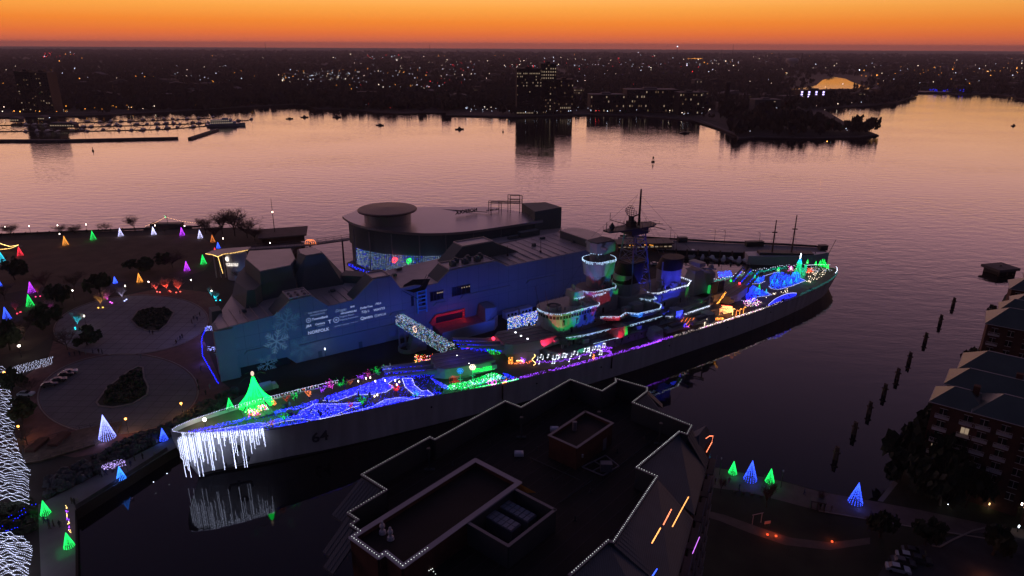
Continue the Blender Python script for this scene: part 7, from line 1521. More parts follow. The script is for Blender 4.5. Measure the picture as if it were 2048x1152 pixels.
# waterfront posts, lamps -----------------------------------------
pp = densify(PX([(-20, 473), (100, 468), (270, 461)], 2.5), 5.4)
p0_ = None
for p in pp:
    o = bpy.data.objects.new('river_post', p0_.data) if p0_ else MB().tube((0, 0, 0), (0, 0, 1.7), .28, n=6).build('river_post', WOOD)
    if p0_: COL.objects.link(o)
    else: p0_ = o
    o.location = p; tag(o, 'short timber post in the row along the river edge', 'post', 'posts along the river edge')
kerb('river_rail', PX([(-20, 472), (100, 467), (270, 460), (400, 455)], 2.6), .12, 1.1, DARK_STEEL, False)
LAMPW = glow('lamp_white_glow', (1.0, .86, .74), 16); LAMPO = glow('lamp_amber_glow', (1.0, .36, .07), 9); LAMPC = glow('lamp_cool_glow', (.75, .85, 1.0), 12)
def lamp_post(x, yhead, lab, m_=LAMPW, c=(1, .82, .66), h=4.2, pw=70, zg=2.53, r=.16, name='street_lamp'):
    q = P(x, yhead, zg + h); t = empty(name, (q.x, q.y, zg), 0, lab, 'street lamp')
    MB().tube((0, 0, 0), (0, 0, h - .2), .09, .06, 6).build('pole', DARK_STEEL, t); MB().lathe([(.10, h - .25), (r, h - .05), (r * .9, h + .2), (.05, h + .32)], n=10).build('lamp_head', m_, t)
    if pw: lamp((q.x, q.y, zg + h - .5), c, pw, .2)
for a in [(10, 454, 'white river lamp nearest the left picture edge'), (58, 452, 'white river lamp second along the posts'), (115, 451, 'white river lamp third along the posts'), (172, 449, 'white river lamp last before the bare round tree'), (119, 468, 'white lamp just below the row of river lamps'), (145, 581, 'white lamp among the dark lawn trees'), (297, 564, 'white lamp between the orange cone and the red trees'), (250, 572, 'white lamp above the pale blue tree'), (382, 560, 'white lamp left of the pavilion drum'), (168, 632, 'white lamp above the cyan lit tree'), (76, 615, 'white lamp on a leaning post at the left'), (423, 582, 'bright white lamp by the cyan lit trees'), (446, 477, 'small white lamp behind the tree clump'), (310, 451, 'white lamp at the bow of the string lit boat'), (369, 452, 'white lamp at the stern of the string lit boat'), (540, 486, 'white lamp on the elevated walkway')]: lamp_post(*a, pw=45)
for a in [(32, 666, 'large warm lamp, upper of the bright path pair'), (38, 692, 'large warm lamp, lower of the bright path pair')]: lamp_post(*a, pw=160, r=.42)
for a in [(362, 807, 'amber lamp on the plaza rim right of the leaf bed'), (251, 838, 'amber lamp beside the large ice blue cone'), (36, 853, 'amber lamp beside the white light waves')]: lamp_post(*a, m_=LAMPO, c=(1, .42, .10), pw=330, r=.3)
lamp_post(8, 745, 'amber lamp above the white light waves', LAMPO, (1, .4, .1), pw=200, r=.3)
for a in [(1443, 917, 'unlit looking grey lamp left of the promenade cones'), (1567, 942, 'grey lamp right of the promenade cones')]: lamp_post(*a, m_=mat('lamp_glass', (.5, .5, .52), .4, .05, .5), pw=0, h=4.6)
for a in [(1097, 580, 'white lamp at the foot of the museum beside the ship tower'), (650, 698, 'white lamp at the museum foot under the sponsor names')]: lamp_post(*a, m_=LAMPC, c=(.7, .8, 1), pw=60, h=4.4)
fm_ = P(551, 478, 2.6); o = empty('signal_mast', fm_, 0, 'tall thin mast with a red light on the riverside hut', 'mast'); zt = topz(fm_, 397) - 2.6
MB().tube((0, 0, 0), (0, 0, zt), .28, .1, 6).build('pole', DARK_STEEL, o); MB().ball((0, 0, (topz(fm_, 424) - 2.6)), .5, 8, 5).build('mast_light', glow('mast_light_glow', (1, .55, .4), 5), o)
hut = empty('riverside_hut', P(566, 486, 2.5), .35, 'low flat roofed timber hut on the river edge by the mast', 'building')
MB().box(-10, 11, 0, 16, 0, 3.2).build('wall', mat('hut_timber', (.10, .055, .035), .9, .2, .5), hut); MB().prism([(-12, -1.5), (12, -1.5), (14, 17), (-11, 18)], 3.21, 3.9).build('roof', mat('hut_roof', (.12, .09, .085), .9, .2, .3), hut)
# string lit boat behind the park and amber canopy at the left
sbt = empty('string_lit_boat', P(338, 462, 0), .05, 'dark tour boat with warm strings of lights rising to a mast', 'boat')
hull_mesh(26, 6, 2.4).build('hull', DARKHULL, sbt); MB().box(-9, 8, -2.2, 2.2, 2.5, 4.6).build('cabin', DARKHULL, sbt); MB().tube((0, 0, 2), (0, 0, 9.2), .14, n=5).build('mast', DARK_STEEL, sbt)
tz = P(331, 434, 8.8); a0, a1 = P(291, 452, 3.2), P(391, 446, 3.6)
tag(MB().bulbs(densify([a0, a0.lerp(tz, .5) - Vector((0, 0, .6)), tz], .8) + densify([tz, tz.lerp(a1, .5) - Vector((0, 0, .6)), a1], .8), .16).build('boat_string_lights', glow('boat_warm_bulb', (1, .48, .25), 3.4)), 'warm strings of lights rising to the boat mast behind the park', 'string lights')
tag(MB().bulbs([tz + Vector((random.gauss(0, .25), 0, random.gauss(0, .3))) for _ in range(12)], .14).build('mast_star', B_MINT), 'mint star at the top of the string lit boat', 'ornament')
cn = [P(-12, 482, 6), P(6, 489, 5.2), P(20, 493, 5.0), P(37, 490, 6)]; tag(MB().bulbs(densify(cn, .5) + densify([P(-12, 500, 4.2), P(20, 497, 4.6), P(37, 490, 6)], .5), .17).build('canopy_string_lights', B_GOLD), 'amber strings of lights draped over a canopy at the left edge', 'string lights')
cp_ = empty('string_canopy', P(12, 500, 2.5), 0, 'dark canopy frame carrying amber strings at the left edge', 'canopy'); q = P(12, 500, 2.5)
m = MB()
for w in cn: m.tube((w.x - q.x, w.y - q.y, 0), (w.x - q.x, w.y - q.y, w.z - 2.5), .12, n=5)
m.build('pole_frame', DARK_STEEL, cp_); MB().prism([(w.x - q.x, w.y - q.y - .3) for w in cn] + [(cn[-1].x - q.x, cn[-1].y - q.y + 3), (cn[0].x - q.x, cn[0].y - q.y + 3)], 2.0, 2.2).build('awning', BLACK, cp_)
# the white light waves at the left: an arched trellis draped with rows of bulbs
def waves(name, left, right, y0, y1, rows, lab, h0):
    tr_ = empty(name, (0, 0, 0), 0, lab, 'light trellis'); m = MB(); fr = MB(); rr = random.Random(4)
    for k in range(rows):
        t = k / (rows - 1); y = y0 + (y1 - y0) * t; xl, xr = left(t), right(t)
        a, b = P(xl, y, 2.6), P(xr, y - 3, 2.6); n = max(8, int((b - a).length / .26)); ph = rr.uniform(0, 6)
        for j in range(n):
            u = j / n; z = 2.6 + h0 * (math.sin(math.pi * (.08 + .84 * u)) ** .6) + .22 * math.sin(u * 26 + ph)
            p = a.lerp(b, u); m.bulb((p.x, p.y + .25 * math.sin(u * 17 + ph * 2), z), .085 * rr.uniform(.7, 1.2))
        if k % 4 == 0:
            pts = [a.lerp(b, u) + Vector((0, 0, h0 * (math.sin(math.pi * (.08 + .84 * u)) ** .6) - .15)) for u in np.linspace(0, 1, 9)]
            fr.path(pts, .06, 4)
    m.build('light_rows', glow('wave_white_bulb', (.66, .70, 1.0), 2.6), tr_)['kind'] = 'stuff'; fr.build('arch_frame', DARK_STEEL, tr_)
waves('light_trellis', lambda t: -40, lambda t: lerp(t, [0, .12, .3, .5, .62, .75, 1], [26, 22, 30, 34, 44, 64, 62]), 752, 1022, 56, 'arched trellis draped with wavy rows of white bulbs along the street', 3.0)
waves('light_trellis', lambda t: -40, lambda t: lerp(t, [0, .25, .5, 1], [52, 72, 66, 62]), 1090, 1175, 22, 'second arched trellis of white bulbs at the lower left corner', 3.0)
m = MB()
for x in np.linspace(16, 102, 22):
    a = P(x, 752 - (x - 16) * .27, 2.6)
    for k in range(9): m.bulb(a + Vector((random.uniform(-.3, .3) + .12 * k, random.uniform(-.2, .2), .34 * k)), .085)
tag(m.build('curtain_lights', MATS['wave_white_bulb']), 'short curtain of white bulbs trailing right from the light waves', 'string lights')
m = MB()
for x0, y0, x1, y1 in ((0, 1043, 70, 1008), (0, 1056, 60, 1020), (0, 1068, 62, 1042)):
    for p in densify([P(x0, y0, 3.6), P(x1, y1, 3.6)], .5): m.bulb(p + Vector((random.uniform(-.15, .15), 0, random.uniform(-.2, .2))), .085)
tag(m.build('hedge_string_lights', B_BLUE), 'blue string lights between the two trellises of white bulbs', 'string lights')
for x, y in ((20, 800), (20, 900), (30, 980), (25, 1120)): lamp(P(x, y, 7), (.65, .7, 1), 220, 1.2)
shrubbery('street_hedge', [(q.x, q.y) for q in PX([(-40, 1020), (66, 1000), (75, 1060), (-40, 1090)], 2.5)], 70, .6, 1.2, 2.5, 'dark hedge between the trellises')
# blue light line along the museum west side, small ornaments
m = MB(); bl_ = densify([P(404, 690, 2.8), P(405, 712, 2.8), P(418, 735, 2.8), P(437, 768, 2.8)], .22) + densify([P(414, 655, 3.2), P(405, 672, 3), P(403, 688, 2.8)], .22)
m.bulbs([p + Vector((random.uniform(-.15, .15), 0, random.uniform(0, .35))) for p in bl_], .085); tag(m.build('path_lights', B_BLUE), 'blue light line curving along the museum end wall', 'string lights')
m = MB()
for (x0, x1, y, n) in ((410, 428, 657, 80), (414, 430, 698, 40)):
    for _ in range(n): m.bulb(P(random.uniform(x0, x1), y + random.uniform(-5, 5), 4), .085)
tag(m.build('awning_lights', glow('pale_blue_bulb', (.34, .38, 1.0), 7)), 'pale blue tangle of lights at the museum end door', kind='stuff')
for k in range(2): lamp(P(405, 680 + 40 * k, 4), (.1, .1, 1), 200, .5)
bn = empty('light_banner', P(230, 948, 2.5), .5, 'violet net banner of lights on posts above the azure cone', 'banner'); m = MB()
for _ in range(130): m.bulb((random.uniform(-2.6, 2.6), 0, 2.6 + random.uniform(-.8, .8) + .25 * random.choice((-1, 1))), .075)
m.build('banner_lights', glow('banner_violet', (.55, .4, 1), 2.6), bn)['kind'] = 'stuff'; MB().tube((-2.7, 0, 0), (-2.7, 0, 3.6), .08, n=5).tube((2.7, 0, 0), (2.7, 0, 3.8), .08, n=5).tube((-2.7, 0, 3.4), (2.7, 0, 3.6), .06, n=4).build('post_frame', DARK_STEEL, bn)
for k in range(2):
    m = MB()
    for j in range(34):
        if (j // 5) % 2 == k: m.bulb(P(133 + 6 * j / 33, 1012 + 52 * j / 33, 3.6) + Vector((random.uniform(-.25, .25), 0, random.uniform(-.3, .3))), .095)
    tag(m.build('rail_lights', (B_GOLD, B_PURPLE)[k]), ('yellow', 'violet')[k] + ' lights in the striped row along the quay rail', 'string lights')
m = MB()
for x, y in ((335, 900), (297, 916), (334, 947), (307, 964)): m.bulb(P(x, y, 1.6), .13)
tag(m.build('fender_lights', B_WHITE), 'tiny white lights low on the quay edge', kind='stuff')
# viewing deck with timber rails at the plaza corner
dkk = empty('timber_deck', P(150, 900, 2.5), 0, 'dim timber deck with railings below the lower plaza', 'deck'); q0 = P(150, 900, 2.5)
DP = PX([(48, 900), (160, 862), (245, 845), (235, 870), (190, 892), (80, 925), (48, 930)], 2.5); MB().prism([(p.x - q0.x, p.y - q0.y) for p in DP], .03, .5).build('deck_boards', WOOD, dkk)
m = MB(); dp = [Vector((p.x - q0.x, p.y - q0.y, .5)) for p in DP]
for p in densify(dp, 2.2, True): m.tube(p, p + Vector((0, 0, 1.1)), .05, n=4)
for z in (.55, 1.1): m.path([p + Vector((0, 0, z)) for p in dp + dp[:1]], .04, 4)
m.build('railing', DARK_STEEL, dkk)
for x0, x1, y in ((50, 78, 905), (95, 120, 893)): a = P(x0, y, 3.0); m = MB().box(a.x - q0.x, a.x - q0.x + 2.4, a.y - q0.y, a.y - q0.y + 6, .51, 1.3).build('planter', BRICK, dkk)
pr = kerb('quay_rail', PX([(152, 1018), (240, 962), (335, 901)], 2.52), .10, 1.0, DARK_STEEL, False)
fr = empty('quay_fence', (0, 0, 0), 0, 'low grey railing along the museum dock edge', 'fence'); m = MB()
fp_ = densify([SHIP.w(s, 21.0, 2.5) for s in (26, 90, 150)], 3.0)
for p in fp_: m.tube(p, p + Vector((0, 0, 1.2)), .06, n=4)
for z in (.6, 1.15): m.path([p + Vector((0, 0, z)) for p in fp_], .04, 4)
m.build('rail_bars', DARK_STEEL, fr)
# ---------------------------------------------------------------- vehicles and people
def make_car(label, group, body=(.05, .05, .055)):
    c = empty('parked_car', (0, 0, 0), 0, label, 'car', group); M_ = mat('car_paint_%d' % int(body[0] * 1000), body, .3, .05, .5, spec=.6)
    MB().vprism([(-2.2, .35), (2.2, .35), (2.25, .75), (1.9, .95), (.9, 1.02), (-1.7, 1.05), (-2.2, .95)], -.88, .88).build('body', M_, c)
    MB().add([(-1.75, -.8, 1.06), (1.0, -.8, 1.03), (1.0, .8, 1.03), (-1.75, .8, 1.06), (-1.2, -.66, 1.48), (.25, -.66, 1.48), (.25, .66, 1.48), (-1.2, .66, 1.48)], [(0, 1, 5, 4), (1, 2, 6, 5), (2, 3, 7, 6), (3, 0, 4, 7), (4, 5, 6, 7)]).build('cabin_glass', WIN_DARK, c)
    MB().box(-1.15, .2, -.64, .64, 1.485, 1.52).build('roof', M_, c)
    for x in (-1.35, 1.35):
        for y in (-.86, .86):
            w = MB().lathe([(.33, -.12), (.33, .12)], n=12); w.v = [(x + a, y + d, .33 + b) for a, b, d in w.v]; w.build('wheel', BLACK, c)
    return c
carA = make_car('dark parked car in the lot behind the ship funnel', None, (.04, .04, .045)); carB = make_car('pale parked car in the lot behind the ship funnel', None, (.42, .42, .44))
car_used = {carA.name: 0, carB.name: 0}
def put_car(src, p, rz, lab, grp=None):
    c = src if car_used[src.name] == 0 else copy_tree(src); car_used[src.name] += 1; c.location = p; c.rotation_euler = (0, 0, rz); c['label'] = lab
    if grp: c['group'] = grp
for x, y, s, rz, lab in [(140, 747, carB, .5, 'white car nearest the plaza at the left'), (118, 763, carA, .5, 'dark car second from the plaza'), (100, 772, carA, .5, 'dark car third from the plaza at the left'), (132, 752, carA, .5, 'dark car tucked beside the white one'), (53, 791, carB, 0, 'pale van-sized car beside the white light waves'),
                         (1258, 522, carA, .3, 'dark car left of the ship mast foot in the lot'), (1262, 530, carB, .3, 'pale roofed car under the mast in the lot'), (1275, 533, carA, .3, 'dark car below the pale roofed one'), (1270, 540, carA, .3, 'dark car nearest the ship in the lot'), (1285, 543, carA, .3, 'dark car beside the funnel lights in the lot'), (1264, 547, carA, .3, 'dark car half behind the funnel base'), (1310, 530, carB, .2, 'white car by itself in the lot'), (1286, 526, carB, .2, 'white car in the middle of the lot'),
                         (1795, 1142, carB, -.35, 'silver car lowest in the right corner'), (1806, 1129, carA, -.35, 'dark car second in the row at the right corner'), (1815, 1118, carB, -.35, 'grey car third in the row at the right corner'), (1826, 1108, carA, -.35, 'dark car last in the row at the right corner'), (1838, 1124, carA, -.35, 'dark car behind the silver row at the right corner')]:
    put_car(s, P(x, y, 2.53), rz, lab)
tk = empty('service_truck', P(538, 782, 2.53), .6, 'pale service truck on the dock left of the tall green tree', 'truck')
MB().box(-2.6, 1.0, -1.0, 1.0, .7, 2.8).build('box_body', mat('truck_green_white', (.4, .42, .42), .5, .05, .4), tk); MB().vprism([(1.05, .7), (2.7, .7), (2.7, 1.5), (2.2, 2.3), (1.05, 2.3)], -.95, .95).build('cab', WHITE_PAINT, tk); MB().box(2.2, 2.72, -.8, .8, 1.55, 2.1).build('windscreen', WIN_DARK, tk)
for x in (-1.7, 1.9):
    for y in (-.95, .95): w = MB().lathe([(.42, -.14), (.42, .14)], n=12); w.v = [(x + a, y + d, .42 + b) for a, b, d in w.v]; w.build('wheel', BLACK, tk)
def person_mesh(stride, arm):
    m = MB(); n = 8
    def ring(x, y, z, rx, ry): return [(x + rx * math.cos(2 * math.pi * k / n), y + ry * math.sin(2 * math.pi * k / n), z) for k in range(n)]
    def loft(rs):
        vs = [v for r in rs for v in r]; f = [(i * n + k, i * n + (k + 1) % n, (i + 1) * n + (k + 1) % n, (i + 1) * n + k) for i in range(len(rs) - 1) for k in range(n)]
        m.add(vs, f + [tuple(range(n - 1, -1, -1)), tuple(range((len(rs) - 1) * n, len(rs) * n))])
    for s in (-1, 1): loft([ring(.11 * s, stride * s + .06, 0, .06, .12), ring(.11 * s, stride * s, .1, .06, .07), ring(.1 * s, stride * s * .5, .48, .075, .08), ring(.09 * s, 0, .9, .10, .11)])
    loft([ring(0, 0, .84, .18, .13), ring(0, 0, 1.0, .17, .12), ring(0, 0, 1.25, .2, .13), ring(0, 0, 1.42, .21, .12), ring(0, 0, 1.5, .1, .09), ring(0, 0, 1.53, .06, .06), ring(0, .02, 1.6, .085, .10), ring(0, .02, 1.7, .095, .11), ring(0, .01, 1.78, .03, .04)])
    for s in (-1, 1): loft([ring(.22 * s, 0, 1.4, .06, .06), ring(.26 * s, arm * s * .5, 1.12, .05, .05), ring(.25 * s, arm * s + .05, .86, .04, .045), ring(.25 * s, arm * s + .07, .74, .035, .045)])
    return m
CL = [mat('coat_dark', (.03, .03, .035), .9, .2, 2.), mat('coat_brown', (.07, .045, .035), .9, .2, 2.), mat('coat_blue', (.035, .045, .09), .9, .2, 2.), mat('coat_pale', (.22, .20, .2), .9, .1, 2.)]
pm = []
for k in range(4):
    b = person_mesh((.0, .16, .22, .05)[k], (.0, .14, .2, .05)[k]); me = bpy.data.meshes.new('person'); me.from_pydata(b.v, [], b.f); me.materials.append(CL[k]); pm.append(me)
pg = [('people walking between the plazas and the museum', 'small dark figure walking between the plazas and the museum', 2.53, [(388, 640), (391, 636), (395, 641), (384, 647), (400, 632), (356, 682), (361, 680), (353, 688), (365, 676), (390, 655), (140, 713), (150, 712), (160, 710), (172, 709), (186, 707), (198, 706), (205, 708), (282, 716), (300, 668), (306, 669), (398, 780), (420, 778), (402, 742), (396, 768), (412, 790)]),
      ('visitors on the quay walk', 'small dark figure strolling on the quay walk beside the bow', 2.53, [(270, 922), (286, 918), (310, 915), (262, 933), (226, 945), (200, 950), (206, 953), (212, 950), (145, 1007), (150, 1009), (156, 1008), (98, 1050), (108, 1053), (120, 1054), (128, 1052), (90, 1046), (100, 1058), (385, 833), (430, 830)]),
      ('visitors on the promenade', 'small dark figure on the promenade by the green and blue cones', 2.52, [(1430, 968), (1450, 972), (1458, 966), (1478, 980), (1528, 962), (1640, 1018), (1662, 1022), (1608, 990), (1420, 957)]),
      ('visitors among the deck lights', 'small dark figure among the blue deck lights on the ship', None, [(638, 830), (643, 834), (641, 836), (478, 868), (428, 872), (720, 806), (740, 795), (412, 870), (690, 782), (718, 792), (655, 808), (580, 815)])]
for g, lab, z, pts in pg:
    for k, (x, y) in enumerate(pts):
        o = bpy.data.objects.new('person', pm[(k * 7 + len(g)) % 4]); COL.objects.link(o); o.location = P(x, y, z) if z else deck_pt(x, y, 0); o.rotation_euler = (0, 0, random.uniform(0, 6)); tag(o, lab, 'person', g)
# ---------------------------------------------------------------- pier, basin and moored craft behind the ship
bk = PX([(1236, 474), (1440, 486), (1560, 491), (1630, 495), (1650, 499), (1652, 505), (1640, 508), (1560, 508), (1440, 503), (1330, 499), (1236, 494)], 3.4)
pie = empty('outer_pier', (0, 0, 0), 0, 'long curved concrete pier closing the basin behind the stern', 'pier')
MB().prism([(p.x, p.y) for p in bk], -1, 3.4).build('pier_deck', CONCRETE, pie); sk_ = PX([(1650, 505), (1640, 508.5), (1560, 508.5), (1440, 503.5), (1330, 499.5), (1236, 494.5)], 3.4)
m = MB()
for a, b in zip(sk_, sk_[1:]): m.add([(a.x, a.y, -.8), (b.x, b.y, -.8), (b.x, b.y, 3.2), (a.x, a.y, 3.2), (a.x, a.y + .6, 3.2), (b.x, b.y + .6, 3.2)], [(0, 1, 2, 3), (3, 2, 5, 4)])
m.build('fender_wall', BLACK, pie); m = MB()
for p in densify(sk_, 5): m.tube((p.x, p.y - .6, -1), (p.x, p.y - .6, 4.2), .4, n=6)
m.build('fender_pile', WOOD, pie)['kind'] = 'stuff'
kerb('pier_rail', PX([(1240, 473.5), (1440, 485.5), (1560, 490.5), (1630, 494.5), (1650, 498.5)], 3.5), .12, 1.1, DARK_STEEL, False)
for k, x in enumerate((1262, 1340, 1428, 1448, 1517)):
    p = P(x, 476 + (x - 1250) * .07, 3.4); o = empty('pier_lamp', p, 0, 'thin unlit lamp post on the outer pier', 'street lamp', 'lamp posts on the outer pier'); MB().tube((0, 0, 0), (0, 0, 7.5), .12, .07, 5).build('pole', DARK_STEEL, o); MB().box(-1.0, .1, -.12, .12, 7.5, 7.7).build('lamp_arm', DARK_STEEL, o)
for k, (x, y, w, lab) in enumerate(((1364, 484, 2.4, 'dark pump hut on the outer pier'), (1508, 492, 4.5, 'dark green container by the masts on the outer pier'), (1645, 500, 2, 'dark bollard block at the end of the outer pier'))):
    o = empty('pier_hut', P(x, y, 3.4), .1, lab, 'hut'); MB().box(-w, w, -1.3, 1.3, 0, 2.4).build('body', mat('hut_green', (.03, .045, .035), .8, .2, .4) if k == 1 else DARK_STEEL, o); MB().box(-w - .2, w + .2, -1.5, 1.5, 2.41, 2.6).build('roof', DARK_STEEL, o)
sc = empty('white_schooner', P(1572, 528, 0), math.atan2(P(1640, 523, 0).y - P(1492, 519, 0).y, P(1640, 523, 0).x - P(1492, 519, 0).x), 'long pale hulled two masted schooner moored behind the stern', 'ship'); a, b = P(1491, 519, 0), P(1652, 524, 0); Ls = (b - a).length
hs_ = hull_mesh(Ls, 9, 5.2); hs_.build('hull', mat('schooner_white', (.42, .42, .46), .5, .06, .2), sc); MB().box(-Ls * .36, Ls * .3, -2.6, 2.6, 5.0, 6.2).build('deckhouse', DARKHULL, sc)
for fx, yt, lab in ((1548, 440, 'fore'), (1586, 430, 'main')):
    p = P(fx, 512, 5); d = SHIP.w(0, 0, 0); loc = sc.matrix_world
    ang = sc.rotation_euler.z; rel = p - Vector(sc.location); lx = rel.x * math.cos(ang) + rel.y * math.sin(ang); zt = topz(Vector((sc.location.x + lx * math.cos(ang), sc.location.y + lx * math.sin(ang), 0)), yt)
    m = MB().tube((lx, 0, 5), (lx, 0, zt), .42, .22, 6); m.tube((lx - 1.2, 0, zt * .72), (lx + 1.2, 0, zt * .72), .3, n=5)
    for s in (-1, 1): m.tube((lx, 0, zt * .72), (lx - 1, 4 * s, 5.2), .05, n=3); m.tube((lx, 0, zt * .72), (lx + 1.5, 4 * s, 5.2), .05, n=3)
    m.build('mast', mat('mast_brown', (.11, .055, .045), .7, .2, .5), sc)
MB().tube((Ls * .5, 0, 6), (Ls * .56, 0, 13), .12, n=4).build('bowsprit', DARK_STEEL, sc); MB().bulbs([P(1552, 452, zt * .8)], .4).build('mast_lamp', LAMPO, sc)
MB().tube((Ls*.34, .3, 5), (Ls*.34, .3, 6.4), .2, n=5).build('stern_post', DARK_STEEL, sc)
pier_strip('basin_dock', [(1352, 512), (1420, 516), (1494, 521)], .7, 3, 'floating dock with small craft inside the basin', 'dock', WOOD, 1)
for k, (x, y, sail, s) in enumerate([(1385, 512, False, 1.2), (1424, 519, False, .75), (1447, 520, False, .8), (1462, 521, False, .7), (1478, 523, False, .85), (1490, 525, False, .75), (1345, 516, True, .9), (1352, 519, True, .9), (1405, 517, False, .7)]):
    src = (mb_, sb)[int(sail)]; o = copy_tree(src); o.location = P(x, y, 0); o.scale = (s, s, s); o.rotation_euler = (0, 0, 2.0 if k % 2 else 1.2); o['label'] = ['motorboat', 'sailboat'][int(sail)] + ' ' + ['with the widest roof in the basin behind the funnel', 'nearest the after tower in the basin', 'second from the after tower in the basin', 'third from the after tower in the basin', 'fourth from the after tower in the basin', 'nearest the schooner in the basin', 'leftmost beside the parking lot', 'second beside the parking lot', 'alone at the middle of the basin dock'][k]; o['group'] = 'craft in the basin behind the ship'
# lit row of restaurant lights in front of the pier
rs = empty('pier_cafe', P(1290, 502, 2.5), .1, 'long glazed cafe glowing warm behind the main mast', 'building'); MB().box(-14, 14, 0, 8, 0, 3.6).build('wall', WOOD, rs); MB().box(-14.6, 14.6, -.8, 8.6, 3.61, 4.1).build('roof', DARK_STEEL, rs)
for k in range(12): add_window(rs, -13 + 2.35 * k, -.06, 2.2, 1.5, .5, WIN_LIT if k % 3 else WIN_DIM)
m = MB()
for x in np.linspace(1258, 1310, 26):
    m.bulb(P(x, 487 + random.uniform(-3.5, 4), 6), .14)
tag(m.build('cafe_string_lights', B_AMBER), 'amber string lights above the cafe behind the mast', 'string lights')
tag(MB().tube(P(1318, 506, 2.6), P(1312, 492, 6.5), .12, n=4).tube(P(1328, 506, 2.6), P(1321, 490, 7), .12, n=4).build('davit_arm', mat('davit_pale', (.3, .28, .28), .5, .1, .5)), 'pair of pale davit arms by the after funnel', 'davit')
# ================================================================ foreground residential tower
TAR = mat('tar_roof', (.010, .010, .011), .9, .3, .3)
COPING = mat('roof_coping', (.12, .12, .15), .6, .1, .4)
PARAPET = mat('parapet_metal', (.034, .046, .052), .7, .15, .3)
TILE = mat('standing_seam_tile', (.085, .105, .125), .55, .12, .3, stripe=('X', 1.1, .35))
RH, PH = 38.0, 41.5
pp = [(855, 1098), (805.7, 1133.5), (771.4, 1105.8), (758, 1115), (704, 1075.5), (721, 1063.6), (701.5, 1050), (716, 1040), (696, 1026.7), (772.7, 980.5), (724, 950), (859.7, 875), (870, 880), (1010.5, 803), (1042, 815.5), (1140.6, 760), (1204, 782.7), (1232, 765), (1231, 758), (1294, 776), (1294, 783), (1265, 805.6), (1383, 852), (1374, 869), (1358.6, 864), (1273, 935.7), (1314, 953.8), (1226.6, 1084.7), (1216, 1082), (1139.5, 1150.6)]
W = [P(x, y, PH) for x, y in pp]; ext = [Vector((-2, 52, PH)), Vector((-16, 56, PH))]
fb = empty('residential_tower', (0, 0, 0), 0, 'brick residential tower with stepped light trimmed parapet in front of the ship', 'apartment tower')
foot = [(p.x, p.y) for p in W] + [(7.5, 50), (-8, 50)]
MB().prism(foot, 2.0, RH - .2).build('wall', BRICK, fb)
MB().prism([(p.x, p.y) for p in W] + [(6, 52), (-8, 52)], RH - .19, RH).build('roof', TAR, fb)
def ringwall(name, pts, z0, z1, t, m_, parent, closed=True, cap=None):
    m = MB(); c = MB(); n = len(pts)
    for i in range(n if closed else n - 1):
        a, b = Vector(pts[i]).to_2d(), Vector(pts[(i + 1) % n]).to_2d(); d = (b - a).normalized(); q = Vector((-d.y, d.x)) * t / 2; e = d * t * .49
        m.prism([tuple(a - q + e * .0), tuple(b - q), tuple(b + q), tuple(a + q)], z0, z1 - .004 * (i % 2)); 
        if cap: c.prism([tuple(a - q * 1.5 - e), tuple(b - q * 1.5 + e), tuple(b + q * 1.5 + e), tuple(a + q * 1.5 - e)], z1 + .002 + .003 * (i % 3), z1 + .09 + .003 * (i % 3))
    o = m.build(name, m_, parent)
    if cap: c.build('coping', cap, o)
    return o
ringwall('parapet', W[4:], RH, PH, .3, PARAPET, fb, False, COPING)
long_ = [P(951, 920.7, PH), P(1037.7, 966, PH), W[1], W[2], W[3], W[4]]
ringwall('penthouse_parapet', long_, RH - 1.5, PH, .55, BRICK, fb, True, mat('white_coping', (.22, .22, .28), .55, .08, .4))
MB().prism([(p.x, p.y) for p in long_], RH + .01, PH - .7).build('penthouse_roof', TAR, fb)
encl = [P(1110, 1018.8, PH), P(1016.6, 1091, PH), P(935, 1043.8, PH), P(1028.5, 976.6, PH)]
ringwall('plant_screen', encl, RH - 6, PH - .1, .3, mat('screen_panel', (.04, .05, .06), .7, .1, .3, stripe=('X', 2.5, .3)), fb, True, COPING)
ea = math.atan2(encl[0].y - encl[3].y, encl[0].x - encl[3].x)
for x, y, lab in ((1035, 1020, 'far'), (1003, 1038, 'near')):
    c = P(x, y, RH + 2.4); u = empty('cooling_unit', (c.x, c.y, RH + .02), ea); u.parent = fb
    MB().box(-2.6, 2.6, -1.0, 1.0, .25, 2.2).build('casing', mat('unit_casing', (.09, .095, .12), .5, .1, .5), u); g = MB()
    for k in range(6): g.box(-2.5 + .84 * k, -2.5 + .84 * k + .72, -.92, -.04, 2.21, 2.34); g.box(-2.5 + .84 * k, -2.5 + .84 * k + .72, .04, .92, 2.21, 2.34)
    g.build('fan_grille', mat('unit_grille', (.17, .18, .22), .5, .1, .5), u); MB().tube((-2.7, .6, .8), (-4.2, .6, .8), .22, n=6).tube((-2.7, -.4, .8), (-4.0, -.4, .8), .22, n=6).build('pipe', COPING, u)
small = [P(1170.6, 823.2, 42), P(1225, 846.7, 42), P(1153.5, 895.9, 42), P(1098.4, 871.3, 42)]
MB().prism([(p.x, p.y) for p in small], RH + .01, 41.4).build('stair_house', BRICK, fb); MB().prism([(p.x, p.y) for p in small], 41.41, 41.49).build('stair_house_roof', TAR, fb); ringwall('stair_house_parapet', small, 41.5, 42, .3, BRICK, fb, True, COPING)
q = P(1149, 855, 42); MB().lathe([(.34, 41.5), (.34, 43.0), (.42, 43.02), (.3, 43.1)], (q.x, q.y), 12).build('flue', COPING, fb)
d_ = (small[1] - small[2]).normalized(); nrm = Vector((d_.y, -d_.x, 0)); dr = small[1] - d_ * 1.6 + nrm * .06
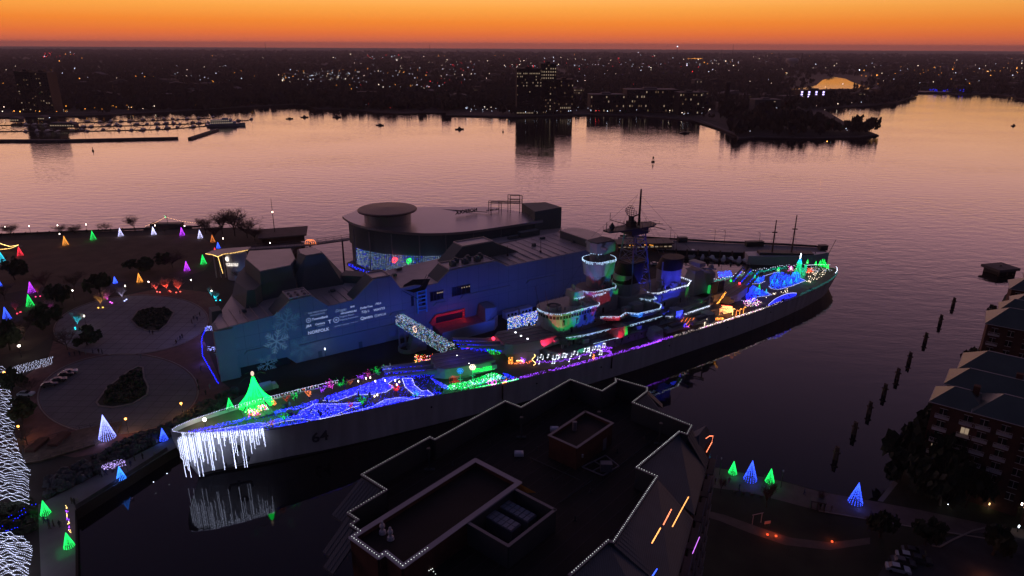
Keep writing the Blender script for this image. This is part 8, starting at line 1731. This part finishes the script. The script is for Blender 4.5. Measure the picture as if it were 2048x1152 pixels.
MB().add([dr + nrm * .02 + Vector((0, 0, -4)), dr - d_ * 1.0 + nrm * .02 + Vector((0, 0, -4)), dr - d_ * 1.0 + nrm * .02 + Vector((0, 0, -1.8)), dr + nrm * .02 + Vector((0, 0, -1.8))], [(0, 1, 2, 3)]).build('roof_door', COPING, fb)
lp = empty('roof_lantern', small[2] - d_ * .0 + nrm * .0 + Vector((.9, -.4, -1.4))); lp.parent = fb; MB().box(-.12, .12, -.12, .12, 0, .5).build('lantern_body', mat('lantern_grey', (.3, .3, .33), .5, .1, .5), lp)
fr_ = [P(1211, 911, RH + .4), P(1238, 932, RH + .4), P(1206, 951, RH + .4), P(1164, 934, RH + .4)]; m = MB()
for a, b in zip(fr_, fr_[1:] + fr_[:1]): m.tube(a, b, .12, n=4)
m.tube(fr_[0].lerp(fr_[3], .5), fr_[1].lerp(fr_[2], .5), .1, n=4).tube(fr_[0].lerp(fr_[1], .5), fr_[3].lerp(fr_[2], .5), .1, n=4); m.build('unit_stand', COPING, fb)
c = P(1212, 935, RH + 1); MB().box(c.x - .9, c.x + .9, c.y - .55, c.y + .55, RH + .5, RH + 1.9).build('condenser', mat('unit_casing', (.09, .095, .12), .5, .1, .5), fb)
for x, y in ((1038, 904), (1109, 855)):
    c = P(x, y, RH + .5); MB().box(c.x - .75, c.x + .75, c.y - .6, c.y + .6, RH + .02, RH + .45, .05).box(c.x - .66, c.x + .66, c.y - .5, c.y + .5, RH + .46, RH + .62, .22).build('skylight', mat('skylight_dome', (.52, .52, .60), .35, .05, .5), fb)
for x, y in ((857, 895), (1043, 833), (1198, 822), (1322, 845)):
    c = P(x, y, PH + .6); m = MB().tube((c.x, c.y, RH), (c.x, c.y, PH + .4), .14, n=6).lathe([(.34, PH + .3), (.3, PH + .5)], (c.x, c.y), 8).box(c.x - .8, c.x + .8, c.y - .3, c.y + .3, RH + .01, RH + .25)
    m.build('roof_davit', PARAPET, fb)
for x, y in ((765, 1060), (781, 1072)):
    c = P(x, y, PH - .2); m = MB().lathe([(.5, PH - .69), (.42, PH - .3), (.2, PH - .2), (.2, PH + .1)], (c.x, c.y), 10).ball((c.x, c.y, PH + .45), .38, 10, 6).ball((c.x, c.y, PH + 1.0), .2, 8, 5); m.build('roof_fan', mat('fan_galvanised', (.36, .36, .42), .5, .08, .6), fb)
MB().add([P(1040, 968, RH + 1.2), P(1072, 985, RH + .4), P(1055, 986, RH + .1), P(1040, 980, RH + .1)], [(0, 1, 2, 3)]).build('lit_awning', mat('ochre_panel', (.36, .18, .05), .7, .15, .6), fb); lamp(P(1062, 978, RH + 2.2), (1, .6, .2), 6, .2)
sm = MB(); fpz = [(p.x, p.y) for p in W] + [(6, 52), (-8, 52)]; du, dv = Vector((.656, .755)), Vector((-.755, .656))
for k in range(-14, 22):
    c = Vector((4, 88)) + dv * (k * 1.9); run = []
    for t in np.arange(-42, 42, .5):
        q = c + du * float(t)
        if in_poly(q.x, q.y, fpz): run.append(q)
        elif run:
            if len(run) > 3: a, b = run[0], run[-1]; n2 = dv * .05; sm.prism([tuple(a - n2), tuple(b - n2), tuple(b + n2), tuple(a + n2)], RH + .004, RH + .018)
            run = []
sm.build('membrane_seam', mat('membrane_seam', (.03, .03, .032), .8, .2, 1.), fb)['kind'] = 'stuff'
for x, y in ((905, 930), (980, 890), (1075, 900), (1105, 960), (1180, 985), (1235, 905), (1290, 875), (1150, 1040), (1085, 845)): c = P(x, y, RH); MB().tube((c.x, c.y, RH), (c.x, c.y, RH + .7), .09, n=6).lathe([(.22, RH + .01), (.12, RH + .2)], (c.x, c.y), 8).build('vent_pipe', PARAPET, fb)
for a, b in (((1060, 915), (1160, 960)), ((1120, 1005), (1185, 960)), ((1240, 930), (1330, 860))): MB().tube(P(*a, RH + .2), P(*b, RH + .2), .07, n=5).build('conduit', PARAPET, fb)
def skirt(i, j, d, drop, name='mansard_roof', flip=1):
    a, b = W[i], W[j]; e = (b - a).normalized(); n = Vector((-e.y, e.x, 0)) * flip
    q = [a + Vector((0, 0, -.3)), b + Vector((0, 0, -.3)), b + n * d + Vector((0, 0, -drop)), a + n * d + Vector((0, 0, -drop))]
    mb = MB().add(q + [p - Vector((0, 0, .3)) for p in q], [(3, 2, 1, 0), (4, 5, 6, 7), (0, 1, 5, 4), (1, 2, 6, 5), (2, 3, 7, 6), (3, 0, 4, 7)])
    o = mb.build(name, TILE, fb); s = MB(); L_ = (b - a).length
    for k in range(1, int(L_ / .55)): 
        t = k / int(L_ / .55); s.tube(q[0].lerp(q[1], t) + Vector((0, 0, .03)), q[3].lerp(q[2], t) + Vector((0, 0, .03)), .035, n=3)
    if s.v: s.build('seam', TILE, o)['kind'] = 'stuff'
for i, j, d, dr_ in ((19, 20, 3.0, 3.0), (20, 21, 3.5, 3.2),  (9, 10, 5.6, 3.6), (7, 8, 4.4, 3.4), (5, 6, 4.6, 3.6)): skirt(i, j, d, dr_, flip=1)
A_, B_ = Vector((35.4, 104.4, 0)), Vector((19.5, 66.5, 0)); fd = (A_ - B_).normalized(); fn = Vector((fd.y, -fd.x, 0))
for i in (21, 22, 24, 26, 28):
    a, b = W[i] - Vector((0, 0, .3)), W[i + 1] - Vector((0, 0, .3)); pr = [p + fn * ((A_ - p).to_2d().dot(fn.to_2d()) + .4) for p in (a, b)]; pr = [Vector((p.x, p.y, 35.9)) for p in pr]
    if i == 21: continue
    o = MB().add([a, b, pr[1], pr[0]] + [p - Vector((0, 0, .35)) for p in (a, b, pr[1], pr[0])], [(0, 1, 2), (0, 2, 3), (6, 5, 4), (7, 6, 4), (0, 4, 5, 1), (1, 5, 6, 2), (2, 6, 7, 3), (3, 7, 4, 0)]).build('mansard_roof', TILE, fb); s = MB(); n_ = int((b - a).length / .6)
    for k in range(1, n_): s.tube(a.lerp(b, k / n_) + Vector((0, 0, .04)), pr[0].lerp(pr[1], k / n_) + Vector((0, 0, .04)), .035, n=3)
    if s.v: s.build('seam', TILE, o)['kind'] = 'stuff'
MB().prism([(A_.x, A_.y), (28.6, 95.8), (27.3, 96.2), (18.7, 86.4), (21.1, 84), (13, 70.3), (7.2, 64.6), (7.2, 52), (13.3, 52)], 2.0, RH - 2.6).build('east_wing', BRICK, fb)
MB().prism([(A_.x - .4, A_.y + .2), (29.6, 98.4), (28.4, 95.6), (30.5, 95)], RH - 1.6, RH + 2.0, top=[(33, 101), (29.6, 98.4), (28.4, 95.6), (31, 98)]).build('corner_roof', TILE, fb)
def facade(x, y, off=.1):
    d = Vector(FWD + (x - 1024) / FOCAL * RGT + (576 - y) / FOCAL * UPV); o = A_ + fn * off - Vector((0, 0, CAM_H)); t = o.to_2d().dot(fn.to_2d()) / d.to_2d().dot(fn.to_2d()); return Vector((0, 0, CAM_H)) + d * t
BAL = mat('balcony_slab', (.13, .10, .09), .8, .15, .5); ba = math.atan2(fd.y, fd.x)
bm = MB().box(-2.4, 2.4, -1.3, 0, 0, .22); bmesh_ = bpy.data.meshes.new('balcony'); bmesh_.from_pydata(bm.v, [], bm.f); bmesh_.materials.append(BAL)
rm = MB()
for z in (.25, 1.2): rm.tube((-2.4, -1.28, z), (2.4, -1.28, z), .05, n=4)
for k in range(13): rm.tube((-2.4 + .4 * k, -1.28, .2), (-2.4 + .4 * k, -1.28, 1.2), .03, n=3)
rmesh = bpy.data.meshes.new('balcony_rail'); rmesh.from_pydata(rm.v, [], rm.f); rmesh.materials.append(COPING)
for k in range(6):
    for f in range(9):
        p = B_ + fd * (4 + 6.6 * k) + fn * .003; o = bpy.data.objects.new('balcony', bmesh_); COL.objects.link(o); o.parent = fb; o.location = (p.x, p.y, 4.5 + 3.45 * f); o.rotation_euler = (0, 0, ba)
        r = bpy.data.objects.new('balcony_rail', rmesh); COL.objects.link(r); r.parent = o
        w = add_window(fb, p.x, p.y, 4.5 + 3.45 * f + 1.3, 2.4, 2.1, WIN_DARK); w.rotation_euler = (0, 0, ba)
for pts, m_, lab in [([(1412, 877), (1419, 872), (1426, 872), (1424, 884), (1413, 904)], glow('coral_bulb', (1, .22, .10), 3), 'coral light line hooked over the topmost balcony'), ([(1377, 994), (1361, 1023), (1345, 1053)], glow('orange_strip_bulb', (1, .36, .10), 3), 'long orange light line on a balcony rail'), ([(1342.6, 1019), (1327, 1049)], glow('coral_bulb', (1, .22, .10), 3), 'short orange light line on the upper left balcony'), ([(1321, 1056), (1304, 1086)], glow('orange_strip_bulb', (1, .36, .10), 3), 'short orange light line on the lower left balcony'), ([(1399, 1074), (1385, 1107)], glow('violet_strip_bulb', (.65, .18, .95), 2), 'violet light line on a balcony rail'), ([(1314, 1138), (1305, 1152)], P_BLUE, 'blue light line on the lowest balcony in view')]:
    tag(MB().bulbs(densify([facade(x, y, 1.4) for x, y in pts], .16), .06).build('balcony_lights', m_), lab, 'string lights')
# parapet bulbs: one string per straight run
PB = glow('parapet_bulb', (.80, .86, .80), 1.1); PBm = glow('parapet_bulb_near', (.86, .93, .90), 2.0)
SIDE = ['lower left corner', 'lower left', 'left notch', 'left return', 'left shoulder', 'left step', 'left jog', 'left inner step', 'left long', 'left upper notch', 'upper left long', 'first jog', 'long upper', 'first peak', 'second upper', 'tallest peak', 'upper valley', 'short rise', 'upper right', 'right jog', 'right return', 'right long', 'right corner', 'right tiny', 'right diagonal', 'right shoulder', 'lower right long', 'lower jog', 'bottom right']
for i in range(len(W) - 1):
    a, b = W[i] + Vector((0, 0, .2)), W[i + 1] + Vector((0, 0, .2)); pts = densify([a, b], .42 if i < 14 else .40)[:-1]
    tag(MB().bulbs(pts, .060 if i < 4 else .052).build('parapet_lights', PBm if i < 6 or i > 23 else PB), 'line of small white bulbs on the ' + SIDE[i] + ' run of the tower parapet', 'string lights')
tag(MB().bulbs([P(*q, RH + .5) for q in ((862, 1139), (867, 1143), (871, 1148), (858, 1141), (865, 1137))], .07).build('terrace_lights', PBm), 'few white bulbs on the terrace at the bottom edge', 'string lights')
m = MB(); t0 = P(930, 1130, RH - 2)
for k in range(3): m.tube(t0 + Vector((1.3 * k - 1.5, -1.6, 0)), t0 + Vector((1.3 * k, 1.0, 1.0)), .07, n=4)
m.tube(t0 + Vector((-1.6, -1.2, .3)), t0 + Vector((3, -.6, .3)), .07, n=4).build('terrace_pergola', COPING, fb)
# ---------------------------------------------------------------- brick condominiums on the right bank
TEALROOF = mat('teal_metal_roof', (.070, .095, .088), .42, .15, .2, metal=.25, spec=.5, stripe=('X', 1.6, .22)); TRIM = mat('roof_trim', (.42, .38, .38), .6, .08, .4)
def hip(m, u0, u1, v0, v1, z, h, over=.7, inset=.42):
    u0 -= over; u1 += over; v0 -= over; v1 += over; cv = (v0 + v1) / 2; k = (v1 - v0) * inset
    m.add([(u0, v0, z), (u1, v0, z), (u1, v1, z), (u0, v1, z), (u0 + k, cv, z + h), (u1 - k, cv, z + h), (u0, v0, z - .25), (u1, v0, z - .25), (u1, v1, z - .25), (u0, v1, z - .25)], [(0, 1, 5, 4), (1, 2, 5), (2, 3, 4, 5), (3, 0, 4), (6, 9, 8, 7), (0, 6, 7, 1), (1, 7, 8, 2), (2, 8, 9, 3), (3, 9, 6, 0)])
def condo(ox, oy, ang, blocks, label, lit, balconies):
    c = empty('brick_condominium', (ox, oy, 2.5), ang, label, 'apartment building')
    for u0, u1, v0, v1, z, h in blocks:
        z -= 2.5; MB().box(u0, u1, v0, v1, 0, z - .26).build('wall', BRICK, c); m = MB(); hip(m, u0, u1, v0, v1, z, h); r = m.build('hip_roof', TEALROOF, c)
        t = MB(); o = .74
        t.tube((u0 - o, v0 - o, z - .1), (u1 + o, v0 - o, z - .1), .09, n=4).tube((u0 - o, v0 - o, z - .1), (u0 - o, v1 + o, z - .1), .09, n=4); k = (v1 - v0 + 1.4) * .42; t.tube((u0 - .7 + k, (v0 + v1) / 2, z + h), (u1 + .7 - k, (v0 + v1) / 2, z + h), .1, n=4); t.build('eave_trim', TRIM, r)
        n = max(1, int((u1 - u0) / 3.6))
        for f in range(int((z - 1) / 3.1)):
            for k in range(n):
                u = u0 + (k + .5) * (u1 - u0) / n; zz = z - 2.0 - 3.1 * f
                if zz < 1.2: continue
                lt = (f, k) in lit and u0 < 8
                w = add_window(c, u, v0 - .003, zz, 1.5, 1.6, WIN_LIT if lt else WIN_DARK); fr = MB().box(-.85, .85, -.30, -.26, .82, .94).box(-.85, .85, -.30, -.26, -.94, -.82).box(-.04, .04, -.30, -.26, -.8, .8).build('window_frame', TRIM, w)
                if (k in balconies) and f < 4: b = MB().box(u - 1.4, u + 1.4, v0 - 1.3, v0 - .004, zz - 1.3, zz - 1.15); b.tube((u - 1.4, v0 - 1.25, zz - .2), (u + 1.4, v0 - 1.25, zz - .2), .05, n=4); [b.tube((u - 1.4 + .4 * q, v0 - 1.25, zz - 1.15), (u - 1.4 + .4 * q, v0 - 1.25, zz - .2), .03, n=3) for q in range(8)]; b.build('balcony', TRIM, c)
        m = MB().box(u0 + (u1 - u0) * .7, u0 + (u1 - u0) * .7 + 1.3, (v0 + v1) / 2, (v0 + v1) / 2 + 1.3, z + h * .3, z + h + 1.2); m.build('chimney', BRICK, c)
    return c
condo(96.7, 138.8, math.radians(-38), [(0, 9.5, 0, 8, 24, 3.2), (8.2, 20, -1.2, 9, 24.6, 3.8), (21, 34, -4, 9, 23, 4), (1.5, 19, 9, 17.5, 25.4, 3.4), (3, 20, 18.4, 29, 26, 4.2), (22, 33, 10, 28, 20, 3)], 'nearest brick condominium with teal hipped roofs and balconies', {(3, 0), (1, 1)}, (0, 1))
p2 = P(1976, 646, 23); condo(p2.x, p2.y, math.radians(-34), [(0, 16, 0, 11, 23, 4.2), (3, 17, 11.8, 19, 24, 3.2), (6, 22, 20, 28, 24, 3.2), (17, 34, 2, 16, 23.6, 4)], 'second brick condominium with a glowing corner lamp, beyond the nearest', set(), (0,))
p3 = P(2024, 577, 22); condo(p3.x, p3.y, math.radians(-32), [(0, 16, 0, 10, 22, 3.6), (5, 20, 11, 22, 22, 3.4)], 'farthest brick condominium cut by the right picture edge', set(), (0,))
cl_ = P(1980, 652, 20.5); tag(MB().ball(cl_, .55, 8, 5).build('corner_lamp', glow('corner_lamp_glow', (1, .55, .28), 5)), 'glowing warm lamp under the eave corner of the second condominium', 'lamp'); lamp(cl_ + Vector((-.6, -1.0, 0)), (1, .5, .2), 60, .2)
wl_ = P(1996, 753, 22.5); tag(MB().box(wl_.x - .9, wl_.x + .9, wl_.y - .15, wl_.y, wl_.z - .4, wl_.z + .4).build('dormer_light', WIN_LIT), 'small lit dormer window on the nearest condominium roof', 'window')
# dark bank trees in front of the condominiums
BG = 'dark bank trees in front of the condominiums'
for k, (x, y, h, r, lab) in enumerate([(1800, 960, 8, 5, 'dark bank tree nearest the slipway'), (1825, 935, 11, 6, 'dark bank tree second from the slipway'), (1850, 905, 12, 6, 'dark waterside tree below the condominium corner'), (1865, 960, 14, 7, 'broad dark tree below the lit ground window'), (1905, 985, 14, 7, 'broad dark tree in front of the condominium door'), (1945, 960, 13, 7, 'dark tree between the lit windows'), (1880, 1010, 9, 6, 'dark tree at the promenade edge'), (1930, 1015, 9, 6, 'dark tree left of the yellow garden lamp'), (1985, 1000, 10, 6, 'dark tree behind the yellow garden lamp'), (2025, 985, 11, 6, 'dark tree at the right picture edge'), (1840, 985, 9, 5, 'dark tree beside the blue cone corner'), (1878, 872, 11, 5, 'dark waterside tree against the brick wall'), (1850, 1090, 6, 4, 'dark tree above the parked cars'), (1985, 1110, 7, 4, 'dark tree at the driveway'), (1760, 1075, 6, 3, 'dark tree on the garden lawn'), (1935, 760, 9, 4, 'dark tree at the waterline of the nearest condominium'), (1990, 660, 8, 4, 'dark tree at the waterline of the second condominium')]):
    make_tree('bank_tree', 500 + k, 420, r, h, .17, lab, 'tree', None, mat('bank_leaf', (.020, .026, .012), .85, .35, .5), .3, P(x, y, 2.5))
for k, (x, y, h, lab) in enumerate([(1441, 985, 4, 'slender bare sapling on the promenade left of the cones'), (1540, 1000, 5, 'slender bare sapling in front of the green cone'), (1532, 1015, 6, 'taller slender bare sapling by the promenade lawn'), (1640, 1010, 4, 'slender bare sapling on the promenade right of the cones'), (1735, 1060, 4.5, 'slender bare sapling beside the garden path')]): bare_tree('promenade_sapling', P(x, y, 2.5), h, h * .3, 600 + k, lab)
for x, y, m_, lab, pw in [(1979, 1008, glow('garden_gold', (1, .72, .3), 3), 'yellow garden lamp shaped like a flame', 30), (2017, 1016, LAMPW, 'white garden lamp right of the yellow one', 8), (2044, 1008, LAMPW, 'white garden lamp at the right picture edge', 8), (1897, 1007, LAMPC, 'tiny white garden lamp below the dark trees', 4), (1913, 986, LAMPC, 'tiny white lamp among the dark trees', 4), (2038, 1053, LAMPC, 'pale violet lamp at the right picture edge', 10)]: lamp_post(x, y, lab, m_, (1, .75, .4), 1.4, pw, 2.5, .13, 'garden_lamp')
for x, y, lab in ((1535, 1070, 'red garden uplight left of the path bend'), (1552, 1073, 'red garden uplight right of the path bend'), (1664, 1084, 'red garden uplight far right on the path')):
    p = P(x, y, 2.5); tag(MB().box(p.x - .16, p.x + .16, p.y - .16, p.y + .16, 2.5, 2.75).build('garden_uplight', glow('uplight_red_glow', (1, .10, .03), 2)), lab, 'garden light'); lamp(p + Vector((.1, .3, .8)), (1, .13, .03), 55, .15)
lamp(P(1975, 1140, 4.5), (1, .28, .10), 120, .4)
gt_ = empty('garden_arbour', P(1513, 1047, 2.5), .3, 'small white arbour frame beside a sign on the garden lawn', 'arbour'); MB().tube((-1.1, 0, 0), (-1.1, 0, 2.5), .07, n=5).tube((1.1, 0, 0), (1.1, 0, 2.5), .07, n=5).tube((-1.4, 0, 2.5), (1.4, 0, 2.5), .07, n=5).build('frame', TRIM, gt_)
sg_ = empty('garden_sign', P(1534, 1052, 2.5), .2, 'small pale sign board on two legs right of the arbour', 'sign'); MB().box(-.7, .7, -.04, .04, .6, 1.3).build('board', TRIM, sg_); MB().tube((-.5, 0, 0), (-.5, 0, .6), .04, n=4).tube((.5, 0, 0), (.5, 0, .6), .04, n=4).build('leg_frame', DARK_STEEL, sg_)
ki = empty('promenade_kiosk', P(1634, 1018, 2.5), -.3, 'small dark open kiosk on the promenade', 'kiosk'); MB().box(-1.6, 1.6, -.9, .9, 2.2, 2.45).build('roof', DARK_STEEL, ki)
for x in (-1.4, 0, 1.4): MB().box(x - .1, x + .1, -.7, .7, 0, 2.19).build('panel', DARK_STEEL, ki)
for k, x in enumerate((1470, 1487, 1504, 1522)): tag(MB().lathe([(.35, 0), (.4, .45), (.3, .5)], n=8).build('stone_bollard', CONCRETE_DARK), 'dark bollard in the short row below the promenade cones', 'bollard', 'bollards below the promenade cones').location = P(x, 983 + (x - 1470) * .2, 2.51)
# timber pilings in the water and the mooring platform
for k, (x, y) in enumerate([(1906, 612), (1880, 647), (1850, 684), (1818, 724), (1794, 757), (1768, 789), (1738, 826), (1708, 867), (1671, 918)]):
    p = P(x, y, 0); m = MB()
    for a in range(4): t = a * 1.57 + .3; m.tube((.55 * math.cos(t), .55 * math.sin(t), -1), (.34 * math.cos(t), .34 * math.sin(t), 3.5 + .2 * (a % 2)), .34, .28, 7)
    m.box(-.7, .7, -.7, .7, 1.9, 2.2); o = m.build('timber_piling', WOOD); o.location = (p.x, p.y, o.location.z); tag(o, 'dark timber piling cluster, ' + ['farthest', 'second farthest', 'third farthest', 'fourth farthest', 'middle', 'fourth nearest', 'third nearest', 'second nearest', 'nearest'][k] + ' in the slanting row of nine', 'piling', 'row of timber pilings off the right bank')
pl = empty('mooring_platform', P(1998, 546, 0), .25, 'square dark mooring platform on piles alone in the water', 'platform'); MB().box(-6, 6, -5, 5, 2.2, 3.4).build('deck_slab', CONCRETE_DARK, pl); MB().box(-5, 5, -4, 4, .3, 2.19).build('fender_skirt', BLACK, pl)
for x in (-4.6, 0, 4.6):
    for y in (-3.8, 3.8): MB().tube((x, y, -1), (x, y, 2.3), .45, n=8).build('pile', WOOD, pl)
MB().lathe([(.4, 3.4), (.4, 4.0), (.6, 4.1)], n=8).build('bollard', DARK_STEEL, pl)
